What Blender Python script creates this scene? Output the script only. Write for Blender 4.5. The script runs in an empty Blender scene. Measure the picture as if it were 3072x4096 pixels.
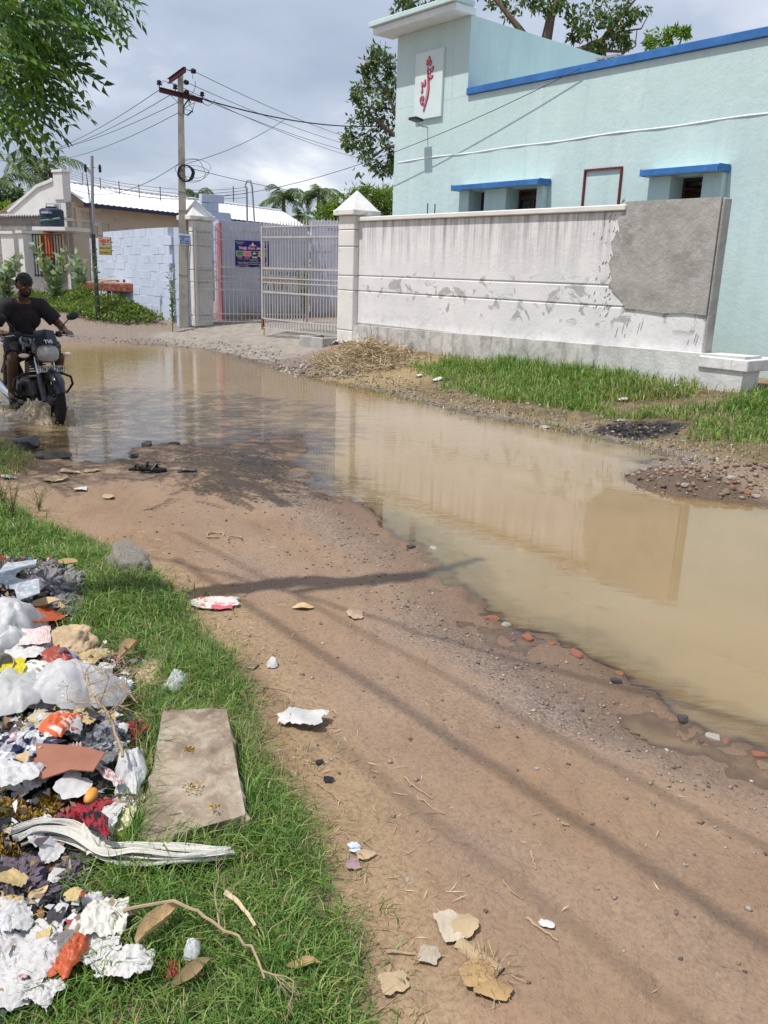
import bpy, bmesh, math, random
import numpy as np
from mathutils import Vector, Matrix, Euler

# ------------------------------------------------------------------ camera, sky, sun, exposure
SC = bpy.context.scene
COL = SC.collection
PITCH, ROLL, CAMH, FPX = math.radians(16.0), math.radians(1.85), 1.65, 3340.0
_f = np.array([0, math.cos(PITCH), -math.sin(PITCH)])
_u0 = np.array([0, math.sin(PITCH), math.cos(PITCH)])
_r = np.array([math.cos(ROLL), 0, 0]) + _u0 * math.sin(ROLL)
_u = -np.array([1.0, 0, 0]) * math.sin(ROLL) + _u0 * math.cos(ROLL)
CAM = np.array([0.0, 0.0, CAMH])
cd = bpy.data.cameras.new('camera')
cd.sensor_fit = 'VERTICAL'; cd.sensor_height = 36.0; cd.lens = FPX / 4096 * 36.0
cd.clip_start = 0.05; cd.clip_end = 3000
cam = bpy.data.objects.new('camera', cd); COL.objects.link(cam)
cam.matrix_world = Matrix(((_r[0], _u[0], -_f[0], 0), (_r[1], _u[1], -_f[1], 0), (_r[2], _u[2], -_f[2], CAMH), (0, 0, 0, 1)))
SC.camera = cam
SUN_EL = math.radians(66)
SUN_AZ = math.atan2(-0.885, -0.465)          # compass bearing measured from +Y towards +X
SUN_DIR = Vector((math.sin(SUN_AZ) * math.cos(SUN_EL), math.cos(SUN_AZ) * math.cos(SUN_EL), math.sin(SUN_EL)))
sd = bpy.data.lights.new('sun', 'SUN'); sd.energy = 4.1; sd.angle = math.radians(0.53); sd.color = (1.0, 0.95, 0.88)
sun = bpy.data.objects.new('sun', sd); COL.objects.link(sun)
sun.rotation_euler = SUN_DIR.to_track_quat('Z', 'Y').to_euler(); sun.location = (-20, -10, 50)
SC.view_settings.view_transform = 'Standard'; SC.view_settings.look = 'None'
SC.view_settings.exposure = 0.18; SC.view_settings.gamma = 1.0; SC.view_settings.use_curve_mapping = False
world = bpy.data.worlds.new('World'); SC.world = world; world.use_nodes = True
wn = world.node_tree; wn.nodes.clear(); WL = wn.links.new
def wnode(t, **k):
    n = wn.nodes.new(t)
    for a, v in k.items(): setattr(n, a, v)
    return n
w_out = wnode('ShaderNodeOutputWorld'); w_bg = wnode('ShaderNodeBackground'); w_bg.inputs['Strength'].default_value = 0.1
w_sky = wnode('ShaderNodeTexSky', sky_type='NISHITA', sun_disc=False, sun_elevation=SUN_EL, sun_rotation=SUN_AZ)
w_sky.dust_density = 2.0; w_sky.air_density = 1.2
w_tc = wnode('ShaderNodeTexCoord'); w_sep = wnode('ShaderNodeSeparateXYZ'); WL(w_tc.outputs['Generated'], w_sep.inputs[0])
w_add = wnode('ShaderNodeMath', operation='ADD'); WL(w_sep.outputs['Z'], w_add.inputs[0]); w_add.inputs[1].default_value = 0.22
w_max = wnode('ShaderNodeMath', operation='MAXIMUM'); WL(w_add.outputs[0], w_max.inputs[0]); w_max.inputs[1].default_value = 0.12
w_div = wnode('ShaderNodeVectorMath', operation='DIVIDE'); w_cmb = wnode('ShaderNodeCombineXYZ')
for i in range(3): WL(w_max.outputs[0], w_cmb.inputs[i])
WL(w_tc.outputs['Generated'], w_div.inputs[0]); WL(w_cmb.outputs[0], w_div.inputs[1])
w_n1 = wnode('ShaderNodeTexNoise'); w_n1.inputs['Scale'].default_value = 1.15; w_n1.inputs['Detail'].default_value = 7; w_n1.inputs['Roughness'].default_value = 0.55; w_n1.inputs['Distortion'].default_value = 0.35
w_map = wnode('ShaderNodeMapping'); w_map.inputs['Location'].default_value = (0.35, 1.1, 0.0)
WL(w_div.outputs[0], w_map.inputs[0]); WL(w_map.outputs[0], w_n1.inputs['Vector'])
w_rmp = wnode('ShaderNodeValToRGB')
ce = w_rmp.color_ramp.elements
ce[0].position = 0.32; ce[0].color = (4.0, 4.7, 6.0, 1)
ce[1].position = 0.68; ce[1].color = (9.6, 9.8, 10.2, 1)
e = ce.new(0.50); e.color = (5.0, 5.7, 7.0, 1)
e = ce.new(0.60); e.color = (6.8, 7.3, 8.4, 1)
WL(w_n1.outputs['Fac'], w_rmp.inputs[0])
w_mix = wnode('ShaderNodeMix', data_type='RGBA'); w_mix.inputs[0].default_value = 0.86
WL(w_sky.outputs[0], w_mix.inputs[6]); WL(w_rmp.outputs[0], w_mix.inputs[7])
WL(w_mix.outputs[2], w_bg.inputs['Color']); WL(w_bg.outputs[0], w_out.inputs[0])

# ------------------------------------------------------------------ helpers
K = 3072 / 1659.0                       # the photo was measured on a 1659 px wide view
random.seed(7); RNG = np.random.default_rng(11)
def ray(px, py):
    x, y = px * K, py * K
    return _r * (x - 1536) / FPX - _u * (y - 2048) / FPX + _f
def P(px, py, z=0.0):
    d = ray(px, py); t = (z - CAMH) / d[2]
    return CAM + d * t
def AT(px, py, D):
    d = ray(px, py); return CAM + d / math.hypot(d[0], d[1]) * D
def pxm(p):                              # metres per view pixel at a point
    return float(np.linalg.norm(np.array(p) - CAM)) / (FPX / K)

def _hash(ix, iy, iz, s):
    h = (ix * 374761393 + iy * 668265263 + iz * 2147483647 + s * 974634777) & 0xffffffff
    h = ((h ^ (h >> 13)) * 1274126177) & 0xffffffff
    h = (h ^ (h >> 16)) & 0xffffffff
    return h / 4294967295.0
def vn(x, y, z=0.0, s=0):
    x = np.asarray(x, float); y = np.asarray(y, float); z = np.asarray(z, float) + 0 * x
    fx, fy, fz = np.floor(x), np.floor(y), np.floor(z)
    ix, iy, iz = fx.astype(np.int64), fy.astype(np.int64), fz.astype(np.int64)
    u, v, w = x - fx, y - fy, z - fz
    u = u * u * (3 - 2 * u); v = v * v * (3 - 2 * v); w = w * w * (3 - 2 * w)
    r = 0
    for a in (0, 1):
        for b in (0, 1):
            for c in (0, 1):
                r = r + _hash(ix + a, iy + b, iz + c, s) * (u if a else 1 - u) * (v if b else 1 - v) * (w if c else 1 - w)
    return r * 2 - 1
def fbm(x, y, z=0.0, s=0, o=4):
    r = 0; a = 1; f = 1; t = 0
    for i in range(o):
        r = r + a * vn(np.asarray(x) * f, np.asarray(y) * f, np.asarray(z) * f, s + i); t += a; a *= .5; f *= 2.03
    return r / t
def S(t):
    t = np.clip(t, 0, 1); return t * t * (3 - 2 * t)

def poly_sdist(x, y, poly):
    x = np.asarray(x, float); y = np.asarray(y, float)
    d2 = np.full(x.shape, 1e18); ins = np.zeros(x.shape, bool)
    n = len(poly)
    for i in range(n):
        ax, ay = poly[i]; bx, by = poly[(i + 1) % n]
        ex, ey = bx - ax, by - ay
        t = np.clip(((x - ax) * ex + (y - ay) * ey) / (ex * ex + ey * ey + 1e-12), 0, 1)
        dx, dy = x - ax - t * ex, y - ay - t * ey
        d2 = np.minimum(d2, dx * dx + dy * dy)
        c = ((ay > y) != (by > y))
        with np.errstate(divide='ignore', invalid='ignore'):
            xi = ex * (y - ay) / (ey if abs(ey) > 1e-12 else 1e-12) + ax
        ins ^= c & (x < xi)
    return np.where(ins, -1, 1) * np.sqrt(d2)

def tag(o, label=None, cat=None, group=None, kind=None):
    if label: o['label'] = label
    if cat: o['category'] = cat
    if group: o['group'] = group
    if kind: o['kind'] = kind
    return o
def link_mesh(name, me, mat, parent=None, smooth=False):
    if mat is not None and len(me.materials) == 0: me.materials.append(mat)
    if smooth:
        me.polygons.foreach_set('use_smooth', np.ones(len(me.polygons), bool))
    o = bpy.data.objects.new(name, me); COL.objects.link(o)
    if parent is not None: o.parent = parent
    return o
def big(name, V, F, mat, parent=None, smooth=False, attrs=None):
    """fast mesh from arrays; F is (m,k) all of one size"""
    V = np.ascontiguousarray(V, np.float32); F = np.ascontiguousarray(F, np.int32)
    me = bpy.data.meshes.new(name); m, k = F.shape
    me.vertices.add(len(V)); me.vertices.foreach_set('co', V.ravel())
    me.loops.add(m * k); me.loops.foreach_set('vertex_index', F.ravel())
    me.polygons.add(m); me.polygons.foreach_set('loop_start', np.arange(m, dtype=np.int32) * k)
    me.update(calc_edges=True)
    for an, av in (attrs or {}).items():
        a = me.attributes.new(an, 'FLOAT', 'POINT'); a.data.foreach_set('value', np.ascontiguousarray(av, np.float32))
    return link_mesh(name, me, mat, parent, smooth)
def empty(name, loc=(0, 0, 0), rotz=0.0, parent=None):
    o = bpy.data.objects.new(name, None); o.empty_display_size = 0.2
    COL.objects.link(o); o.location = loc; o.rotation_euler = (0, 0, rotz)
    if parent is not None: o.parent = parent
    return o

class MB:
    def __init__(s): s.v = []; s.f = []
    def add(s, V, F):
        b = len(s.v); s.v += [tuple(float(c) for c in p) for p in V]; s.f += [tuple(i + b for i in f) for f in F]; return s
    def box(s, x0, x1, y0, y1, z0, z1, M=None, bev=0.0):
        if bev > 0:
            bm = bmesh.new(); bmesh.ops.create_cube(bm, size=1)
            for v in bm.verts: v.co = Vector(((x0 + x1) / 2 + v.co.x * (x1 - x0), (y0 + y1) / 2 + v.co.y * (y1 - y0), (z0 + z1) / 2 + v.co.z * (z1 - z0)))
            bmesh.ops.bevel(bm, geom=bm.edges[:], offset=bev, segments=1, affect='EDGES')
            V = [v.co.copy() for v in bm.verts]; bm.verts.index_update()
            F = [[v.index for v in f.verts] for f in bm.faces]; bm.free()
        else:
            V = [Vector(p) for p in ((x0, y0, z0), (x1, y0, z0), (x1, y1, z0), (x0, y1, z0), (x0, y0, z1), (x1, y0, z1), (x1, y1, z1), (x0, y1, z1))]
            F = [(3, 2, 1, 0), (4, 5, 6, 7), (0, 1, 5, 4), (1, 2, 6, 5), (2, 3, 7, 6), (3, 0, 4, 7)]
        if M is not None: V = [M @ v for v in V]
        return s.add(V, F)
    def tube(s, pts, r, n=8, cap=True, flat=1.0):
        pts = [Vector(p) for p in pts]; N = len(pts)
        if not hasattr(r, '__len__'): r = [r] * N
        up = None; V = []; F = []
        for i, p in enumerate(pts):
            t = (pts[min(i + 1, N - 1)] - pts[max(i - 1, 0)])
            if t.length < 1e-9: t = Vector((0, 0, 1))
            t.normalize()
            if up is None:
                a = Vector((0, 0, 1)) if abs(t.z) < .9 else Vector((1, 0, 0)); up = (a - t * a.dot(t)).normalized()
            else:
                up = up - t * up.dot(t)
                up = up.normalized() if up.length > 1e-6 else t.orthogonal().normalized()
            sd = t.cross(up)
            for k in range(n):
                an = 2 * math.pi * k / n
                V.append(p + (sd * math.cos(an) + up * (math.sin(an) * flat)) * r[i])
        for i in range(N - 1):
            for k in range(n):
                k2 = (k + 1) % n; F.append((i * n + k, i * n + k2, (i + 1) * n + k2, (i + 1) * n + k))
        if cap: F.append(tuple(range(n - 1, -1, -1))); F.append(tuple((N - 1) * n + k for k in range(n)))
        return s.add(V, F)
    def lathe(s, prof, n=20, M=None, ax='z'):
        V = []; F = []; m = len(prof)
        for (r, z) in prof:
            for k in range(n):
                a = 2 * math.pi * k / n; c, d = r * math.cos(a), r * math.sin(a)
                V.append(Vector((c, d, z)) if ax == 'z' else Vector((c, z, d)))
        for i in range(m - 1):
            for k in range(n):
                k2 = (k + 1) % n
                q = (i * n + k, i * n + k2, (i + 1) * n + k2, (i + 1) * n + k)
                F.append(q if ax == 'z' else q[::-1])
        F.append(tuple(range(n - 1, -1, -1)) if ax == 'z' else tuple(range(n)))
        F.append(tuple((m - 1) * n + k for k in range(n)) if ax == 'z' else tuple((m - 1) * n + k for k in range(n - 1, -1, -1)))
        if M is not None: V = [M @ v for v in V]
        return s.add(V, F)
    def prism(s, poly, a, b, M=None, plane='xz'):
        """extrude a polygon given in the xz plane from y=a to y=b (or xy from z=a to z=b)"""
        n = len(poly)
        if plane == 'xz': V = [Vector((x, a, z)) for x, z in poly] + [Vector((x, b, z)) for x, z in poly]
        else: V = [Vector((x, y, a)) for x, y in poly] + [Vector((x, y, b)) for x, y in poly]
        F = [tuple(range(n)), tuple(range(2 * n - 1, n - 1, -1))] + [(i, i + n, (i + 1) % n + n, (i + 1) % n) for i in range(n)]
        if M is not None: V = [M @ v for v in V]
        return s.add(V, F)
    def ball(s, c, r, seg=12, rings=8, M=None):
        c = Vector(c); r = (r, r, r) if not hasattr(r, '__len__') else r
        V = [c + Vector((0, 0, -r[2]))]; F = []
        for i in range(1, rings):
            ph = -math.pi / 2 + math.pi * i / rings
            for k in range(seg):
                a = 2 * math.pi * k / seg
                V.append(c + Vector((r[0] * math.cos(ph) * math.cos(a), r[1] * math.cos(ph) * math.sin(a), r[2] * math.sin(ph))))
        V.append(c + Vector((0, 0, r[2]))); top = len(V) - 1
        for k in range(seg):
            k2 = (k + 1) % seg; F.append((0, 1 + k2, 1 + k)); F.append((top, 1 + (rings - 2) * seg + k, 1 + (rings - 2) * seg + k2))
            for i in range(rings - 2): F.append((1 + i * seg + k, 1 + i * seg + k2, 1 + (i + 1) * seg + k2, 1 + (i + 1) * seg + k))
        if M is not None: V = [M @ v for v in V]
        return s.add(V, F)
    def build(s, name, mat, parent=None, smooth=False, fix=True):
        me = bpy.data.meshes.new(name); me.from_pydata(s.v, [], s.f)
        if fix:
            bm = bmesh.new(); bm.from_mesh(me); bmesh.ops.recalc_face_normals(bm, faces=bm.faces[:]); bm.to_mesh(me); bm.free()
        o = link_mesh(name, me, mat, parent, False)
        if smooth:
            me.polygons.foreach_set('use_smooth', np.ones(len(me.polygons), bool))
            try: me.set_sharp_from_angle(angle=math.radians(40))
            except Exception: pass
        return o
def copy_tree(o, parent=None):
    c = o.copy(); COL.objects.link(c)
    if parent is not None: c.parent = parent
    for ch in list(o.children): copy_tree(ch, c)
    return c

# ------------------------------------------------------------------ materials
class NT:
    def __init__(s, name):
        s.m = bpy.data.materials.new(name); s.m.use_nodes = True; s.t = s.m.node_tree; s.t.nodes.clear()
        s.out = s.n('ShaderNodeOutputMaterial')
    def n(s, t, **k):
        x = s.t.nodes.new(t)
        for a, v in k.items(): setattr(x, a, v)
        return x
    def l(s, a, b): s.t.links.new(a, b)
    def coord(s, kind='Object', scale=(1, 1, 1), loc=(0, 0, 0)):
        c = s.n('ShaderNodeTexCoord'); m = s.n('ShaderNodeMapping'); m.inputs['Scale'].default_value = scale; m.inputs['Location'].default_value = loc
        s.l(c.outputs[kind], m.inputs[0]); return m.outputs[0]
    def noise(s, vec, scale, detail=5, rough=.55, dist=0.0):
        x = s.n('ShaderNodeTexNoise'); x.inputs['Scale'].default_value = scale; x.inputs['Detail'].default_value = detail
        x.inputs['Roughness'].default_value = rough; x.inputs['Distortion'].default_value = dist; s.l(vec, x.inputs['Vector']); return x.outputs['Fac']
    def voro(s, vec, scale, feature='F1', out='Distance'):
        x = s.n('ShaderNodeTexVoronoi', feature=feature); x.inputs['Scale'].default_value = scale; s.l(vec, x.inputs['Vector']); return x.outputs[out]
    def ramp(s, fac, *stops):
        x = s.n('ShaderNodeValToRGB'); e = x.color_ramp.elements
        for i, (p, c) in enumerate(stops):
            if not hasattr(c, '__len__'): c = (c, c, c)
            el = e[i] if i < 2 else e.new(p)
            el.position = p; el.color = (c[0], c[1], c[2], 1)
        s.l(fac, x.inputs[0]); return x.outputs[0]
    def mix(s, fac, a, b, mode='MIX'):
        x = s.n('ShaderNodeMix', data_type='RGBA', blend_type=mode, clamp_factor=True)
        for sock, v in ((x.inputs[0], fac), (x.inputs[6], a), (x.inputs[7], b)):
            if hasattr(v, 'is_linked'): s.l(v, sock)
            elif hasattr(v, '__len__'): sock.default_value = (v[0], v[1], v[2], 1)
            else: sock.default_value = v
        return x.outputs[2]
    def math(s, op, a, b=0.0, clamp=False):
        x = s.n('ShaderNodeMath', operation=op, use_clamp=clamp)
        for sock, v in ((x.inputs[0], a), (x.inputs[1], b)):
            if hasattr(v, 'is_linked'): s.l(v, sock)
            else: sock.default_value = v
        return x.outputs[0]
    def attr(s, name):
        x = s.n('ShaderNodeAttribute'); x.attribute_name = name; return x.outputs['Fac']
    def sep(s, vec):
        x = s.n('ShaderNodeSeparateXYZ'); s.l(vec, x.inputs[0]); return x.outputs
    def bump(s, h, strength=.3, dist=.02, normal=None):
        x = s.n('ShaderNodeBump'); x.inputs['Strength'].default_value = strength; x.inputs['Distance'].default_value = dist
        s.l(h, x.inputs['Height'])
        if normal is not None: s.l(normal, x.inputs['Normal'])
        return x.outputs[0]
    def bsdf(s, col, rough=.8, normal=None, metal=0.0, spec=.35, **k):
        x = s.n('ShaderNodeBsdfPrincipled')
        def put(sock, v):
            if hasattr(v, 'is_linked'): s.l(v, sock)
            elif hasattr(v, '__len__'): sock.default_value = (v[0], v[1], v[2], 1)
            else: sock.default_value = v
        put(x.inputs['Base Color'], col); put(x.inputs['Roughness'], rough); x.inputs['Metallic'].default_value = metal
        x.inputs['Specular IOR Level'].default_value = spec
        if normal is not None: s.l(normal, x.inputs['Normal'])
        for a, v in k.items(): put(x.inputs[a.replace('_', ' ')], v)
        return x.outputs[0]
    def done(s, shader): s.l(shader, s.out.inputs['Surface']); return s.m
_mc = {}
def mat(name, col, rough=.75, var=.16, vs=4.0, bump=.25, bs=35.0, metal=0.0, spec=.35, rnd=0.0, col2=None, thr=(.45, .62), bd=.01):
    if name in _mc: return _mc[name]
    t = NT(name); v = t.coord('Object')
    n1 = t.noise(v, vs, 6, .6)
    lo = tuple(c * (1 - var) for c in col); hi = tuple(min(1, c * (1 + var)) for c in col)
    c = t.ramp(n1, (.3, lo), (.7, hi))
    if col2 is not None:
        n3 = t.noise(v, vs * 2.3, 8, .65, .4); c = t.mix(t.ramp(n3, (thr[0], 0.0), (thr[1], 1.0)), c, col2)
    if rnd > 0:
        oi = t.n('ShaderNodeObjectInfo'); k = t.math('MULTIPLY_ADD', oi.outputs['Random'], 2 * rnd); t.t.nodes[-1].inputs[2].default_value = 1 - rnd
        x = t.n('ShaderNodeVectorMath', operation='SCALE'); t.l(c, x.inputs[0]); t.l(k, x.inputs['Scale']); c = x.outputs[0]
    nb = t.noise(v, bs, 6, .65)
    N = t.bump(nb, bump, bd) if bump > 0 else None
    r = t.ramp(n1, (.2, max(0, rough - .08)), (.8, min(1, rough + .08)))
    _mc[name] = t.done(t.bsdf(c, r, N, metal, spec)); return _mc[name]
def leafmat(name, col, var=.35, transl=.35, rough=.5, yellow=None):
    """leaf material: colour varies per leaf through the attribute 'rnd'"""
    if name in _mc: return _mc[name]
    t = NT(name); a = t.attr('rnd')
    st = [(0.0, tuple(c * (1 - var) for c in col)), (.6, col), (.9, tuple(c * (1 + var) for c in col))]
    c = t.ramp(a, *st)
    if yellow is not None: c = t.mix(t.ramp(a, (.86, 0.0), (.93, 1.0)), c, yellow)
    p = t.bsdf(c, rough, None, 0, .4)
    tr = t.n('ShaderNodeBsdfTranslucent'); hs = t.mix(1.0, c, (1.0, 1.0, .45), 'MULTIPLY'); t.l(hs, tr.inputs['Color'])
    mx = t.n('ShaderNodeMixShader'); mx.inputs[0].default_value = transl; t.l(p, mx.inputs[1]); t.l(tr.outputs[0], mx.inputs[2])
    _mc[name] = t.done(mx.outputs[0]); return _mc[name]

# ------------------------------------------------------------------ the ground
PUD = [P(*q)[:2] for q in ((-300, 878), (-60, 912), (0, 928), (45, 952), (95, 985), (160, 1000), (250, 997), (275, 985), (300, 966), (370, 957), (440, 968), (520, 958), (590, 942), (640, 938),
       (657, 960), (652, 992), (700, 1050), (790, 1100), (900, 1182), (1000, 1277), (1090, 1343), (1200, 1388), (1300, 1443), (1400, 1503), (1500, 1563), (1659, 1628), (1850, 1700))]
PUD += [np.array(q) for q in ((4.2, 2.9), (7.0, 4.2), (6.6, 6.6))]
PUD += [P(*q)[:2] for q in ((1800, 1108), (1659, 1092), (1600, 1084), (1490, 1054), (1430, 1024), (1395, 999), (1450, 986), (1400, 973), (1300, 948), (1200, 927), (1100, 912), (1000, 892), (900, 867), (800, 842),
       (700, 822), (620, 802), (540, 777), (430, 752), (300, 744), (155, 740), (0, 737), (-300, 737))]
VERGE = [P(*q, .08)[:2] for q in ((0, 1075), (100, 1138), (215, 1172), (330, 1250), (400, 1285), (470, 1370), (530, 1432), (570, 1500), (600, 1600), (640, 1680), (690, 1760), (730, 1832), (762, 1920), (800, 2010), (832, 2100), (850, 2212))]
VERGE += [np.array(q) for q in ((-0.02, .6), (0, -3), (-6, -3), (-6, 5.2))]
LEFTBANK = [P(*q, .05)[:2] for q in ((0, 945), (50, 965), (85, 990), (60, 1030), (0, 1050))] + [np.array(q) for q in ((-6.0, 5.6), (-6.5, 8.2))]
TRASH = [P(*q, .1)[:2] for q in ((0, 1238), (160, 1238), (178, 1330), (140, 1385), (270, 1440), (325, 1470), (262, 1530), (305, 1560), (312, 1700), (285, 1830), (240, 1870), (200, 1950), (300, 2000), (325, 2090), (250, 2160), (120, 2160), (90, 2230))]
TRASH += [np.array(q) for q in ((-.8, 1.2), (-3.0, 1.2), (-3.0, 3.9))]
RVERGE = [P(*q, .25)[:2] for q in ((640, 782), (700, 800), (800, 822), (900, 842), (1000, 862), (1100, 878), (1250, 905), (1380, 928), (1470, 952), (1560, 970), (1659, 968), (1800, 985))]
RVERGE += [np.array(q) for q in ((8.0, 8.6), (7.0, 13), (4.6, 11.0), (0.0, 16.3), (-0.9, 17.0))]
WEEDZ = [np.array(q) for q in ((-30, 15.5), (-14, 17.0), (-7.3, 18.2), (-4.9, 18.9), (-4.95, 19.9), (-5.2, 20.6), (-8.8, 25.5), (-14, 30), (-40, 40))]
HEAP = P(1570, 1030, .08); ASH = P(1385, 880, .3)
P2 = P(205, 716, .25)
def puddle_d(x, y):
    w = poly_sdist(x, y, PUD)
    return w + .10 * fbm(np.asarray(x) * 2.2, np.asarray(y) * 2.2, 0, 3) + .03 * vn(np.asarray(x) * 9, np.asarray(y) * 9, 0, 5)
def gz(x, y, w=None):
    x = np.asarray(x, float); y = np.asarray(y, float)
    if w is None: w = puddle_d(x, y)
    # axis of the puddle splits the near side (road) from the far side (bank before the walls)
    side = ((x + 3.5) * 5.0 + (y - 11.0) * 6.5) / math.hypot(5, 6.5)
    far = .41 * S((w - .05) / 3.1) * (1 - .35 * S((3.1 - w) / 3.1) * 0) 
    near = .085 * S(w / 1.1) + .02 * S(w / 4)
    k = S(side / 3.0 + .5)
    z = near * (1 - k) + far * k
    z = np.where(w < 0, -.13 * S(-w / 1.0) - .012 * S(-w / .1), z + .004)
    v = poly_sdist(x, y, VERGE)
    z = z + .05 * S((.05 - v) / .45)
    z = z + .07 * S((.1 - poly_sdist(x, y, LEFTBANK)) / .5)
    tr = poly_sdist(x, y, TRASH)
    z = z + (.09 + .06 * fbm(x * 4, y * 4, 0, 21)) * S(-tr / .35)
    hd = np.hypot((x - HEAP[0]) / 1.25, (y - HEAP[1]) / .62)
    z = z + (.11 + .09 * fbm(x * 3, y * 3, 0, 33, 5)) * S(1.15 - hd)
    z = z - .09 * S(1.2 - np.hypot((x - P2[0]) / .75, (y - P2[1]) / .9)) 
    rough = .012 + .012 * S(-v / .3) + .02 * S((.6 - np.abs(w)) / .6) * (w > 0) * .5 
    near_r = S((40 - np.hypot(x, y)) / 10)
    z = z + near_r * (rough * fbm(x * 5, y * 5, 0, 8) + .006 * vn(x * 21, y * 21, 0, 9))
    # shallow wheel ruts along the road
    al = (x * .772 + y * .635)
    ru = np.exp(-((al - 2.62) / .13) ** 2) + np.exp(-((al - 3.75) / .13) ** 2) * .0
    z = z - .012 * ru * (w > .1) * (v > .1) * (side < 0)
    return z
def GZ(x, y): return float(gz(np.array([x]), np.array([y]))[0])
def PG(px, py):
    z = .1
    for _ in range(4):
        p = P(px, py, z); z = .5 * z + .5 * GZ(p[0], p[1])
    p = P(px, py, z); return np.array([p[0], p[1], GZ(p[0], p[1])])

def ground_grid():
    az = np.concatenate([np.linspace(-180, -36, 40)[:-1], np.linspace(-36, 36, 560), np.linspace(36, 180, 40)[1:]])
    rr = [.35]
    while rr[-1] < 1.2: rr.append(rr[-1] * 1.12)
    while rr[-1] < 30: rr.append(rr[-1] * 1.0098)
    while rr[-1] < 900: rr.append(rr[-1] * 1.13)
    rr = np.array(rr); A, R = np.meshgrid(np.radians(az), rr)
    return A, R
A_, R_ = ground_grid(); nr, na = A_.shape
GX, GY = (R_ * np.sin(A_)).ravel(), (R_ * np.cos(A_)).ravel()
GW = puddle_d(GX, GY); GZZ = gz(GX, GY, GW)
idx = np.arange(nr * na).reshape(nr, na)
QF = np.stack([idx[:-1, :-1].ravel(), idx[:-1, 1:].ravel(), idx[1:, 1:].ravel(), idx[1:, :-1].ravel()], 1)

t = NT('earth'); v = t.coord('Object')
gm, gr, wet, tr, straw, ash, conc, redm = (t.attr(a) for a in ('verge', 'gravel', 'wet', 'trash', 'straw', 'ash', 'concrete', 'redmud'))
n_big = t.noise(v, .9, 5, .6, .3); n_mid = t.noise(v, 5.5, 6, .6); n_f = t.noise(v, 60, 4, .7); n_g = t.noise(v, 190, 3, .7)
dirt = t.ramp(n_big, (.28, (.232, .150, .094)), (.52, (.298, .198, .127)), (.75, (.365, .254, .170)))
dirt = t.mix(t.ramp(n_mid, (.40, 0.0), (.75, .35)), dirt, (.25, .165, .115))
trk = t.attr('track'); dirt = t.mix(t.math('MULTIPLY', trk, .6), dirt, (.315, .225, .156))
dirt = t.mix(t.ramp(n_f, (.30, .55), (.54, 0.0)), dirt, (.15, .098, .068))
dirt = t.mix(t.ramp(n_g, (.62, 0.0), (.74, .6)), dirt, (.50, .40, .30))
vor = t.n('ShaderNodeTexVoronoi'); vor.inputs['Scale'].default_value = 75; t.l(v, vor.inputs['Vector'])
peb = t.ramp(vor.outputs['Distance'], (.0, (.30, .27, .25)), (.55, (.20, .17, .155)), (.85, (.11, .09, .08)))
vs_ = t.sep(vor.outputs['Color']); peb = t.mix(.8, peb, t.ramp(vs_[0], (.0, (.30, .28, .27)), (.5, (.55, .5, .47)), (1.0, (.72, .66, .62))), 'SOFT_LIGHT')
c = t.mix(gr, dirt, peb)
soil = t.ramp(n_mid, (.35, (.10, .075, .045)), (.7, (.22, .165, .105)))
c = t.mix(gm, c, soil)
c = t.mix(straw, c, t.ramp(n_f, (.35, (.20, .14, .075)), (.65, (.42, .32, .19))))
c = t.mix(tr, c, t.ramp(n_f, (.35, (.025, .022, .02)), (.7, (.14, .11, .085))))
c = t.mix(ash, c, t.ramp(n_f, (.4, (.012, .012, .012)), (.75, (.07, .065, .06))))
c = t.mix(conc, c, t.ramp(n_mid, (.3, (.215, .19, .165)), (.7, (.33, .295, .26))))
c = t.mix(redm, c, t.ramp(n_f, (.3, (.15, .105, .078)), (.7, (.32, .235, .175))))
c = t.mix(t.math('MULTIPLY', wet, .95), c, t.mix(1.0, c, (.46, .42, .40), 'MULTIPLY'))
h1 = t.math('ADD', t.math('MULTIPLY', n_f, .8), t.math('MULTIPLY', n_g, .45))
vb = t.math('MULTIPLY', t.math('SUBTRACT', .6, vor.outputs['Distance']), t.math('ADD', t.math('MULTIPLY', gr, .8), .06))
N = t.bump(t.math('ADD', h1, vb), .75, .012)
N = t.bump(n_mid, .35, .05, N)
rg = t.math('SUBTRACT', .92, t.math('MULTIPLY', wet, .52))
M_EARTH = t.done(t.bsdf(c, rg, N, 0, .3))

sideG = ((GX + 3.5) * 5.0 + (GY - 11.0) * 6.5) / math.hypot(5, 6.5)
vG = poly_sdist(GX, GY, VERGE); lG = poly_sdist(GX, GY, LEFTBANK); tG = poly_sdist(GX, GY, TRASH); rG = poly_sdist(GX, GY, RVERGE)
nz = fbm(GX * 1.7, GY * 1.7, 0, 51); nz2 = fbm(GX * 6, GY * 6, 0, 52)
verge = np.maximum(S((-vG + .05 * nz2) / .12), S((-lG + .05 * nz2) / .2)); verge = np.maximum(verge, S((-rG + .15 * nz2) / .4)); verge = np.maximum(verge, S((R_.ravel() - 30) / 10))
shoulder = np.maximum(S((1.9 - GW) / 1.0), .85 * S((-3.2 - GX) / 1.0) * S((6 - GW) / 2)) * (sideG > 0)
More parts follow.
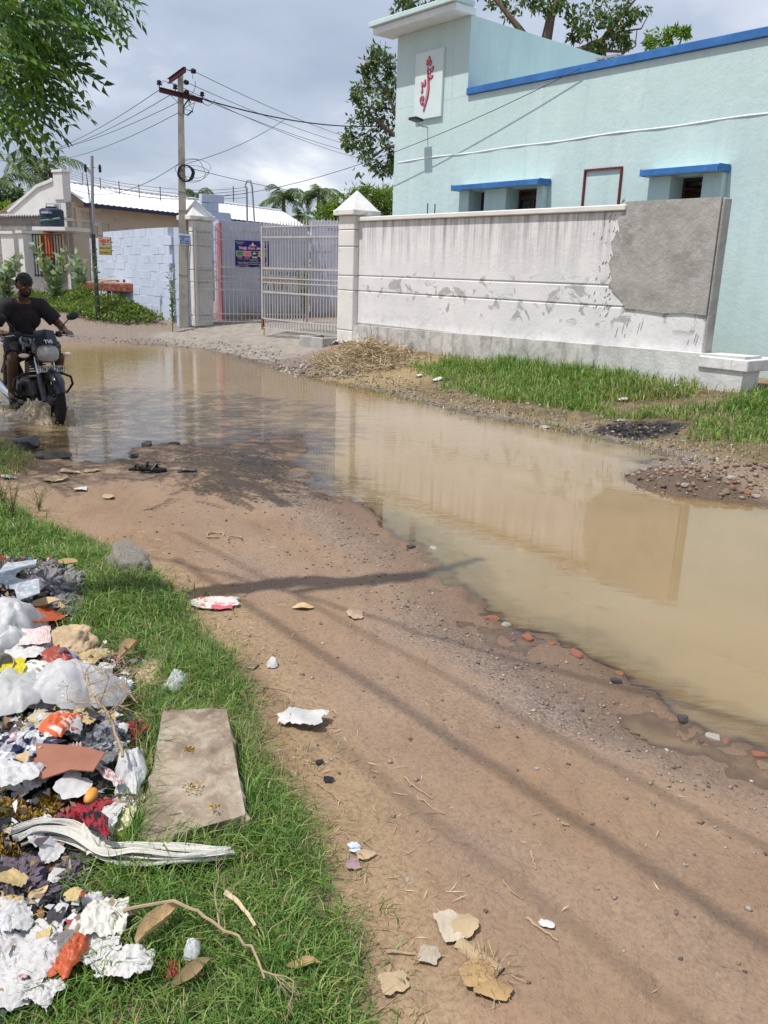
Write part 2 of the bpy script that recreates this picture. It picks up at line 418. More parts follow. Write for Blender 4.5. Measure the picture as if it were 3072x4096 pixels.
# the grey worn band of exposed stones runs along the near shore on the road
al = GX * .772 + GY * .635
band = np.exp(-((GW - .42 - .18 * nz) / .30) ** 2) * (sideG < 0) * (vG > .2) * S((GX + 2.5) / 1.5)
band2 = np.exp(-((GW - 1.05) / .45) ** 2) * (sideG < 0) * (vG > .25) * .45
gravel = np.clip(np.maximum(np.maximum(shoulder, band * (.5 + .5 * nz)), band2 * (.45 + nz)), 0, 1) * (1 - verge)
bankg = S((.6 + .25 * nz - GW) / .3) * (sideG > .5); gravel = np.maximum(gravel, bankg); verge = verge * (1 - bankg)
wetv = S((.16 + .10 * nz - GW) / .2)
wetv = np.maximum(wetv, .55 * S((.55 + .3 * nz - GW) / .4) * (sideG < 0))
wetv = np.maximum(wetv, .35 * S((1.1 - np.hypot(GX + 2.6, (GY - 7.05) / .75)) / .8) )
trash = S((-tG + .06 * nz2) / .15)
hayc = PG_H = P(790, 775, .3)
strawv = S((1.3 - np.hypot((GX - hayc[0]) / 1.5, (GY - hayc[1]) / 1.3)) / .6) * .8
strawv = np.maximum(strawv, S((.14 - np.abs(vG - .10 + .1 * nz)) / .1) * .35 * (vG > -.1) * (GY < 4.4))
ashv = S((1.0 - np.hypot((GX - ASH[0]) / .62, (GY - ASH[1]) / .45) + .3 * nz2) / .3)
gate_c = np.array([-2.9, 18.3]); gdir = np.array([-.66, .751]); gnor = np.array([-.751, -.66])
gs = (GX - gate_c[0]) * gdir[0] + (GY - gate_c[1]) * gdir[1]; gd = (GX - gate_c[0]) * gnor[0] + (GY - gate_c[1]) * gnor[1]
concv = S((2.7 - np.abs(gs) + .2 * nz2) / .4) * S((1.5 - gd + .25 * nz2) / .3) * (gd > -9)
hd = np.hypot((GX - HEAP[0]) / 1.25, (GY - HEAP[1]) / .62)
redv = S((1.15 + .2 * nz2 - hd) / .3)
trackv = np.zeros(len(GX))
for c0, wd_ in ((2.35, .16), (3.05, .13), (1.55, .12)):
    trackv = np.maximum(trackv, np.exp(-((al - c0 - .06 * np.sin(GX * 1.3 + GY * .7) - .05 * nz) / wd_) ** 2) * (.7 + .5 * nz))
trackv = np.clip(trackv * (sideG < 0) * (vG > .05), 0, 1)
ground = big('ground', np.stack([GX, GY, GZZ], 1), QF, M_EARTH, smooth=True,
             attrs=dict(verge=verge, gravel=gravel, wet=wetv, trash=trash, straw=strawv, ash=ashv, concrete=concv, redmud=redv, track=trackv))
ground['kind'] = 'structure'
# close the small hole under the camera
nb0 = na
bm = bmesh.new(); bm.from_mesh(ground.data); bm.verts.ensure_lookup_table()
bm.faces.new([bm.verts[i] for i in range(na - 1)][::-1]); bm.to_mesh(ground.data); bm.free()

# ------------------------------------------------------------------ water
t = NT('muddy_water'); v = t.coord('Object')
dep = t.attr('depth'); stir = t.attr('stir')
turb = t.ramp(dep, (.0, 0.0), (.012, .55), (.045, .92), (.09, 1.0))
n1 = t.noise(v, .8, 4, .5); n2 = t.noise(v, 7, 3, .5)
mud = t.ramp(n1, (.3, (.228, .156, .074)), (.7, (.278, .198, .102)))
mud = t.mix(stir, mud, (.25, .175, .098))
df = t.n('ShaderNodeBsdfDiffuse'); t.l(mud, df.inputs['Color'])
tp = t.n('ShaderNodeBsdfTransparent'); tp.inputs['Color'].default_value = (.80, .72, .58, 1)
mx = t.n('ShaderNodeMixShader'); t.l(turb, mx.inputs[0]); t.l(tp.outputs[0], mx.inputs[1]); t.l(df.outputs[0], mx.inputs[2])
ws = t.coord('Object', (1, 1, 1))
rip = t.noise(ws, 3.2, 3, .5, .6)
rot = t.n('ShaderNodeMapping'); rot.inputs['Rotation'].default_value = (0, 0, math.radians(-20)); rot.inputs['Scale'].default_value = (3.2, 13.0, 1)
t.l(t.coord('Object'), rot.inputs[0]); rp2 = t.noise(rot.outputs[0], 1.0, 3, .55, .8)
rip3 = t.noise(t.coord('Object', (1, 2.2, 1)), 9, 2, .5, .4)
hh = t.math('ADD', t.math('ADD', t.math('MULTIPLY', rip, .045), t.math('MULTIPLY', rip3, .016)), t.math('MULTIPLY', t.math('MULTIPLY', rp2, stir), 1.0))
N = t.bump(hh, .5, .016)
gl = t.n('ShaderNodeBsdfGlossy'); gl.inputs['Roughness'].default_value = .008; gl.inputs['Color'].default_value = (1, 1, 1, 1); t.l(N, gl.inputs['Normal'])
fr = t.n('ShaderNodeFresnel'); fr.inputs['IOR'].default_value = 1.6; t.l(N, fr.inputs['Normal'])
m2 = t.n('ShaderNodeMixShader'); t.l(fr.outputs[0], m2.inputs[0]); t.l(mx.outputs[0], m2.inputs[1]); t.l(gl.outputs[0], m2.inputs[2])
M_WATER = t.done(m2.outputs[0])
inw = (GW.reshape(nr, na) < .22) & (GZZ.reshape(nr, na) < .035)
fm = (inw[:-1, :-1] | inw[:-1, 1:] | inw[1:, 1:] | inw[1:, :-1]).ravel() & (GW[QF].min(1) < .25) & (R_.ravel()[QF].max(1) < 40)
Fw = QF[fm]; used = np.unique(Fw); remap = -np.ones(len(GX), int); remap[used] = np.arange(len(used))
BIKE = np.array([-3.57, 8.87])
stv = np.clip(1.0 * np.exp(-(np.hypot(GX + 3.6, GY - 10.2) / 2.9) ** 2) + .28 * S((12 - GY) / -3) + .06, 0, 1)
water = big('puddle', np.stack([GX[used], GY[used], np.zeros(len(used))], 1), remap[Fw], M_WATER, smooth=True,
            attrs=dict(depth=np.maximum(0, -GZZ[used]), stir=stv[used]))
water['kind'] = 'structure'
# a small second puddle on the far bank, left of the pole
sm = np.hypot((GX - P2[0]) / .75, (GY - P2[1]) / .9).reshape(nr, na) < 1.3
fm = (sm[:-1, :-1] & sm[1:, 1:] & sm[:-1, 1:] & sm[1:, :-1]).ravel()
Fw = QF[fm]; used = np.unique(Fw); remap[:] = -1; remap[used] = np.arange(len(used))
zl = float(np.median(GZZ[np.hypot((GX - P2[0]) / .75, (GY - P2[1]) / .9) < .75]))
pw = big('small_puddle', np.stack([GX[used], GY[used], np.full(len(used), zl)], 1), remap[Fw], M_WATER, smooth=True,
         attrs=dict(depth=np.maximum(0, zl - GZZ[used]), stir=.1 + 0 * GX[used]))
pw['kind'] = 'structure'
# ------------------------------------------------------------------ compound wall (local x along the wall, y behind it, z up)
WANG = math.atan2(-0.7727, 0.6348); WORG = (-0.72, 16.58, 0.0)
WM = Matrix.Translation(WORG) @ Matrix.Rotation(WANG, 4, 'Z')
def W2(s, d, z): return WM @ Vector((s, d, z))

t = NT('limewash'); v = t.coord('Object'); xyz = t.sep(v)
n1 = t.noise(v, 1.3, 6, .6); n2 = t.noise(v, 6, 7, .65, .5)
c = t.ramp(n1, (.3, (.60, .60, .62)), (.7, (.74, .73, .735)))
st = t.coord('Object', (7.5, 1, .42)); sn = t.noise(st, 1.0, 7, .7, .2)
top = t.ramp(t.math('MULTIPLY', xyz[2], .38), (.62, 0.0), (.98, 1.0))
c = t.mix(t.math('MULTIPLY', t.ramp(sn, (.46, 0.0), (.64, .9)), top), c, (.20, .195, .19))
bot = t.ramp(t.math('MULTIPLY', xyz[2], .5), (.30, 1.0), (.52, .0))
c = t.mix(t.math('MULTIPLY', t.ramp(n2, (.48, 0.0), (.66, .7)), bot), c, (.42, .36, .27))
pe = t.noise(t.coord('Object', (2.6, 1, 3.2)), 1.25, 8, .6, .9)
zb = t.math('SUBTRACT', 1.0, t.math('ABSOLUTE', t.math('MULTIPLY', t.math('SUBTRACT', xyz[2], 1.33), 2.3)), True)
c = t.mix(t.math('MULTIPLY', t.math('MULTIPLY', t.ramp(pe, (.56, 0.0), (.60, .85)), t.ramp(zb, (.15, 0.0), (.35, 1.0))), 1.0), c, t.ramp(n2, (.35, (.27, .265, .26)), (.65, (.42, .41, .40))))
dr = t.noise(t.coord('Object', (16, 1, 1.1)), 1.0, 5, .6, .2)
rt = t.math('MULTIPLY', t.ramp(t.math('MULTIPLY', xyz[0], .1), (.52, 0.0), (.60, 1.0)), t.ramp(dr, (.63, 0.0), (.70, .55)))
c = t.mix(rt, c, (.22, .23, .22))
N = t.bump(t.noise(v, 30, 6, .6), .35, .012); N = t.bump(n2, .25, .03, N)
M_LIME = t.done(t.bsdf(c, .9, N, 0, .2))
t = NT('plinth_render'); v = t.coord('Object'); n1 = t.noise(v, 3.0, 8, .7, .6); n2 = t.noise(t.coord('Object', (5, 1, 1.2)), 1.4, 7, .65)
xyz = t.sep(v)
c = t.ramp(n1, (.30, (.24, .235, .22)), (.5, (.48, .465, .44)), (.72, (.62, .61, .59)))
c = t.mix(t.ramp(n2, (.52, 0.0), (.68, .65)), c, (.15, .145, .14))
c = t.mix(t.ramp(t.math('MULTIPLY', xyz[0], .1), (.52, 0.0), (.70, .8)), c, t.ramp(n1, (.3, (.50, .51, .51)), (.7, (.70, .71, .71))))
M_PLINTH = t.done(t.bsdf(c, .9, t.bump(t.noise(v, 26, 6, .6), .5, .015), 0, .2))
M_CEMENT = mat('raw_cement', (.325, .315, .298), .9, .26, 2.2, .6, 16, col2=(.41, .40, .385), thr=(.48, .66), bd=.02)
M_PILLAR = mat('pillar_limewash', (.66, .645, .62), .9, .10, 2.0, .35, 28, col2=(.44, .42, .38), thr=(.60, .78), bd=.01)
M_CAP = mat('cap_limewash', (.68, .675, .66), .9, .1, 3, .4, 25, col2=(.30, .29, .27), thr=(.57, .72))

cw = empty('compound_wall', WORG, WANG)
tag(cw, 'stained whitewashed compound wall with grey cement patch, coping and low plinth', 'wall')
def wpart(name, m, box, parent=cw, bev=0.012):
    b = MB(); b.box(*box, bev=bev); return b.build(name, m, parent)
wpart('wall_core', M_LIME, (0.02, 7.40, .022, .17, .30, 2.50), bev=0)
wpart('wall_band', M_LIME, (0.02, 7.42, 0.0, .10, .70, 1.288))
wpart('wall_band', M_LIME, (0.02, 7.42, 0.0, .10, 1.304, 1.566))
wpart('wall_band', M_LIME, (0.02, 7.42, 0.0, .10, 1.582, 2.545))
wpart('coping', M_PILLAR, (0.0, 6.06, -.055, .22, 2.548, 2.625))
# plinth slopes a little with the ground and turns the corner at the right end
b = MB(); b.prism([(0.0, .10), (8.06, .10), (8.06, .80), (0.0, .66)], -.10, .30)
b.build('plinth', M_PLINTH, cw)
b = MB(); b.box(7.46, 8.12, -.13, .62, .62, .765, bev=.012); b.build('plinth_block', M_LIME, cw)
wpart('end_return', M_CEMENT, (7.425, 7.455, -.004, .175, .72, 2.655))
# patch of raw cement with a ragged left edge
edge = [(6.03, 2.66), (6.06, 2.55), (5.93, 2.44), (5.98, 2.28), (5.87, 2.16), (5.92, 1.98), (5.86, 1.86), (5.94, 1.7), (5.88, 1.58), (6.02, 1.47), (6.16, 1.38), (6.2, 1.28), (6.5, 1.27), (6.8, 1.245), (7.1, 1.27), (7.42, 1.255), (7.42, 2.66)]
ed = []
for i in range(len(edge)):
    a, c2 = edge[i], edge[(i + 1) % len(edge)]
    n_ = 4 if i < 11 else 1
    for k in range(n_):
        u = k / n_; j = .018 if i < 11 and k else 0
        ed.append((a[0] + (c2[0] - a[0]) * u + random.uniform(-j, j), a[1] + (c2[1] - a[1]) * u + random.uniform(-j, j)))
b = MB(); b.prism(ed, -.022, .05); b.build('cement_patch', M_CEMENT, cw)
wpart('cement_top', M_CEMENT, (6.07, 7.42, .051, .175, 2.55, 2.655), bev=.006)
# trowel splashes of cement along the ragged edge
b = MB()
for i in range(48):
    z = random.uniform(1.15, 2.5); x = 5.93 - abs(random.gauss(0, .20)); l = random.uniform(.012, .05); w = random.uniform(.003, .007)
    a = math.radians(random.uniform(35, 95)); dx, dz = math.cos(a) * l, math.sin(a) * l
    b.prism([(x, z), (x + w, z - w), (x + dx + w, z + dz - w), (x + dx, z + dz)], -.008, .01)
for i in range(9):
    z = random.uniform(.85, 1.2); x = random.uniform(6.0, 7.4); l = random.uniform(.05, .18); w = random.uniform(.003, .007)
    b.prism([(x, z), (x + w, z), (x + w + l * .2, z + l), (x + l * .2, z + l)], -.006, .01)
tag(b.build('cement_splash', M_CEMENT, cw), kind='stuff')

def gate_pillar(name, loc, rz, label, zb, zt):
    e_ = empty(name, loc, rz); tag(e_, label, 'gate pillar', None)
    h = .25
    joints = [.55, 1.30, 1.57, 2.10, 2.40]; zs = [zb] + [j for j in joints if j > zb + .1] + [zt - .10]
    b = MB(); b.box(-h + .025, h - .025, -h + .025, h - .025, zb - .1, zt - .05); b.build('core', M_PLINTH, e_)
    for a, c2 in zip(zs[:-1], zs[1:]):
        b = MB(); b.box(-h, h, -h, h, a + .006, c2 - .006, bev=.012); b.build('course', M_PILLAR, e_)
    b = MB(); b.box(-h - .075, h + .075, -h - .075, h + .075, zt - .10, zt, bev=.012); b.build('cap_slab', M_CAP, e_)
    b = MB(); q = h + .045; b.add([(-q, -q, zt), (q, -q, zt), (q, q, zt), (-q, q, zt), (0, 0, zt + .36)], [(0, 1, 4), (1, 2, 4), (2, 3, 4), (3, 0, 4), (3, 2, 1, 0)]); b.build('pyramid_cap', M_CAP, e_)
    return e_
p = W2(-.12, .13, 0)
gate_pillar('gate_pillar', (p.x, p.y, 0), WANG, 'white gate pillar with pyramid cap at the end of the stained wall', .28, 2.76)
LP = AT(430, 700, 20.75); LP[2] = 0
gate_pillar('gate_pillar', (LP[0], LP[1], 0), math.atan2(-.75, .66), 'white gate pillar with pyramid cap right behind the concrete pole', .30, 2.76)

# ------------------------------------------------------------------ blue building
t = NT('pale_blue_plaster'); v = t.coord('Object'); xyz = t.sep(v)
n1 = t.noise(v, .7, 6, .6); n2 = t.noise(v, 4.5, 7, .6, .6); st = t.noise(t.coord('Object', (3.2, 1, .25)), 1.2, 6, .6)
c = t.ramp(n1, (.3, (.455, .60, .61)), (.7, (.53, .665, .675)))
c = t.mix(t.ramp(st, (.48, 0.0), (.72, .30)), c, (.64, .735, .745))
c = t.mix(t.ramp(n2, (.60, 0.0), (.74, .45)), c, (.41, .52, .53))
c = t.mix(t.ramp(t.noise(v, 2.3, 8, .7), (.62, 0.0), (.75, .35)), c, (.38, .49, .50))
ls = t.noise(t.coord('Object', (2.4, 1, .16)), 1.5, 7, .65, .3); c = t.mix(t.ramp(ls, (.54, 0.0), (.70, .38)), c, (.37, .46, .46)); c = t.mix(t.math('MULTIPLY', t.ramp(xyz[2], (.45, 1.0), (1.1, 0.0)), t.ramp(n2, (.35, .1), (.65, .7))), c, (.42, .47, .44))
N = t.bump(t.noise(v, 12, 7, .65), .22, .025); N = t.bump(n2, .15, .05, N)
M_BLUE = t.done(t.bsdf(c, .85, N, 0, .25))
M_TRIM = mat('royal_blue_paint', (.035, .145, .40), .6, .22, 3, .2, 30, col2=(.08, .24, .50), thr=(.55, .75))
M_WHITE = mat('white_band', (.70, .74, .76), .85, .06, 3, .2)
M_PANEL = mat('relief_white', (.60, .70, .71), .85, .05, 3, .15)
M_WOOD = mat('dark_wood', (.055, .026, .018), .55, .25, 8, .3)
M_PINKD = mat('pink_dark', (.30, .030, .07), .6, .1, 9, .1); M_PINK = mat('pink_light', (.60, .20, .28), .6, .12, 9, .1)
M_GLASS = mat('dark_glass', (.03, .04, .045), .12, .1, 3, 0, spec=.6)
DB = 1.45
bb = empty('blue_building', WORG, WANG); tag(bb, 'pale blue plastered building with blue parapet band and raised corner tower', 'building')
def bpart(name, m, box, parent=bb, bev=0.0):
    b = MB(); b.box(*box, bev=bev); return b.build(name, m, parent)
# front wall built as strips around the two recessed windows
ZW0, ZW1 = 1.6, 3.11
bpart('wall', M_BLUE, (-.67, 12.0, DB, DB + .25, -.1, ZW0))
bpart('wall', M_BLUE, (-.67, 12.0, DB, DB + .25, ZW1, 4.74))
for a, c2 in ((-.67, 1.66), (2.04, 2.58), (3.26, 5.80), (6.30, 12.0)):
    bpart('wall', M_BLUE, (a, c2, DB, DB + .25, ZW0, ZW1))
bpart('inner_wall', M_BLUE, (-.67, 12.0, DB + .30, DB + .45, -.1, 4.6))
bpart('side_wall', M_BLUE, (-.67, -.42, DB + .25, DB + 8.0, -.1, 6.0))
bpart('side_wall', M_BLUE, (11.75, 12.0, DB + .25, DB + 8.0, -.1, 4.7))
bpart('back_wall', M_BLUE, (-.67, 12.0, DB + 8.0, DB + 8.2, -.1, 4.7))
bpart('roof_slab', M_BLUE, (-.42, 11.75, DB + .25, DB + 8.0, 4.55, 4.70))
bpart('tower_wall', M_BLUE, (-.67, 1.34, DB + .0, DB + .25, 4.743, 6.03))
b = MB(); b.prism([(DB + .25, 4.70), (DB + 7.7, 4.70), (DB + 7.7, 5.95), (DB + .25, 6.03)], 1.10, 1.34, plane='xz')
# prism is in xz with y extrusion: swap so the sloping parapet runs back from the front wall
b.v = [(y, x, z) for x, y, z in b.v]; b.build('tower_side_wall', M_BLUE, bb)
bpart('tower_roof', M_BLUE, (-.42, 1.10, DB + .25, DB + 4.5, 5.0, 5.1))
bpart('roof_overhang', M_WHITE, (-.95, 1.36, DB - .40, DB + .10, 6.035, 6.16), bev=.01)
bpart('overhang_lip', M_BLUE, (-1.02, 1.40, DB - .46, DB + .02, 6.163, 6.25), bev=.01)
bpart('parapet_band', M_TRIM, (1.36, 12.05, DB - .05, DB + .27, 4.745, 4.86), bev=.006)
b = MB(); pts = [Vector((s, DB + .001 + .004 * math.sin(s * 9), 3.77 + (s + .6) * .006 + .008 * math.sin(s * 3.1))) for s in np.linspace(-.55, 12, 90)]
b.tube(pts, .014, 6); b.build('string_band', M_WHITE, bb)
# windows: surround box, recessed frame, louvres or panes, blue shade
def window(s0, s1, kind):
    b = MB(); w = .045
    y0, y1 = DB + .19, DB + .25
    b.box(s0, s1, y0, y1, ZW1 - w, ZW1); b.box(s0, s1, y0, y1, ZW0, ZW0 + w); b.box(s0, s0 + w, y0, y1, ZW0 + w, ZW1 - w); b.box(s1 - w, s1, y0, y1, ZW0 + w, ZW1 - w)
    if kind == 'casement': b.box((s0 + s1) / 2 - .04, (s0 + s1) / 2 + .04, y0 - .004, y1, ZW0 + w, ZW1 - w); b.box(s0 + w, s1 - w, y0 - .002, y1, ZW1 - .17, ZW1 - .10)
    f = b.build('window', M_WOOD, bb)
    if kind == 'louvre':
        z = ZW0 + .10
        m_ = None
        while z < ZW1 - .06:
            b = MB(); b.box(s0 + w, s1 - w, -.045, .045, -.006, .006)
            if m_ is None: o = b.build('slat', M_WOOD, f); m_ = o.data
            else: o = bpy.data.objects.new('slat', m_); COL.objects.link(o); o.parent = f
            o.location = (0, DB + .215, z); o.rotation_euler = (math.radians(40), 0, 0); z += .085
        b = MB(); b.box(s0 + w, s1 - w, DB + .262, DB + .27, ZW0 + w, ZW1 - w); b.build('pane', M_GLASS, f)
    else:
        for a, c2 in ((s0 + .10, (s0 + s1) / 2 - .07), ((s0 + s1) / 2 + .07, s1 - .10)):
            for k in range(3):
                b = MB(); z0 = 2.05 + k * .30; b.box(a, c2, DB + .20, DB + .235, z0, z0 + .28); b.build('pane', M_GLASS, f)
        b = MB(); b.box(s0 + w, s1 - w, DB + .236, DB + .262, ZW0 + w, ZW1 - w); b.build('shutter', M_WOOD, f)
window(1.66, 2.04, 'louvre'); window(2.58, 3.26, 'casement'); window(5.80, 6.30, 'louvre')
for a, c2 in ((1.40, 1.655), (2.045, 2.575), (3.265, 3.40), (5.43, 5.795), (6.305, 6.60)):
    bpart('window_surround', M_BLUE, (a, c2, DB - .13, DB - .002, 1.7, 3.122), bev=.006)
for a, c2 in ((1.37, 3.44), (5.39, 6.62)):
    b = MB(); b.prism([(DB - .29, 3.125), (DB - .002, 3.127), (DB - .002, 3.235), (DB - .29, 3.195)], a, c2)
    b.v = [(y, x, z) for x, y, z in b.v]; sh = b.build('window_shade', M_BLUE, bb)
    b = MB(); b.box(a - .006, c2 + .006, DB - .313, DB - .292, 3.115, 3.205, bev=.004); b.box(c2 + .001, c2 + .02, DB - .29, DB - .01, 3.12, 3.215); b.box(a - .02, a - .001, DB - .29, DB - .01, 3.12, 3.215)
    b.build('painted_edge', M_TRIM, sh)
# relief panel with a stylised pink plant
pn = bpart('relief_panel', M_PANEL, (-.06, .71, DB - .05, DB - .001, 4.47, 5.62), bev=.004)
def ribbon(name, pts, r0, m, d, parent):
    b = MB(); L = []; R = []
    n_ = len(pts)
    for i, (x, z) in enumerate(pts):
        x0, z0 = pts[max(i - 1, 0)]; x1, z1 = pts[min(i + 1, n_ - 1)]
        tx, tz = x1 - x0, z1 - z0; l = math.hypot(tx, tz) + 1e-9; w = r0[i]
        L.append((x - tz / l * w, z + tx / l * w)); R.append((x + tz / l * w, z - tx / l * w))
    b.prism(L + R[::-1], DB - .05 - d, DB - .045); return b.build(name, m, parent)
def relief(x, z): return (x * .72 + .0, 4.47 + z)      # panel-local helper
stem = [(.235, .13), (.27, .25), (.315, .38), (.34, .52), (.335, .66), (.31, .80), (.305, .885)]
ribbon('stem', stem, [.004, .022, .034, .034, .026, .016, .006], M_PINKD, .014, pn)
for i in range(5): stem[i]
ribbon('stem_light', [(x - .012, z) for x, z in stem[:5]], [.002, .009, .013, .013, .004], M_PINK, .018, pn)
ribbon('stem_light', [(x + .016, z + .02) for x, z in stem[:5]], [.002, .006, .009, .008, .002], M_PINK, .018, pn)
sp = []
for k in range(15):
    a = -math.pi / 2 - k / 14 * math.pi * 2.2; rr_ = .075 - k * .0042
    sp.append((.185 + rr_ * math.cos(a) * 1.0, .345 + rr_ * math.sin(a)))
for q in (stem, sp): pass
def shift(pts): return [(x, 4.47 + z) for x, z in pts]
for ch in list(pn.children): bpy.data.objects.remove(ch)
ribbon('stem', shift(stem), [.004, .022, .034, .034, .026, .016, .006], M_PINKD, .014, pn)
ribbon('stem_light', shift([(x - .012, z) for x, z in stem[:5]]), [.002, .009, .013, .013, .004], M_PINK, .018, pn)
ribbon('stem_light', shift([(x + .016, z + .02) for x, z in stem[:5]]), [.002, .006, .009, .008, .002], M_PINK, .018, pn)
ribbon('curl', shift([(.25, .20), (.235, .26)] + sp), [.02] * 4 + [.017] * 9 + [.012] * 4, M_PINKD, .014, pn)
ribbon('curl_light', shift(sp[:10]), [.007] * 10, M_PINK, .018, pn)
ribbon('twig', shift([(.33, .50), (.345, .60), (.37, .68)]), [.003, .007, .004], M_PINKD, .012, pn)
for (x, z, a, l) in ((.285, .955, 100, .055), (.335, 1.0, 88, .062), (.375, .935, 60, .05), (.365, .80, 95, .05), (.43, .83, 62, .055), (.415, .70, 20, .05), (.235, .62, 75, .06), (.16, .60, 110, .05), (.165, .50, 80, .05)):
    ca, sa = math.cos(math.radians(a)), math.sin(math.radians(a))
    for m_, k, d in ((M_PINKD, 1.0, .012), (M_PINK, .66, .017)):
        pts = []
        for q in range(14):
            th = 2 * math.pi * q / 14; u = l * k * math.cos(th); w = l * k * .58 * math.sin(th) * (1 - .25 * math.cos(th))
            pts.append((x + u * ca - w * sa, 4.47 + z + u * sa + w * ca))
        b = MB(); b.prism(pts, DB - .05 - d, DB - .045); b.build('petal' if k == 1 else 'petal_light', m_, pn)
# flood light under the panel
fl = empty('flood_light', W2(.30, DB, 4.38), WANG); tag(fl, 'small black flood light on a bracket under the pink plant panel', 'lamp')
M_BLACK = mat('black_plastic', (.018, .018, .02), .45, .2, 6, .1)
b = MB(); b.box(-.11, .11, -.40, -.20, -.02, .025, Matrix.Rotation(math.radians(-8), 4, 'X'), bev=.008); b.build('lamp_head', M_BLACK, fl)
b = MB(); b.tube([(0, -.003, -.05), (0, -.12, -.06), (0, -.24, -.03)], .012, 6); b.build('bracket', mat('grey_metal', (.35, .35, .36), .5, .1, 6, .1, metal=.6), fl)
# dark red notice frame fixed to the wall
fr_ = empty('notice_frame', W2(4.5, DB, 2.9), WANG); tag(fr_, 'dark red steel notice frame on the blue wall between the window shades', 'frame')
M_RED = mat('dark_red_steel', (.14, .022, .02), .5, .2, 8, .15)
b = MB(); x0, x1, z0, z1, w = -.36, .36, -.55, .42, .028
b.box(x0, x1, -.035, -.002, z1 - w, z1); b.box(x0, x1, -.035, -.002, z0, z0 + w); b.box(x0, x0 + w, -.034, -.002, z0 + w, z1 - w); b.box(x1 - w, x1, -.034, -.002, z0 + w, z1 - w)
b.build('frame', M_RED, fr_)
# drain pipe stub in the tower wall and two hollow blocks left on the roof edge
b = MB(); b.tube([(1.30, DB + 4.1, 5.22), (1.62, DB + 4.1, 5.21)], .085, 14, cap=False); b.tube([(1.30, DB + 4.1, 5.22), (1.62, DB + 4.1, 5.21)], .07, 14, cap=False)
b.build('drain_pipe', M_WHITE, bb, smooth=True)
def hollow_block(s, d, z, rz, label):
    o = empty('hollow_block', W2(s, d, z), WANG + rz); tag(o, label, 'concrete block', 'blocks left on the roof edge')
    b = MB(); L, W_, H_ = .40, .20, .20
    for x in (-.2, -.02, .16): b.box(x, x + .04, 0, W_, 0, H_)
    b.box(-.16, -.02, 0, W_, 0, .035); b.box(-.16, -.02, 0, W_, H_ - .035, H_); b.box(.02, .16, 0, W_, 0, .035); b.box(.02, .16, 0, W_, H_ - .035, H_)
    b.box(-.16, -.02, W_ - .03, W_ - .001, .035, H_ - .035); b.box(.02, .16, W_ - .03, W_ - .001, .035, H_ - .035)
    b.build('block', M_CEMENT, o); return o
hollow_block(4.12, DB + .28, 4.80, .02, 'grey hollow concrete block lying behind the blue parapet edge')
bpart('block_rest', M_BLUE, (3.8, 4.9, DB + .26, DB + .55, 4.70, 4.798))
# two rusty starter bars standing behind the wall
for i, (s, d, h) in enumerate(((1.02, .9, .24), (1.22, .9, .22))):
    b = MB(); b.tube([W2(s, d, .2), W2(s + .01, d, 2.0), W2(s, d, 2.66 + h)], .011, 6)
    tag(b.build('steel_bar', mat('rusty_bar', (.05, .035, .03), .8, .3, 20, .2)), ['dark steel bar behind the wall coping, the one closer to the pillar', 'dark steel bar behind the wall coping, the one closer to the window'][i], 'steel bar', 'bars behind the wall')
# ------------------------------------------------------------------ text and boards
def text_mesh(name, body, size, m, parent, x, z, y, align='CENTER', bold=0.0, rot=0.0, ext=0.001, width=None):
    cu = bpy.data.curves.new(name, 'FONT'); cu.body = body; cu.size = size; cu.align_x = align; cu.align_y = 'CENTER'
    cu.extrude = ext; cu.offset = bold; cu.resolution_u = 3
    o = bpy.data.objects.new(name, cu); COL.objects.link(o)
    me = bpy.data.meshes.new_from_object(o); bpy.data.objects.remove(o); bpy.data.curves.remove(cu)
    if len(me.vertices) == 0: return None
    me.materials.clear()
    if width:
        xs = [v.co.x for v in me.vertices]; w = max(xs) - min(xs)
        if w > 0:
            for v in me.vertices: v.co.x *= width / w
    o = link_mesh(name, me, m, parent)
    o.location = (x, y, z); o.rotation_euler = Euler((math.radians(90), 0, 0)); 
    if rot: o.rotation_euler = (Matrix.Rotation(rot, 3, 'Y') @ Euler((math.radians(90), 0, 0)).to_matrix()).to_euler()
    return o
def flat(name, col, rough=.6): return mat(name, col, rough, .08, 12, .05, 60)
M_NAVY = flat('banner_navy', (.012, .012, .14), .35); M_PRW = flat('print_white', (.75, .75, .78)); M_PRY = flat('print_yellow', (.72, .62, .20)); M_PRP = flat('print_pink', (.75, .20, .30)); M_PRR = flat('print_red', (.42, .03, .04))
M_PRB = flat('print_blue', (.02, .07, .28)); M_PRG = flat('print_green', (.10, .28, .12)); M_PRK = flat('print_black', (.02, .02, .022)); M_GOLD = flat('print_gold', (.50, .25, .03))

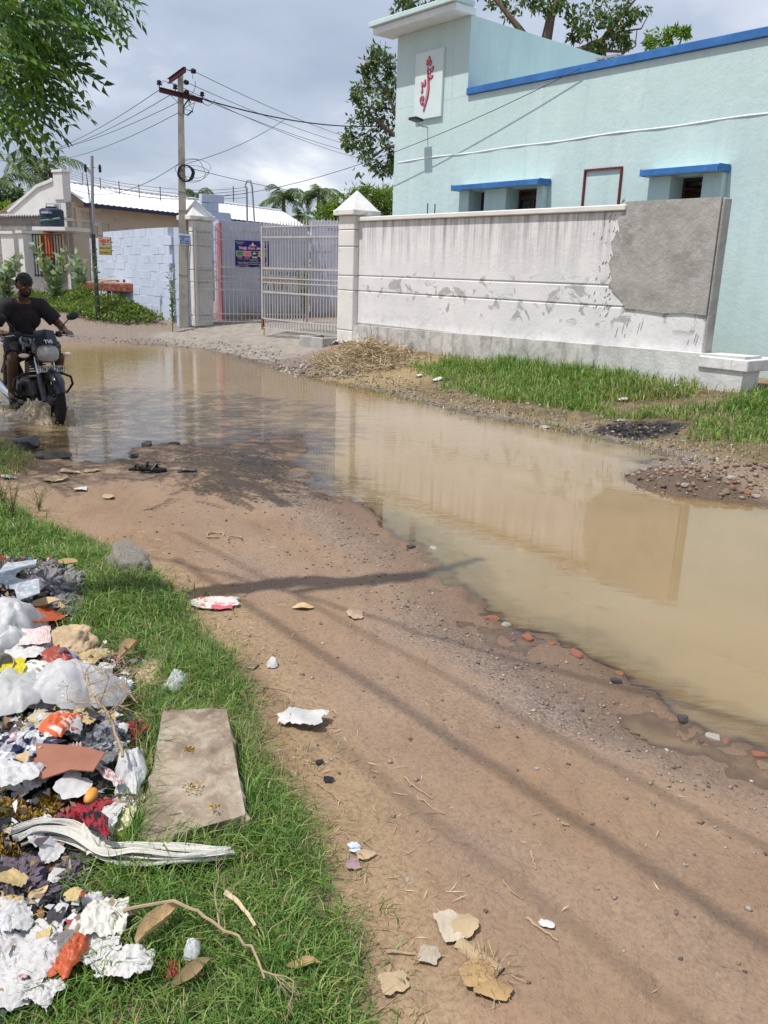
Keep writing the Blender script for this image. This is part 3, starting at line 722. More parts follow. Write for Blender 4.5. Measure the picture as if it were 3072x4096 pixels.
# ------------------------------------------------------------------ gates
M_GATE = mat('silver_gate_paint', (.44, .42, .42), .55, .12, 5, .15, 40, col2=(.30, .19, .12), thr=(.66, .76), spec=.4)
M_RUST = mat('rusty_steel', (.22, .10, .045), .85, .35, 12, .4, 50)
bar_mesh = {}
def gate_leaf(A, B, label, rails, nb, ztop, zbot, latch):
    A, B = np.array(A), np.array(B); L = float(np.hypot(*(B - A)))
    g = empty('gate', (A[0], A[1], 0), math.atan2(B[1] - A[1], B[0] - A[0])); tag(g, label, 'gate', 'entrance gate leaves')
    for z, h in rails:
        b = MB(); b.box(.03, L - .03, -.016, .016, z - h, z + h); b.build('rail', M_GATE, g)
    for x in (.0, L - .045):
        b = MB(); b.box(x, x + .045, -.022, .022, zbot - .02, ztop + .02); b.build('stile', M_GATE, g)
    key = (round(zbot, 2), round(ztop, 2))
    b = MB(); b.box(-.0075, .0075, -.0075, .0075, zbot, ztop + .03); o0 = b.build('bar', M_GATE, g)
    b = MB(); b.add([(-.016, -.005, ztop + .04), (.016, -.005, ztop + .04), (.016, .005, ztop + .04), (-.016, .005, ztop + .04), (0, 0, ztop + .15), (-.01, -.004, ztop + .0), (.01, -.004, ztop), (.01, .004, ztop), (-.01, .004, ztop)],
                  [(0, 1, 4), (1, 2, 4), (2, 3, 4), (3, 0, 4), (5, 6, 1, 0), (6, 7, 2, 1), (7, 8, 3, 2), (8, 5, 0, 3)]); s0 = b.build('spike', M_RUST if 0 else M_GATE, g)
    for i in range(nb):
        x = L * (i + 1) / (nb + 1)
        for src, nm in ((o0, 'bar'), (s0, 'spike')):
            o = src if i == 0 else bpy.data.objects.new(nm, src.data)
            if i: COL.objects.link(o); o.parent = g
            o.location = (x, 0, 0)
    if latch:
        b = MB(); b.box(L - .05, L + .005, -.03, .03, zbot - .03, zbot + .20); b.build('rust_sleeve', M_RUST, g)
        b = MB(); b.tube([(L - .02, -.03, zbot + .12), (L - .02, -.03, zbot - .17)], .009, 6); b.build('drop_rod', M_RUST, g)
        b = MB(); b.tube([(L - .06, -.035, 1.25), (L - .06, -.035, 1.62)], .014, 6); b.box(L - .10, L + .06, -.04, -.02, 1.30, 1.33); b.build('latch', M_GATE, g)
    return g
R_RAILS = [(.40, .014), (.60, .014), (1.165, .018), (1.366, .011), (1.46, .011), (1.66, .018), (2.29, .016), (2.50, .013)]
gR = gate_leaf((-.95, 16.90), (-2.81, 18.79), 'silver steel gate leaf with spikes hinged on the pillar by the stained wall', R_RAILS, 27, 2.50, .40, True)
hinge = AT(423, 620, 20.38); farp = AT(930 * .54 * K / K, 620, 20.9)
farp = AT((650 + 1135 / 1.9518) / K, 600, 21.1)
gL = gate_leaf((hinge[0], hinge[1]), (farp[0], farp[1]), 'silver steel gate leaf carrying the navy sports banner', [(.42, .012), (.60, .012), (1.15, .014), (1.34, .01), (1.45, .01), (1.66, .014), (2.26, .012), (2.46, .011)], 27, 2.46, .42, False)
# banner on the left leaf
bw, bh = .84, .585
_ld = np.array([farp[0] - hinge[0], farp[1] - hinge[1]]); _ld /= np.hypot(*_ld); _nr = np.array([_ld[1], -_ld[0]]); _rb = ray((650 + 705 / 1.9518) / K, (700 + 617 / 1.9518) / K)
c_ = CAM + _rb * (((hinge[:2] - CAM[:2]) @ _nr + .045) / (_rb[:2] @ _nr))
gang = math.atan2(farp[1] - hinge[1], farp[0] - hinge[0])
bn = empty('sports_banner', (c_[0], c_[1], c_[2]), gang); tag(bn, 'navy printed sports academy banner tied to the gate bars', 'banner')
b = MB(); V = []; F = []
nx, nz_ = 12, 8
for j in range(nz_ + 1):
    for i in range(nx + 1):
        x = -bw / 2 + bw * i / nx; z = -bh / 2 + bh * j / nz_
        V.append((x, .004 * math.sin(i * 1.3) * math.cos(j * 1.1), z + .008 * math.sin(i * 1.9) * (j == 0)))
for j in range(nz_):
    for i in range(nx): F.append((j * (nx + 1) + i, j * (nx + 1) + i + 1, (j + 1) * (nx + 1) + i + 1, (j + 1) * (nx + 1) + i))
b.add(V, F); V2 = [(x, y + .003, z) for x, y, z in V]; b.add(V2, [f[::-1] for f in F]); b.build('sheet', M_NAVY, bn, fix=False)
T = lambda s, sz, m, x, z, **k: text_mesh('lettering', s, sz, m, bn, x, z, k.pop('y', -.008), **k)
T('Triangle  Sports  Academy', .078, M_PRW, -.01, .125, bold=.006, width=.66); T('Triangle  Sports  Academy', .078, M_PRP, -.01, .125, bold=.0015, y=-.0105, width=.655)
T('90 00 10 68 17', .032, M_PRW, -.30, .25, width=.2); T('G. Ramaraj', .028, M_PRW, -.31, .215, width=.13); T('93 63 53 57 88', .032, M_PRW, .28, .25, width=.2); T('V. Ramaraj', .028, M_PRW, .29, .215, width=.13)
T('Opening  :  Morning 5.30 to Evening 8.30', .032, M_PRY, -.12, -.118, width=.46); T('INDOOR STADIUM', .03, M_PRY, .03, -.153, width=.21)
T('Address : Othangai main road, Perumal koil Street, Meenampatti', .03, M_PRW, .0, -.192, width=.72); T('Land Mark : Near Neelu Pub, Periyasamy Car parking, Vathalgudi', .03, M_PRW, .0, -.228, width=.70)
T('G.Ramaraja : 90 70 44 37 93', .028, M_PRY, -.26, -.268, width=.28); T('G.Ramaraja : 93 63 53 57', .028, M_PRY, .26, -.268, width=.25)
for i, (m1, m2) in enumerate(((M_PRG, M_RUST), (M_PRP, M_PRB), (M_PRK, M_PRW), (flat('print_tan', (.5, .36, .2)), M_RUST))):
    x0 = -.395 + i * .178
    b = MB(); b.box(x0, x0 + .165, -.0085, -.006, -.055, .062); b.build('picture_border', M_PRW, bn)
    b = MB(); b.box(x0 + .006, x0 + .159, -.0105, -.0085, -.049, .056); b.build('picture', m1, bn)
    b = MB(); b.add([(x0 + .03 + .11 * random.random(), -.0115, -.045 + .09 * random.random()) for _ in range(9)], [(0, 1, 2), (3, 4, 5), (6, 7, 8)]); b.build('picture_shape', m2, bn, fix=False)
    b = MB(); b.box(x0 + .025, x0 + .14, -.0085, -.006, -.088, -.066); b.build('caption', M_PRP if i != 2 else M_PRW, bn)
b = MB(); b.add([(-.06, -.009, .175), (.06, -.009, .175), (0, -.009, .275)], [(0, 1, 2)]); b.build('emblem', M_PRP, bn, fix=False)
b = MB(); b.add([(-.03, -.0105, .185), (.03, -.0105, .185), (0, -.0105, .24)], [(0, 1, 2)]); b.build('emblem', M_PRW, bn, fix=False)
b = MB(); b.prism([(.09 * math.cos(a) , .185 + .018 * math.sin(a)) for a in np.linspace(0, 2 * math.pi, 16)[:-1]], -.0082, -.006); b.build('emblem', flat('print_lblue', (.35, .45, .7)), bn)

# ------------------------------------------------------------------ painted block walls
def block_wall(name, A, B, z0, z1, m, label, thick=.2, drop=0.0, skip=None, L=.40, H=.20, mjoint=None, core=None):
    A, B = np.array(A[:2]), np.array(B[:2]); LL = float(np.hypot(*(B - A)))
    w = empty(name, (A[0], A[1], 0), math.atan2(B[1] - A[1], B[0] - A[0])); tag(w, label, 'wall')
    b = MB(); b.box(.01, LL - .01, .003, thick - .003, z0 - .2, core or z1 - .03); b.build('mortar_core', mjoint or m, w)
    def mk(l):
        b = MB(); b.box(.002, l - .002, 0, thick, .0025, H - .0025, bev=.003); o = b.build('block', m, w); me = o.data; bpy.data.objects.remove(o); return me
    full, half = mk(L), mk(L / 2)
    j = 0; z = z0
    while z < z1 - .02:
        x = 0 if j % 2 == 0 else -L / 2
        while x < LL - .05:
            l = L
            if x < 0: me, xx = half, 0
            elif x + L > LL + .02: me, xx = half, x
            else: me, xx = full, x
            if not (skip and skip(xx, z)):
                o = bpy.data.objects.new('block', me); COL.objects.link(o); o.parent = w
                o.location = (xx, random.uniform(-.006, .006), z + .012 * math.sin(xx * .9 + j)); o.rotation_euler = (0, random.uniform(-.006, .006), random.uniform(-.008, .008))
            x += L
        j += 1; z += H
    return w
t = NT('powder_blue_blocks'); v = t.coord('Object'); oi = t.n('ShaderNodeObjectInfo')
n1 = t.noise(v, 7, 6, .65, .4)
wv = t.n('ShaderNodeVectorMath', operation='ADD'); t.l(v, wv.inputs[0]); t.l(oi.outputs['Location'], wv.inputs[1])
nb = t.noise(wv.outputs[0], 1.4, 5, .6)
c = t.ramp(oi.outputs['Random'], (.0, (.49, .56, .69)), (1.0, (.53, .60, .73)))
c = t.mix(t.ramp(n1, (.55, 0.0), (.7, .5)), c, (.62, .68, .78)); c = t.mix(t.ramp(nb, (.56, 0.0), (.72, .4)), c, (.36, .38, .42))
M_PB = t.done(t.bsdf(c, .9, t.bump(t.noise(v, 45, 5, .6), .5, .01), 0, .2))
t = NT('lavender_blocks'); v = t.coord('Object'); oi = t.n('ShaderNodeObjectInfo')
n1 = t.noise(v, 7, 6, .65, .4)
wv = t.n('ShaderNodeVectorMath', operation='ADD'); t.l(v, wv.inputs[0]); t.l(oi.outputs['Location'], wv.inputs[1]); zz = t.sep(wv.outputs[0])[2]
nb = t.noise(wv.outputs[0], 1.7, 6, .65)
c = t.ramp(oi.outputs['Random'], (.0, (.49, .50, .62)), (1.0, (.56, .57, .69)))
c = t.mix(t.ramp(n1, (.58, 0.0), (.7, .4)), c, (.66, .67, .74)); c = t.mix(t.ramp(nb, (.55, 0.0), (.72, .5)), c, (.34, .34, .38))
c = t.mix(t.math('MULTIPLY', t.ramp(zz, (.45, 1.0), (.95, 0.0)), t.ramp(nb, (.3, .2), (.6, .95))), c, (.27, .22, .17))
M_LAV = t.done(t.bsdf(c, .9, t.bump(t.noise(v, 45, 5, .6), .5, .01), 0, .2))
bwA = np.array([-5.25, 20.55]); bwB = np.array([-8.75, 25.25])
BW = block_wall('block_wall', bwB, bwA, .30, 2.36, M_PB, 'powder blue painted block wall running beside the concrete pole', skip=lambda x, z: z > 2.28 and x < 1.2)
lA, lB = np.array([-4.15, 20.95]), np.array([-2.25, 23.6])
LW = block_wall('block_wall', lA, lB, .35, 2.60, M_LAV, 'lavender painted block wall behind the gates with a red end stripe')
b = MB(); b.box(-.012, .07, -.014, .07, .33, 2.66); b.build('red_stripe', mat('faded_red_paint', (.52, .18, .20), .85, .2, 5, .2), LW)
LW2 = block_wall('block_wall', lB + np.array([.05, .05]), np.array([.9, 24.3]), .35, 2.80, M_LAV, 'lavender cross wall at the far end of the gated yard')
# stepped masonry stub standing on the lavender wall behind the left pillar
sA = AT((650 + 308 / 1.9518) / K, 450, 22.6); sB = AT((650 + 538 / 1.9518) / K, 450, 22.9)
wid = float(np.hypot(*(sB - sA)[:2]))
block_wall('block_stub', sA, sB, 2.0, 3.40, M_PB, 'stepped whitewashed block stub rising behind the left gate pillar', H=.2, L=.3, core=2.95, skip=lambda x, z: (z > 2.95 and x > wid * .55))
# narrow block pier between blue wall and pole
pier = AT(378, 600, 20.75)
block_wall('block_pier', pier, pier + np.array([.36, -.12, 0]), .30, 2.46, M_PB, 'short powder blue block pier touching the concrete pole', L=.4, H=.2)

# ------------------------------------------------------------------ concrete utility pole
M_CONC = mat('pole_concrete', (.36, .335, .30), .9, .16, 3, .35, 40, col2=(.24, .225, .20), thr=(.52, .7))
M_MAROON = mat('maroon_arm', (.085, .02, .03), .6, .3, 8, .2); M_INS = mat('insulator_glaze', (.022, .018, .03), .25, .2, 10, 0)
M_WIRE = mat('wire_grey', (.055, .055, .06), .6, .1, 10, 0); M_CABLE = mat('cable_black', (.012, .012, .014), .5, .1, 10, 0)
PX = 20.6
pb = AT(397, 690, PX); ptop = AT(390, 160, PX)
POLE = np.array([pb[0], pb[1]])
pl = empty('utility_pole', (pb[0], pb[1], .25), math.radians(12)); tag(pl, 'tall concrete utility pole with two maroon crossarms and coiled cable', 'pole')
b = MB(); lean = np.array([ptop[0] - pb[0], 0])
H_ = ptop[2] - .25
for (z0, w0, d0, z1, w1, d1) in ((0, .105, .085, H_, .058, .06),):
    x1 = lean[0]
    b.add([(-w0, -d0, z0), (w0, -d0, z0), (w0, d0, z0), (-w0, d0, z0), (x1 - w1, -d1, z1), (x1 + w1, -d1, z1), (x1 + w1, d1, z1), (x1 - w1, d1, z1)], [(3, 2, 1, 0), (4, 5, 6, 7), (0, 1, 5, 4), (1, 2, 6, 5), (2, 3, 7, 6), (3, 0, 4, 7)])
b.build('shaft', M_CONC, pl)
def zp(x, y): return ((620 + x / 6.9125) / K, (250 + y / 6.9125) / K)      # enlarged view of the pole top
plM = Matrix.Translation((pb[0], pb[1], .25)) @ Matrix.Rotation(math.radians(12), 4, 'Z'); plI = plM.inverted()
def arm(a, c2, zc):
    A = P(*zp(*a), zc); B = P(*zp(*c2), zc)
    A, B = Vector(A), Vector(B); mid = (A + B) / 2
    return A, B
zlow = AT(*zp(725, 930), PX)[2]; zup = AT(*zp(705, 370), PX)[2]
armL = arm((140, 785), (1320, 1085), zlow); armU = arm((420, 545), (865, 225), zup)
def arm_obj(A, B, lim):
    d = (B - A); d.z = 0; L = min(d.length, lim); d.normalize(); mid = (A + B) / 2
    k = (Vector((pb[0] + lean[0] * .9, pb[1], A.z)) - mid); k.z = 0; 
    perp = k - d * k.dot(d); mid += perp - perp.normalized() * .09 * (1 if perp.length > 1e-6 else 0) * 0
    mid += Vector((0, -.10, 0))
    a, e_ = mid - d * L / 2, mid + d * L / 2
    M = plI @ Matrix.Translation(mid) @ Matrix.Rotation(math.atan2(d.y, d.x), 4, 'Z')
    b = MB(); b.box(-L / 2, L / 2, -.012, .012, -.05, .05, M); b.box(-L / 2, L / 2, -.05, -.012, .038, .05, M); b.box(-L / 2, L / 2, -.05, -.012, -.05, -.038, M)
    b.build('crossarm', M_MAROON, pl); return a, e_, d
aL, eL, dL = arm_obj(armL[0], armL[1], 1.5); aU, eU, dU = arm_obj(armU[0], armU[1], 1.4)
def insulator(p, horiz=None):
    p = Vector(p); M = plI @ Matrix.Translation(p)
    if horiz is not None: M = M @ horiz.to_track_quat('Z', 'Y').to_matrix().to_4x4()
    b = MB(); b.lathe([(.012, -.06), (.012, 0), (.05, .005), (.055, .03), (.028, .045), (.05, .055), (.045, .085), (.015, .10)], 12, M); b.build('insulator', M_INS, pl, smooth=True)
insulator(aL + Vector((0, 0, .09))); insulator(eL + Vector((0, 0, .09))); insulator(aL + (eL - aL) * .36 + Vector((0, 0, .09)))
wright = Vector((.75, .66, 0))
spl = [eU + wright * .14 + Vector((0, 0, .0)), (aU + eU) / 2 + wright * .17 + Vector((0, 0, -.10)), (aU + eU) / 2 + wright * .17 + Vector((0, 0, -.30))]
for q in spl: insulator(q, wright)
b = MB()
for q, src in zip(spl, (eU, (aU + eU) / 2, (aU + eU) / 2 - Vector((0, 0, .3)))): b.tube([plI @ Vector(src), plI @ (q - wright * .05)], .009, 5)
b.build('strap', M_WIRE, pl)
def loop(cen, r, wob, n=26, r2=None, ph=0):
    return [(cen[0] + r * math.cos(a + ph) + wob * math.sin(3 * a), cen[1] - .12 + wob * math.cos(2 * a), cen[2] + (r2 or r) * math.sin(a + ph)) for a in np.linspace(0, 2 * math.pi, n)]
cc = AT(400, 375, PX)
b = MB()
for i in range(5): b.tube([plI @ Vector(q) for q in loop(cc + np.array([.03, .02 * i, 0]), .15 + .008 * i, .012, ph=i, r2=.17)], .014, 5)
b.build('cable_coil', M_CABLE, pl, smooth=True)
b = MB()
for i, (r1, r2) in enumerate(((.32, .16), (.26, .24), (.38, .2))): b.tube([plI @ Vector(q) for q in loop(cc + np.array([.22, -.02 * i, .05 * i]), r1, .03, ph=i, r2=r2)], .005, 4)
b.build('loose_loop', M_WIRE, pl)
z0 = AT(*zp(920, 1030), PX - .1); z1 = AT(*zp(800, 1200), PX - .1); z2_ = AT(*zp(800, 1420), PX - .1); z3 = AT(*zp(900, 1460), PX - .1); z4_ = AT(*zp(1030, 1340), PX - .1)
b = MB(); b.tube([plI @ Vector(q) for q in (z0, z1, z2_, z3, z4_)], .016, 6); b.tube([plI @ Vector(AT(*zp(*q), PX - .12)) for q in ((580, 850), (760, 890), (930, 1010), (985, 1130))], .014, 6)
b.tube([plI @ Vector(AT(*zp(*q), PX - .12)) for q in ((790, 840), (910, 830), (960, 900), (950, 1010))], .012, 6)
b.build('jumper_cable', M_CABLE, pl, smooth=True)
b = MB()
for q in (((1040, 340), (1050, 450)), ((1100, 510), (1120, 640), (1080, 780), (980, 910)), ((920, 1040), (950, 1180), (1040, 1290), (1050, 1400)), ((1130, 1100), (950, 1180), (800, 1265)), ((800, 1275), (900, 1310), (1010, 1340), (1050, 1280), (1090, 1130)), ((185, 650), (190, 540), (230, 505), (380, 555), (640, 660)), ((1330, 1130), (1480, 1200), (1600, 1120), (1660, 1030)), ((430, 910), (560, 1030), (640, 1110))):
    b.tube([plI @ Vector(AT(*zp(*w), PX - .1)) for w in q], .006, 4)
b.build('loose_wire', M_WIRE, pl)
zz_ = [1.2, 2.05, 2.6, 3.0]
for z in zz_:
    b = MB(); k = (z - .25) / H_; w0 = .105 - .047 * k + .003; d0 = .085 - .025 * k + .003
    b.tube([(-w0 + lean[0] * k, -d0, z), (w0 + lean[0] * k, -d0, z - .01), (w0 + lean[0] * k, d0, z), (-w0 + lean[0] * k, d0, z + .01), (-w0 + lean[0] * k, -d0, z)], .004, 4); b.build('tie_wire', M_WIRE, pl)
sp_ = AT((690 + 807 / 16.59) / K, (910 + 790 / 16.59) / K, PX - .13)
sg = empty('pole_sign', sp_, math.radians(8)); tag(sg, 'small white and blue Tamil plate wired to the concrete pole', 'sign')
b = MB(); b.box(-.128, .128, 0, .006, -.115, .115, Matrix.Rotation(math.radians(4), 4, 'Y'), bev=.002); b.build('plate', flat('plate_paleblue', (.50, .60, .74)), sg)
text_mesh('lettering', 'ஏஞ்சல்', .075, M_PRB, sg, 0, .062, -.003, bold=.0025, width=.225, rot=math.radians(4)); text_mesh('lettering', 'E ஜூஸ் L & கூல்', .03, M_PRB, sg, 0, .005, -.003, bold=.001, width=.22, rot=math.radians(4))
text_mesh('lettering', '96779 80054', .05, M_PRB, sg, 0, -.038, -.003, bold=.002, width=.225, rot=math.radians(4)); text_mesh('lettering', '96778 06054', .05, M_PRB, sg, 0, -.084, -.003, bold=.002, width=.225, rot=math.radians(4))

# ------------------------------------------------------------------ slim steel pole, signboard
mp = AT(207, 600, 21.6); mt = AT(199.5, 337, 21.6)
st_ = empty('steel_pole', (mp[0], mp[1], .3)); tag(st_, 'slim grey steel pole with two insulators in front of the blue wall', 'pole')
M_STEEL = mat('galvanised', (.30, .31, .33), .5, .12, 5, .1, metal=.3); M_DKS = mat('dark_sleeve', (.045, .05, .065), .5, .2, 5, .1)
dx = mt[0] - mp[0]
b = MB(); b.tube([(0, 0, 0), (0, 0, 2.0)], .05, 10); b.build('sleeve', M_DKS, st_, smooth=True)
b = MB(); b.tube([(0, 0, 1.9), (dx * .5, 0, 2.9), (dx, 0, mt[2] - .3)], [.042, .036, .034], 10); b.build('shaft', M_STEEL, st_, smooth=True)
b = MB(); zt = mt[2] - .55; b.tube([(dx - .17, 0, zt + .02), (dx + .17, 0, zt)], .012, 6); b.box(dx - .14, dx + .05, -.03, .01, 2.18, 2.24); b.build('arm', M_STEEL, st_)
for x in (-.165, .165):
    b = MB(); b.lathe([(.015, -.09), (.03, -.08), (.035, -.04), (.02, -.03), (.035, -.02), (.035, .03), (.02, .04), (.034, .05), (.02, .08)], 10, Matrix.Translation((dx + x, 0, zt - .01))); b.build('insulator', M_INS, st_, smooth=True)
b = MB()
for k in range(3): b.tube([(dx - .15, -.01, zt - .08), (dx - .12 + .02 * k, -.03, zt - .8), (-.06 + .03 * k, -.06, 1.6), (-.10 + .05 * k, -.07, .9)], .005, 4)
b.build('down_wire', M_WIRE, st_)
sb = AT((380 + 650 / 16.59) / K, (950 + 560 / 16.59) / K, 22.0)
sbn = empty('shop_signboard', sb, math.radians(-6)); tag(sbn, 'small yellow Tamil signboard with red lettering on the blue block wall', 'sign')
b = MB(); b.box(-.158, .158, .006, .03, -.205, .205, bev=.003); b.build('back_box', M_DKS, sbn)
b = MB(); b.box(-.152, .152, 0, .006, -.198, .198); b.build('face', flat('sign_ochre', (.40, .34, .16)), sbn)
b = MB(); b.box(-.148, .148, -.003, -.0, -.195, -.108); b.build('lower_strip', flat('sign_mustard', (.36, .28, .05)), sbn)
b = MB(); b.box(-.135, .135, -.003, 0, .04, .185); b.build('name_ground', flat('sign_pale', (.52, .40, .30)), sbn)
text_mesh('lettering', 'ெஜயா', .13, M_PRR, sbn, 0, .115, -.005, bold=.004, width=.245)
text_mesh('lettering', 'மளிகை ஸ்டோர்', .06, M_PRG, sbn, 0, -.045, -.003, bold=.002, width=.27)
text_mesh('lettering', 'மேட்டுத்தெரு  98', .03, flat('print_olive', (.16, .13, .02)), sbn, 0, -.15, -.005, bold=.001, width=.25)
b = MB(); b.tube([(0, .03, .1), (0, .45, .1)], .012, 5); b.tube([(0, .03, -.1), (0, .45, -.1)], .012, 5); b.build('bracket', M_DKS, sbn)
# memorial poster on the lavender wall
ld = (lB - lA) / np.hypot(*(lB - lA)); ln = np.array([ld[1], -ld[0]])
def on_line(px, py, A, d, off):
    r_ = ray(px, py); nrm = np.array([d[1], -d[0]]); t_ = ((A - CAM[:2]) @ nrm + off) / (r_[:2] @ nrm); return CAM + r_ * t_
mpz = on_line((650 + 935 / 1.9518) / K, (700 + 828 / 1.9518) / K, lA, ld, .03)
me_ = empty('wall_poster', mpz, math.atan2(ld[1], ld[0])); tag(me_, 'white Tamil memorial poster with gold lettering pasted on the lavender wall', 'poster')
b = MB(); b.box(-.78, .78, -.004, .016, -.33, .33); b.build('sheet', flat('poster_white', (.62, .60, .56), .8), me_)
text_mesh('lettering', 'ஈ.M.ராமதுரை தந்தை', .14, M_PRB, me_, .08, .20, -.006, bold=.003, width=1.15)
text_mesh('lettering', 'இமாைவல்', .2, M_GOLD, me_, -.30, .02, -.006, bold=.006, width=.75); text_mesh('lettering', 'பு', .22, M_PRR, me_, .22, .02, -.006, bold=.008); text_mesh('lettering', 'கழாரம்', .2, M_GOLD, me_, .52, .01, -.006, bold=.006, width=.45)
text_mesh('lettering', '12வது நிைனவு நாள் அஞ்சலி', .09, M_PRK, me_, 0, -.27, -.006, bold=.002, width=1.3)
b = MB()
for k in range(5): x = -.5 + k * .16; b.prism([(x - .05, -.22), (x + .06, -.22), (x + .04, -.12 + .04 * random.random()), (x, -.07), (x - .04, -.13)], -.007, -.004)
b.build('print_figure', flat('print_grey', (.14, .15, .14)), me_)
for x, z in ((-.70, .22), (-.70, .08)): text_mesh('lettering', 'ந', .13, M_PRR, me_, x, z, -.006, bold=.004)

# ------------------------------------------------------------------ cream house behind the blue wall
HA = np.array([-10.42, 28.12]); HD = np.array([5.8, 11.1]); HD = HD / np.hypot(*HD)
hs = empty('cream_house', (HA[0], HA[1], 0), math.atan2(HD[1], HD[0])); tag(hs, 'long cream house with white sheet roof and sloping gable parapet', 'house')
M_CREAM = mat('cream_wall', (.50, .45, .365), .9, .10, 1.2, .3, 20, col2=(.36, .32, .26), thr=(.56, .74)); M_GAB = mat('gable_white', (.66, .655, .64), .9, .08, 1.5, .3, 20, col2=(.5, .49, .47), thr=(.6, .75))
t = NT('white_roof_sheet'); v = t.coord('Object'); c = t.ramp(t.noise(v, 2, 5), (.3, (.80, .81, .83)), (.7, (.88, .88, .89))); M_ROOF = t.done(t.bsdf(c, .35, None, 0, .5))
b = MB(); b.box(0, 13, 0, .22, .2, 3.50); b.build('long_wall', M_CREAM, hs)
b = MB(); b.prism([(.0, .2), (2.66, .2), (2.66, 3.14), (2.6, 3.18), (1.2, 3.92), (.45, 4.10), (.45, 4.0), (.0, 4.0)], -.02, .2); b.v = [(y, x, z) for x, y, z in b.v]; b.build('gable_wall', M_GAB, hs)
b = MB(); b.prism([(2.66, 3.16), (2.7, 3.24), (1.22, 4.02), (.45, 4.20), (.45, 4.105), (1.2, 3.925)], -.07, .25); b.v = [(y, x, z) for x, y, z in b.v]; b.build('gable_coping', M_GAB, hs)
b = MB(); b.box(-.06, .26, .02, .44, 3.55, 4.36, bev=.01); b.box(-.09, .29, -.01, .47, 4.363, 4.44, bev=.01); b.build('gable_pier', M_GAB, hs)
# corrugated tile sheet: wave along the eave
nx, ny = 150, 3; V = []; F = []
for j, (yy, zz_) in enumerate(((-.45, 3.50), (-.02, 3.72), (.45, 3.96), (.95, 4.20))):
    for i in range(nx + 1):
        x = .32 + 12.9 * i / nx; V.append((x, yy, zz_ + .018 * math.cos(i * math.pi / 1.5)))
for j in range(3):
    for i in range(nx): F.append((j * (nx + 1) + i, j * (nx + 1) + i + 1, (j + 1) * (nx + 1) + i + 1, (j + 1) * (nx + 1) + i))
n0 = len(V); V += [(x, y, z - .02) for x, y, z in V]; F += [tuple(i + n0 for i in f[::-1]) for f in F]
b = MB(); b.add(V, F); rf = b.build('roof', M_ROOF, hs, fix=False)
b = MB(); b.add([(.3, .95, 4.22), (13.2, .95, 4.22), (13.2, 4.2, 3.0), (.3, 4.2, 3.0)], [(0, 1, 2, 3)]); b.build('rear_slope', M_ROOF, rf, fix=False)
b = MB(); b.box(.32, 13.2, .88, 1.02, 4.19, 4.25, bev=.02); b.build('ridge_cap', M_ROOF, rf)
b = MB(); b.box(.3, 13.2, -.48, -.455, 3.37, 3.49); b.build('fascia', mat('navy_fascia', (.02, .024, .075), .5, .2, 4, .1), hs)
b = MB(); b.box(4.2, 9, -.55, -.002, 2.28, 2.36); b.build('window_ledge', M_CREAM, hs)
b = MB(); b.box(4.8, 6.2, -.02, -.002, 1.2, 2.2); b.build('window', M_WOOD, hs)
# Hindu swastik in raised plaster, an auspicious mark
em = empty('wall_emblem', (0, 0, 0), 0, hs)
eb = MB(); M_EM = mat('emblem_plaster', (.60, .545, .455), .85, .05, 5, .1); q = .42; w = .055
pc = on_line((651 * .4822) / K, (600 + 583 * .4822) / K, HA, HD, 0); loc_s = float((pc[:2] - HA) @ HD); zc = float(pc[2])
kx, kz = .95, .40
def ebox(x0, x1, z0, z1): eb.box(loc_s + x0, loc_s + x1, -.035, -.001, zc + z0, zc + z1)
for z0 in (-.045, .045): pass
a, h_, wd, hd_ = kx, kz, .085, .05
ebox(-a, a, -hd_, hd_); ebox(-wd, wd, hd_ + .001, h_); ebox(-wd, wd, -h_, -hd_ - .001)
ebox(wd + .001, a, h_ - 2 * hd_, h_); ebox(-a, -wd - .001, -h_, -h_ + 2 * hd_); ebox(-a, -a + 2 * wd, hd_ + .001, h_); ebox(a - 2 * wd, a, -h_, -hd_ - .001)
eb.build('relief', M_EM, em); em.name = 'wall_emblem'
# porch in front of the gable: slab, grille, doors, gate post wall, tank
gx = np.array([HD[1], -HD[0]])            # to the right along the gable
def gl(px, py, off):                      # hit a plane parallel to the gable, off metres in front of it
    A = HA - HD * off; r_ = ray(px, py); t_ = ((A - CAM[:2]) @ HD) / (r_[:2] @ HD); p_ = CAM + r_ * t_
    return float((p_[:2] - A) @ gx), float(p_[2])
def z2p(x, y): return (x * 800 / 1659) / K, (600 + y * 800 / 1659) / K
PM = Matrix(((gx[0], HD[0], 0, HA[0]), (gx[1], HD[1], 0, HA[1]), (0, 0, 1, 0), (0, 0, 0, 1)))    # local x right along the gable, y back
def porch(name, label, cat): o = empty(name); o.matrix_world = PM; tag(o, label, cat); return o
def gb(b, x0y0, x1y1, off, th):
    (a, z1), (c2, z0) = gl(*z2p(*x0y0), off), gl(*z2p(*x1y1), off); b.box(a, c2, -off, -off + th, z0, z1); return a, c2, z0, z1
b = MB(); q = gb(b, (265, 635), (540, 668), 1.2, 1.18); o_ = b.build('porch_slab', M_GAB, None); o_.matrix_world = Matrix.Identity(4); o_.parent = hs; o_.matrix_parent_inverse = hs.matrix_world.inverted() 
porch_parent = empty('porch_room'); porch_parent.matrix_world = PM; tag(porch_parent, 'small porch with orange and yellow doors under the water tank', 'porch')
o_.parent = porch_parent; o_.matrix_parent_inverse = Matrix.Identity(4)
M_ORANGE = mat('orange_door', (.50, .10, .025), .6, .15, 5, .15); M_YELLOW = mat('mustard_door', (.42, .27, .02), .6, .15, 5, .15)
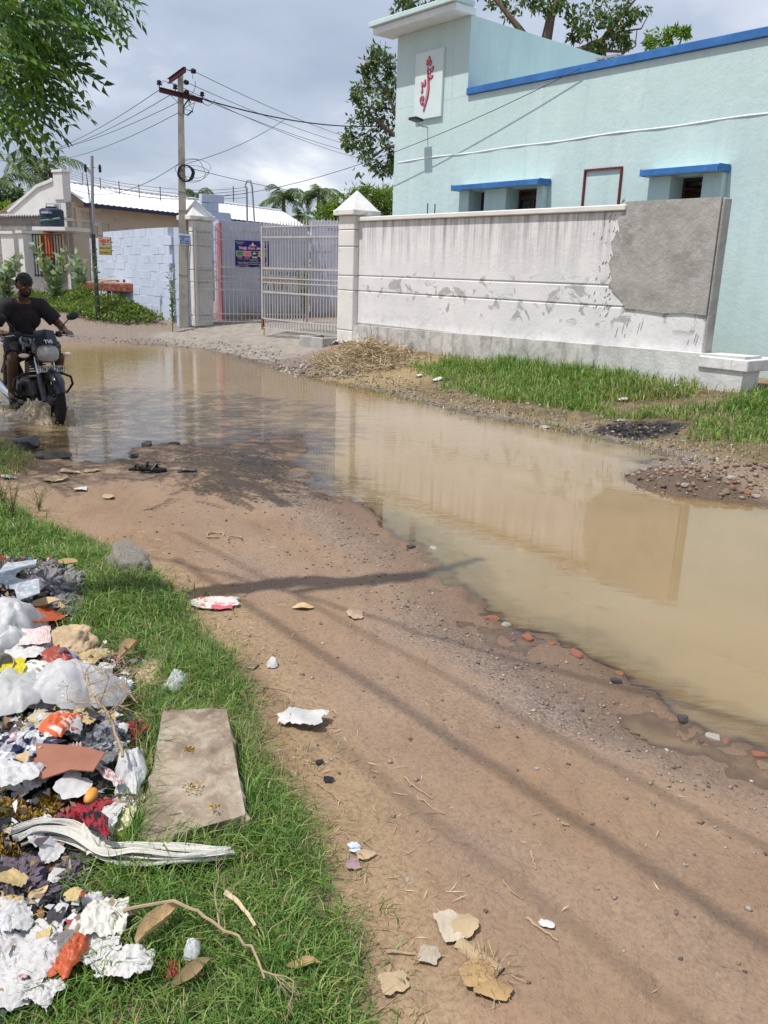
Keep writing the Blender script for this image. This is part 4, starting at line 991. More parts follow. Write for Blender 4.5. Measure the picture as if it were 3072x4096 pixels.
for nm, m_, a_, c2_ in (('door', M_YELLOW, (285, 695), (362, 1000)), ('door', M_ORANGE, (366, 685), (441, 895)), ('wall', mat('porch_cream', (.52, .47, .38), .9, .1, 3, .2), (441, 690), (540, 1010))):  # mustard and orange doors, pale cream porch wall
    b = MB(); gb(b, a_, c2_, .62, .05); b.build(nm, m_, porch_parent)
b = MB(); gb(b, (215, 640), (540, 1100), .10, .05); b.build('back_wall', M_CEMENT, porch_parent)
gr_ = porch('grille_gate', 'black iron grille gate in front of the orange door', 'gate')
a, c2, z0, z1 = gb(MB(), (222, 700), (525, 975), 1.75, .03)
for k in range(13):
    b = MB(); x = a + (c2 - a) * k / 12; b.box(x - .012, x + .012, -1.76, -1.735, z0 - .3, z1); b.build('bar', M_BLACK, gr_)
for z in (z1, (z0 * .62 + z1 * .38), z0 - .25):
    b = MB(); b.box(a, c2, -1.775, -1.725, z - .02, z + .02); b.build('rail', M_BLACK, gr_)
gp = porch('gate_post_wall', 'chunky off-white gate post wall beside the black grille', 'wall')
b = MB(); a, c2, z0, z1 = gb(b, (3, 690), (145, 1120), 1.9, .25); b.build('wall', M_GAB, gp)
b = MB(); a2, c3, z0, z1 = gb(b, (148, 690), (222, 1120), 2.1, .55); b.build('post', M_GAB, gp)
b = MB(); b.box(a - .6, c2 + .02, -1.95, -1.6, z1 - .015, z1 + .07); b.box(a2 - .04, c3 + .04, -2.16, -1.5, z1 + .002, z1 + .08); b.build('coping', M_GAB, gp)
gwA = PM @ Vector((gl(*z2p(-90, 600), .5)[0], -.5, 0)); gwB = PM @ Vector((gl(*z2p(375, 600), .5)[0], -.5, 0))
ztop = gl(*z2p(200, 562), .5)[1]
gw = block_wall('block_wall', (gwA.x, gwA.y), (gwB.x - .1, gwB.y), .4, ztop, mat('grey_block', (.24, .23, .225), .9, .2, 5, .4, 30, rnd=.18), 'bare grey block wall under a corrugated sheet edge', H=.2, L=.4)
LLw = float((gwB - gwA).length)
b = MB(); V = []; F = []
for j, yy in enumerate((-.12, .9)):
    for i in range(90): V.append((-.05 + (LLw + .1) * i / 89, yy, ztop + .05 + .12 * j + .03 * math.sin(i * 1.5)))
for i in range(89): F.append((i, i + 1, 90 + i + 1, 90 + i))
b.add(V, F); b.build('sheet_edge', mat('asbestos', (.40, .40, .40), .9, .15, 4, .2), gw, fix=False)
# water tank on the slab
tc, tz = gl(*z2p(435, 622), .62); tl = gl(*z2p(367, 560), .62)[0]; trr = gl(*z2p(503, 560), .62)[0]; R0 = (trr - tl) / 2
th_ = gl(*z2p(435, 476), .62)[1]
tk = empty('water_tank'); tk.matrix_world = PM @ Matrix.Translation((tc, -.62, q[3] + .001)); tag(tk, 'dark blue ribbed plastic water tank on the porch slab', 'water tank')
Ht = th_ - q[3]
prof = [(R0 * .96, 0)]
for k in range(7):
    z = Ht * (.04 + k * .115); prof += [(R0 * .96, z), (R0, z + Ht * .03), (R0, z + Ht * .07), (R0 * .96, z + Ht * .10)]
prof += [(R0 * .97, Ht * .86), (R0 * .80, Ht * .93), (R0 * .45, Ht * .97)]
M_TANK = mat('tank_plastic', (.016, .026, .055), .4, .15, 4, .05)
b = MB(); b.lathe(prof, 28); b.build('shell', M_TANK, tk, smooth=True)
b = MB(); b.lathe([(R0 * .46, Ht * .96), (R0 * .46, Ht * 1.03), (R0 * .2, Ht * 1.05)], 20); b.build('lid', M_TANK, tk, smooth=True)
b = MB(); b.box(-R0 * .1, R0 * .75, -R0 - .012, -R0 * .6, Ht * .66, Ht * .76); b.build('label_plate', flat('label_pale', (.30, .34, .42)), tk)
b = MB(); b.tube([(-R0, -R0 * .35, Ht * .28), (-R0 * .2, -R0 * 1.03, Ht * .30), (R0 * .75, -R0 * .75, Ht * .38), (R0 * 1.2, -R0 * .2, Ht * .46)], .035, 6); b.build('green_hose', mat('green_hose', (.05, .16, .10), .6, .2, 8, .2), tk, smooth=True)
b = MB(); b.tube([(-R0 * .9, .1, Ht), (-R0 * .9, .1, Ht * 1.2), (R0 * .8, .1, Ht * 1.17), (R0 * .8, .1, Ht * .95)], .016, 6); b.build('pipe', M_STEEL, tk, smooth=True)
# rusty red handcart frame by the wall
ct = empty('red_cart', AT(278, 585, 24.2) * np.array([1, 1, 0]) + np.array([0, 0, .35]), math.radians(-12)); tag(ct, 'rusty red metal cart frame parked in the weeds by the wall', 'cart')
M_CART = mat('red_cart_paint', (.26, .055, .035), .75, .25, 6, .3, col2=(.32, .20, .15), thr=(.5, .65))
b = MB(); b.box(-.95, .95, -.5, .5, .78, .83, bev=.01); b.build('deck', mat('cart_deck', (.40, .26, .20), .85, .25, 4, .3), ct)
b = MB(); b.box(-.95, .95, -.53, -.502, .60, .80, bev=.008); b.box(-.95, .95, .502, .53, .60, .80); b.box(-.98, -.952, -.5, .5, .6, .8); b.box(.952, .98, -.5, .5, .6, .8); b.build('apron', M_CART, ct)
for x, y in ((-.88, -.46), (.88, -.46), (-.88, .46), (.88, .46)):
    b = MB(); b.box(x - .04, x + .04, y - .04, y + .04, -.05, .775); b.build('leg', M_CART, ct)
b = MB(); b.tube([(-.1, -.1, .86), (.3, -.15, .89), (.6, -.1, .86), (.9, -.12, .86)], [.05, .06, .04, .03], 8); b.build('black_bundle', M_CABLE, ct, smooth=True)
b = MB(); b.box(-.9, -.45, -.4, .3, .835, .86, Matrix.Rotation(.05, 4, 'Y')); b.build('cardboard', mat('cardboard', (.38, .27, .17), .85, .12, 6, .2), ct)
# twin service pipes with a hooked head behind the yard wall
tp_ = empty('service_mast', AT((650 + 690 / 1.9518) / K, 440, 23.2) * np.array([1, 1, 0]) + np.array([0, 0, 2.2])); tag(tp_, 'pair of thin hooked service pipes above the lavender wall', 'mast')
ztp = AT((650 + 672 / 1.9518) / K, (700 + 45 / 1.9518) / K, 23.2)[2] - 2.2
b = MB(); b.tube([(-.10, 0, 0), (-.10, 0, ztp * .88), (-.14, 0, ztp * .92)], .025, 8); b.build('pipe', M_STEEL, tp_, smooth=True)
b = MB(); b.tube([(.12, 0, 0), (.04, 0, ztp * .9), (.0, 0, ztp), (-.09, 0, ztp), (-.14, 0, ztp * .93)], .022, 8); b.build('pipe', M_STEEL, tp_, smooth=True)

# ------------------------------------------------------------------ concrete drain box at the right gate pillar
dbp = PG(700, 742)
dr_ = empty('drain_box', (dbp[0] - .02, dbp[1] + .05, dbp[2] - .06), WANG + .1); tag(dr_, 'open concrete drain box at the foot of the right gate pillar', 'drain')
b = MB()
b.box(-.36, .36, -.33, -.25, -.1, .20, bev=.012); b.box(-.36, .36, .25, .33, -.1, .20, bev=.012); b.box(-.36, -.28, -.249, .249, -.1, .198, bev=.01); b.box(.28, .36, -.249, .249, -.1, .198, bev=.01); b.box(-.28, .28, -.25, .25, -.1, .0)
b.build('rim', M_CEMENT, dr_)

# ------------------------------------------------------------------ overhead wires
def wire(p0, p1, sag, label, r=.007, m=None, group='overhead wires', n=22, cat='wire'):
    p0, p1 = Vector(p0), Vector(p1); b = MB()
    b.tube([p0.lerp(p1, i / n) - Vector((0, 0, 4 * sag * (i / n) * (1 - i / n))) for i in range(n + 1)], r, 5)
    return tag(b.build('overhead_wire', m or M_WIRE, None, smooth=True), label, cat, group)
def z1p(x, y): return (x / 1.659) / K, (y / 1.659) / K
tgt = lambda y: AT(860, y, 42)
for i, (q, yy) in enumerate(zip(spl, (322, 334, 346))):
    wire(q + wright * .05, tgt(yy), .25, ['uppermost line wire from the pole towards the tree', 'middle line wire from the pole towards the tree', 'lowest line wire from the pole towards the tree'][i])
wire(aU, tgt(358), .3, 'line wire tied to the rear end of the upper crossarm')
wire(eL + Vector((0, 0, .04)), AT(858, 269, 30), .25, 'thick black cable leaving the lower crossarm towards the blue tower', .016, M_CABLE)
svc = wire(W2(-14.5, DB - .75, 3.95), W2(3.92, DB - .07, 4.80), .95, 'sagging service wire hooked onto the blue parapet by the blocks', .0065)
for i, (a, y_) in enumerate(((aL, (325, 910)), (aL + (eL - aL) * .22 - Vector((0, 0, .06)), (330, 918)), (Vector(AT(*z1p(1180, 680), PX)), (385, 957)), (Vector(AT(*z1p(1180, 750), PX)), (340, 1010)))):
    wire(a, AT(*z1p(y_[0] - 420, y_[1] + (150, 120, 60, 25)[i]), 44), (.5, .5, .4, .6)[i], ['line wire from the outer insulator running left behind the neem leaves', 'line wire from under the lower crossarm running left', 'line wire tied to the pole shaft running left', 'slack phone wire from the pole shaft running left'][i])
wire(AT(*z1p(1180, 1090), PX), AT(*z1p(480, 1255), 30), .35, 'slack phone wire from the cable coil to the cream house')
wire(AT(*z1p(1240, 1085), PX), AT(615, 258, 26), .12, 'thin wire rising from the cable coil to the line wires')
wire(AT(*z1p(1240, 1110), PX), AT(850, 432, 34), .2, 'thin wire from the cable coil over the palms')
def bundle(pa, pb_, D0, D1, label, nspace):
    A, B = Vector(AT(*z1p(*pa), D0)), Vector(AT(*z1p(*pb_), D1)); o = empty('wire_bundle', A); tag(o, label, 'wires', 'overhead wires')
    for k in range(4):
        b = MB(); b.tube([A.lerp(B, u) - A - Vector((0, 0, .55 * 4 * u * (1 - u) * .6 + .09 * k + .02 * math.sin(9 * u + k))) for u in np.linspace(0, 1, 24)], .006, 4); b.build('strand', M_WIRE, o)
    for k in range(nspace):
        u = (k + .5) / nspace; p_ = A.lerp(B, u) - A - Vector((0, 0, .55 * 4 * u * (1 - u) * .6))
        b = MB(); b.box(-.012, .012, -.008, .008, -.34, .05, Matrix.Translation(p_)); b.build('spacer', M_RUST, o)
bundle((380, 1095), (1640, 1240), 33, 23.2, 'bundle of line wires with small spacers over the cream roof', 9)
bundle((440, 1360), (1180, 1515), 29, 23.0, 'bundle of service wires with spacers across the cream wall', 6)
# the pole and lines left of the camera whose shadows lie across the road
NP = np.array([-2.30, 3.12])
np_ = empty('roadside_pole', (NP[0], NP[1], .1)); tag(np_, 'concrete roadside pole left of the rubbish, carrying the road lines', 'pole')
b = MB(); b.add([(-.075, -.06, 0), (.075, -.06, 0), (.075, .06, 0), (-.075, .06, 0), (-.055, -.05, 6.3), (.055, -.05, 6.3), (.055, .05, 6.3), (-.055, .05, 6.3)], [(3, 2, 1, 0), (4, 5, 6, 7), (0, 1, 5, 4), (1, 2, 6, 5), (2, 3, 7, 6), (3, 0, 4, 7)]); b.build('shaft', M_CONC, np_)
b = MB(); b.box(-.65, .65, -.03, .03, 5.95, 6.03, Matrix.Rotation(math.radians(40), 4, 'Z')); b.build('crossarm', M_MAROON, np_)
SH = Vector((-SUN_DIR.x, -SUN_DIR.y, 0)) / SUN_DIR.z
def over(px, py, h):                     # point at height h whose sun shadow falls on the given view pixel
    g = P(px, py, .06); return Vector((g[0], g[1], .06)) - SH * (h - .06) + Vector((0, 0, h - .06))
def road_wire(a, c2, h, r, label):
    A, B = over(*a, h), over(*c2, h); d = (B - A).normalized(); wire(A - d * 2.2, B + d * 4, .0, label, r, M_CABLE, 'lines above the road', 8)
road_wire((860, 1345), (1659, 1543), 6.6, .013, 'thick insulated line above the road towards the water')
road_wire((950, 1591), (1659, 2060), 6.4, .015, 'thick insulated line above the middle of the dirt road')
road_wire((915, 1439), (1339, 1664), 6.5, .010, 'insulated line above the road, leading to the far pole')
road_wire((880, 1740), (970, 1810), 6.3, .008, 'thin insulated line above the near road edge')
# ------------------------------------------------------------------ vegetation helpers
def unit(a): return a / (np.linalg.norm(a, axis=1, keepdims=True) + 1e-12)
def leaf_quads(C, axis, length, width, rng, fold=.0):
    """one diamond per leaf: returns verts (4n,3), faces (n,4), per-vertex random"""
    n = len(C); axis = unit(axis); rv = unit(rng.normal(size=(n, 3))); side = unit(np.cross(axis, rv)); nrm = np.cross(axis, side)
    L = np.asarray(length).reshape(-1, 1) * np.ones((n, 1)); W = np.asarray(width).reshape(-1, 1) * np.ones((n, 1))
    V = np.stack([C, C + axis * L * .45 + side * W * .5 + nrm * L * fold, C + axis * L, C + axis * L * .45 - side * W * .5 + nrm * L * fold], 1).reshape(-1, 3)
    F = np.arange(4 * n).reshape(n, 4); r = np.repeat(rng.random(n), 4)
    return V, F, r
def blades(X, Y, Z, length, width, lean, rng):
    """grass blades: 5 verts, two quads folded to tris -> faces as (n*3,3) triangles"""
    n = len(X); az = rng.random(n) * 2 * math.pi; ax2 = az + rng.normal(0, .5, n)
    L = length; d = np.stack([np.cos(az), np.sin(az)], 1); s = np.stack([-np.sin(ax2), np.cos(ax2)], 1)
    b0 = np.stack([X, Y, Z - .006], 1)
    m = b0.copy(); m[:, :2] += d * (lean * L * .30)[:, None]; m[:, 2] += L * .62 * np.cos(lean * .5)
    tp = b0.copy(); tp[:, :2] += d * (lean * L * .85)[:, None]; tp[:, 2] += L * np.maximum(.15, 1 - .42 * lean)
    w = (width * .5)[:, None]; s3 = np.concatenate([s, np.zeros((n, 1))], 1)
    V = np.stack([b0 - s3 * w, b0 + s3 * w, m + s3 * w * .8, m - s3 * w * .8, tp], 1).reshape(-1, 3)
    o = np.arange(n)[:, None] * 5
    F = np.concatenate([o + np.array([[0, 1, 2]]), o + np.array([[0, 2, 3]]), o + np.array([[3, 2, 4]])], 0)
    return V, F, np.repeat(rng.random(n), 5)
def project(Pn):
    d = Pn - CAM; k = d @ _f; k = np.where(np.abs(k) < 1e-6, 1e-6, k)
    return np.where(k > 0, (1536 + FPX * (d @ _r) / k) / K, -9999), np.where(k > 0, (2048 - FPX * (d @ _u) / k) / K, -9999)
M_BARK = mat('bark', (.14, .10, .075), .9, .3, 6, .6, 30); M_PTRUNK = mat('palm_trunk', (.20, .17, .14), .9, .2, 5, .5, 20)

# ------------------------------------------------------------------ coconut palms
M_PALM = leafmat('palm_leaf', (.085, .15, .045), .5, .3, .4, (.30, .26, .06))
def palm(px, py, D, span, label, seed, trunk=True, nf=17):
    rng = np.random.default_rng(seed); c = AT(px, py, D); Lf = span * .5 * K / FPX * D
    o = empty('coconut_palm', (c[0], c[1], .35)); tag(o, label, 'palm', 'coconut palms behind the houses')
    h = c[2] - .35
    b = MB(); b.tube([(rng.normal(0, .3), 0, 0), (.1, .05, h * .5), (0, 0, h)], [.28, .2, .15], 8); b.build('trunk', M_PTRUNK, o, smooth=True)
    V = []; F = []; R = []
    for k in range(nf):
        az = 2 * math.pi * (k * .382 + rng.random() * .1); up = rng.uniform(-.25, 1.15); L = Lf * rng.uniform(.8, 1.15)
        d = np.array([math.cos(az), math.sin(az), 0]); n = 34; pts = []
        p = np.zeros(3); ang = up
        for i in range(n):
            pts.append(p.copy()); p = p + (d * math.cos(ang) + np.array([0, 0, 1]) * math.sin(ang)) * L / n; ang -= (1.9 + .4 * up) / n * (.5 + i / n)
        pts = np.array(pts); s = np.array([-d[1], d[0], 0])
        for i in range(2, n):
            u = i / n; ll = L * .30 * math.sin(math.pi * min(1, u * .85 + .12)) ** .8
            tg = pts[i] - pts[i - 1]; tg /= np.linalg.norm(tg)
            for sg_ in (-1, 1):
                a = s * sg_ * .8 + tg * .55 + np.array([0, 0, -.25 - .7 * rng.random()]); a /= np.linalg.norm(a)
                b0 = len(V); wd = tg * .022 * L / 3
                wd = tg * .035
                V += [pts[i] - wd, pts[i] + wd, pts[i] + a * ll * .6 + wd * .7, pts[i] + a * ll + np.array([0, 0, -.12 * ll]), pts[i] + a * ll * .6 - wd * .7]
                F += [(b0, b0 + 1, b0 + 2, b0 + 4), (b0 + 4, b0 + 2, b0 + 3, b0 + 3)]; r_ = rng.random() * .85; R += [r_] * 5
        b0 = len(V); rw = .03
        for i in range(0, n, 3): V += [pts[i] + s * rw * (1 - i / n), pts[i] - s * rw * (1 - i / n)]; R += [.95] * 2
        for i in range(len(range(0, n, 3)) - 1): F.append((b0 + 2 * i, b0 + 2 * i + 1, b0 + 2 * i + 3, b0 + 2 * i + 2))
    me = bpy.data.meshes.new('crown'); me.from_pydata([tuple(v) for v in V], [], [f if f[3] != f[2] else f[:3] for f in F])
    a = me.attributes.new('rnd', 'FLOAT', 'POINT'); a.data.foreach_set('value', np.array(R, np.float32))
    cr = link_mesh('crown', me, M_PALM, o); cr.location = (0, 0, h)
    return o
palm(97, 372, 70, 190, 'coconut palm whose crown rises right behind the gable pier of the cream house', 1, nf=20)
palm(-8, 395, 62, 180, 'coconut palm half behind the neem leaves, left of the cream house', 2)
palm(424, 424, 90, 95, 'small distant coconut palm between the pole and the left pillar', 3)
palm(612, 428, 75, 140, 'bushy coconut palm above the gates, beside a taller slender one', 4, nf=20)
palm(688, 418, 72, 118, 'slender coconut palm between the bushy palm and the bright green tree', 5)
palm(832, 420, 80, 95, 'coconut palm with only its tips showing behind the bright green tree', 6, nf=13)
palm(650, 465, 60, 95, 'low young coconut palm with a yellow frond behind the yard wall', 7, nf=11)

# ------------------------------------------------------------------ leafy trees
def leafy_tree(name, label, base, limbs, clusters, leafm, leafL, leafW, per, seed, cat='tree', group=None, droop=.35):
    """limbs: list of (points, radii) in world; clusters: list of (center, radius)"""
    rng = np.random.default_rng(seed); base = np.array(base, float)
    o = empty(name, base); tag(o, label, cat, group)
    b = MB()
    for pts, rad in limbs: b.tube([np.array(p) - base for p in pts], rad, 7)
    b.build('trunk', M_BARK, o, smooth=True)
    C = []; A = []
    for c, r in clusters:
        n = max(8, int(per * rng.uniform(.7, 1.3)))
        # each cluster is a few sprays, so gaps stay open
        for s_ in range(max(3, n // 16)):
            dd = unit(rng.normal(size=(1, 3)))[0]; cc_ = np.array(c) + dd * r * rng.uniform(.2, 1.0)
            q = cc_ + rng.normal(size=(16, 3)) * r * .20; ax = unit(rng.normal(size=(16, 3)) + dd * .6 - np.array([0, 0, droop]))
            C.append(q); A.append(ax)
    C = np.concatenate(C) - base; A = np.concatenate(A)
    V, F, R = leaf_quads(C, A, leafL * rng.uniform(.65, 1.25, len(C)), leafW * rng.uniform(.7, 1.2, len(C)), rng, .06)
    big('crown', V, F, leafm, o, attrs=dict(rnd=R)); return o
def c3(px, py, D, r): return (AT(px, py, D), r * K / FPX * D)
M_TL = leafmat('tree_leaf', (.085, .155, .052), .45, .4, .45, (.24, .20, .06)); M_BRIGHT = leafmat('bright_leaf', (.16, .27, .035), .35, .45, .5)
M_DKGREEN = leafmat('dark_tree_leaf', (.05, .10, .03), .4, .3, .5)
lf = [(815, 128, 26), (835, 112, 22), (800, 150, 26), (790, 185, 28), (812, 205, 30), (775, 205, 20), (838, 185, 26), (792, 235, 28), (828, 240, 26), (770, 262, 26), (752, 285, 24), (795, 285, 28), (836, 275, 24), (748, 305, 18), (778, 318, 24),
      (812, 325, 28), (842, 320, 24), (788, 350, 24), (822, 358, 26), (845, 352, 18), (848, 210, 20), (846, 145, 20), (785, 160, 14)]
tp2 = [(872, 12, 26), (900, 8, 26), (925, 22, 16), (950, 2, 26), (985, -8, 26), (1030, -25, 26), (1075, 5, 22), (1108, 12, 26), (1140, 0, 24), (1170, 22, 20), (1215, 10, 24), (1232, 52, 26), (1262, 40, 26), (1288, 68, 26), (1305, 35, 28), (1345, 20, 28), (1375, 12, 22),
       (1330, 62, 22), (1362, 48, 20), (1290, 95, 18), (1322, 92, 18), (1352, 85, 14), (1250, 75, 18), (1180, -30, 40), (1300, -25, 40)]
TD = 25.5
limb = lambda pts, rad: ([AT(x, y, TD + dz) for x, y, dz in pts], rad)
tb = AT(1180, 700, TD); tb = np.array([tb[0], tb[1], .3])
limbs = [([tb, tb + np.array([.1, 0, 3]), AT(1175, 110, TD), AT(1190, 35, TD), AT(1235, -60, TD)], [.30, .26, .17, .12, .06]),
         limb([(1172, 130, 0), (1120, 60, 0), (1080, 10, 0), (1040, -30, 0)], [.12, .09, .06, .03]), limb([(1178, 150, 0), (1060, 300, .5), (930, 300, 0), (850, 290, 0), (815, 262, 0), (790, 240, 0)], [.13, .11, .09, .07, .05, .02]),
         limb([(880, 310, 0), (830, 320, 0), (800, 345, 0)], [.06, .04, .02]), limb([(870, 300, 0), (845, 220, 0), (800, 150, 0)], [.06, .04, .02]), limb([(1180, 120, 0), (1250, 110, 0), (1300, 88, 0), (1345, 30, 0), (1380, -10, 0)], [.12, .10, .08, .05, .02]),
         limb([(1300, 88, 0), (1330, 70, 0), (1385, 62, 0), (1402, 30, 0)], [.05, .03, .02, .01]), limb([(1230, 112, 0), (1290, 108, 0), (1350, 112, 0), (1372, 100, 0), (1376, 66, 0)], [.06, .05, .03, .02, .012]), limb([(1190, 40, 0), (1215, 8, 0), (1225, -20, 0)], [.06, .05, .03]), limb([(1060, 300, .5), (980, 120, 0), (940, 20, 0)], [.07, .05, .02])]
leafy_tree('rain_tree', 'large half bare tree with hanging leafy boughs behind the blue tower', tb, limbs, [c3(x, y, TD + random.uniform(-.6, .6), r) for x, y, r in lf + tp2], M_TL, .17, .07, 120, 21, droop=.5)
cb = AT(1440, 300, 24); cb = np.array([cb[0], cb[1], .3])
leafy_tree('parapet_tree', 'fresh green treetop just showing over the blue parapet', cb, [([cb, AT(1440, 130, 24)], [.12, .05]), ([AT(1440, 130, 24), AT(1468, 95, 24), AT(1484, 52, 24)], [.03, .02, .012])], [c3(x, y, 24, r) for x, y, r in ((1405, 85, 16), (1430, 78, 18), (1450, 82, 16), (1470, 72, 10), (1412, 100, 18), (1440, 100, 18), (1480, 70, 6))], M_BRIGHT, .17, .06, 90, 22)
gb_ = AT(775, 560, 44); gb_ = np.array([gb_[0], gb_[1], .35])
leafy_tree('bamboo_tree', 'bright yellow green feathery tree behind the right gate pillar', gb_, [([gb_, AT(775, 470, 44)], [.2, .1])], [c3(x, y, 44, r) for x, y, r in ((700, 462, 18), (715, 448, 20), (735, 438, 20), (760, 425, 20), (790, 420, 22), (820, 422, 22), (842, 430, 22), (728, 462, 20), (755, 450, 22), (785, 445, 24), (815, 448, 24), (843, 455, 22), (770, 470, 20), (800, 472, 20), (735, 478, 18), (840, 480, 20), (860, 445, 20))], M_BRIGHT, .42, .07, 190, 23, droop=.6)
for i, (lab, cl, D, m_) in enumerate((('dark green tree behind the cream house gable', ((15, 440, 22), (35, 425, 16), (0, 425, 20), (-20, 445, 22), (30, 455, 14)), 50, M_DKGREEN), ('bright green bush tree beside the grey block wall', ((8, 470, 18), (-10, 485, 18), (12, 455, 12), (-14, 462, 18)), 36, M_BRIGHT))):
    g_ = AT(cl[0][0], 600, D); g_ = np.array([g_[0], g_[1], .35])
    leafy_tree('yard_tree', lab, g_, [([g_, AT(cl[0][0], cl[0][1], D)], [.15, .06])], [c3(x, y, D, r) for x, y, r in cl], m_, .35, .14, 170, 30 + i, group='trees behind the cream house')

# ------------------------------------------------------------------ neem tree overhead on the left
t = NT('neem_leaf'); a = t.attr('rnd')
c = t.ramp(a, (.0, (.022, .058, .018)), (.5, (.050, .118, .024)), (.82, (.12, .23, .03)), (.95, (.28, .32, .04)))
p_ = t.bsdf(c, .38, None, 0, .5); tr = t.n('ShaderNodeBsdfTranslucent'); t.l(t.mix(1.0, c, (1.1, 1.35, .4), 'MULTIPLY'), tr.inputs['Color'])
mx = t.n('ShaderNodeMixShader'); mx.inputs[0].default_value = .38; t.l(p_, mx.inputs[1]); t.l(tr.outputs[0], mx.inputs[2]); M_NEEM = t.done(mx.outputs[0])
def neem_proto(rng):
    V = []; F = []
    L = .36; n = 6
    def rach(u): return np.array([L * u, 0, -.10 * L * u * u * 2.2])
    V += [rach(0) + [0, .002, 0], rach(0) - [0, .002, 0], rach(.5) + [0, .0015, 0], rach(.5) - [0, .0015, 0], rach(1)]; F += [(0, 1, 3, 2), (2, 3, 4, 4)]
    for i in range(n):
        u = .18 + .78 * i / (n - 1)
        for sg_ in (-1, 1):
            l = .088 * (1 - .25 * abs(u - .5)) * rng.uniform(.85, 1.1); b0 = len(V); p = rach(u)
            d1 = np.array([.45, sg_ * .85, -.25]); d1 /= np.linalg.norm(d1); d2 = np.array([.85, sg_ * .35, -.55]); d2 /= np.linalg.norm(d2)
            wv = np.cross(d1, [0, 0, 1.0]); wv /= np.linalg.norm(wv); w = .0165; m = p + d1 * l * .5; e_ = m + d2 * l * .55
            V += [p, m + wv * w, e_, m - wv * w * 1.0, m + np.array([0, 0, -.003])]
            F += [(b0, b0 + 1, b0 + 4, b0 + 4), (b0 + 1, b0 + 2, b0 + 4, b0 + 4), (b0, b0 + 4, b0 + 3, b0 + 3), (b0 + 4, b0 + 2, b0 + 3, b0 + 3)]
    return np.array(V, float), np.array([f[:3] for f in F if f[3] == f[2]] + [q for f in F if f[3] != f[2] for q in ((f[0], f[1], f[2]), (f[0], f[2], f[3]))])
rng = np.random.default_rng(77); protos = [neem_proto(rng) for _ in range(4)]
NPOLY = [(-60, -80), (255, -80), (235, 0), (190, 10), (150, 25), (120, 55), (130, 90), (118, 120), (105, 155), (110, 175), (80, 200), (55, 225), (30, 250), (0, 262), (-60, 265)]
def neem_positions():
    C = []
    tries = 0
    while len(C) < 2700 and tries < 60:
        tries += 1
        n = 4000
        q = np.array([-5.0, 7.7, 4.5]) + rng.uniform(-1, 1, (n, 3)) * np.array([2.7, 2.9, 2.1])
        e_ = (((q - np.array([-5.0, 7.7, 4.5])) / np.array([2.7, 2.9, 2.1])) ** 2).sum(1)
        u, v = project(q); inside = (u > -40) & (v > -60) & (u < 1700)
        pd = poly_sdist(u, v, NPOLY)
        ok = (e_ < 1) & (((~inside) & (rng.random(n) < .5)) | (inside & (pd < 0))) & (q[:, 2] > 2.35)
        # nothing may hang into the middle of the view
        C += list(q[ok][:600])
    return np.array(C)
NC = neem_positions()
u, v = project(NC); pd = poly_sdist(u, v, NPOLY); vis = (pd < 5) & (u > -60)
extra = []
while len(extra) < 300:                     # dense sprays in the part that hangs into view
    px, py = rng.uniform(-40, 290), rng.uniform(-60, 300)
    if poly_sdist(np.array([px]), np.array([py]), NPOLY)[0] < -2 and rng.random() < (1.0 if px < 130 else .55): extra.append(AT(px, py, rng.uniform(5.6, 7.2)))
NC = np.concatenate([NC[~vis], NC[vis][::3], np.array(extra)])
Vs = []; Fs = []; Rs = []; off = 0
tr0 = np.array([-6.0, 7.0, 4.6])
for q in NC:
    pv, pf = protos[rng.integers(4)]
    out = q - tr0; out[2] *= .4; out /= np.linalg.norm(out)
    ax = out * .8 + rng.normal(0, .55, 3) + np.array([.25, 0, -.35]); ax /= np.linalg.norm(ax)
    upv = np.array([0, 0, 1.0]) + rng.normal(0, .35, 3); y_ = np.cross(upv, ax); y_ /= np.linalg.norm(y_); z_ = np.cross(ax, y_)
    s_ = rng.uniform(.75, 1.15); Rm = np.stack([ax, y_, z_], 1)
    Vs.append(q + (pv * s_) @ Rm.T); Fs.append(pf + off); off += len(pv); r0 = rng.random() ** 1.3; Rs.append(np.full(len(pv), r0))
nm_ = empty('neem_tree', (-6.3, 6.9, .12)); tag(nm_, 'neem tree with drooping serrated leaves reaching over the road', 'tree')
base = np.array([-6.3, 6.9, .12])
big('crown', np.concatenate(Vs) - base, np.concatenate(Fs), M_NEEM, nm_, attrs=dict(rnd=np.concatenate(Rs)))
b = MB(); b.tube([(0, 0, -.05), (.1, .1, 1.5), (.3, .2, 2.9), (.5, .3, 4.2)], [.24, .19, .17, .1], 10)
for pts in (((.2, .15, 2.6), (1.3, -.1, 3.4), (2.4, -.5, 3.7), (3.3, -.9, 3.6)), ((.3, .2, 2.9), (1.2, 1.2, 3.9), (2.2, 1.8, 4.6)), ((.4, .2, 3.6), (1.6, .2, 4.8), (2.9, -.3, 5.0)), ((.2, .1, 2.7), (.3, -1.2, 3.8), (.9, -2.0, 4.4)), ((2.4, -.5, 3.7), (2.9, -.7, 3.2), (3.3, -.8, 2.8))):
    b.tube(pts, [.09, .06, .035, .015][:len(pts)] if len(pts) == 4 else [.07, .04, .015], 6)
b.build('trunk', M_BARK, nm_, smooth=True)

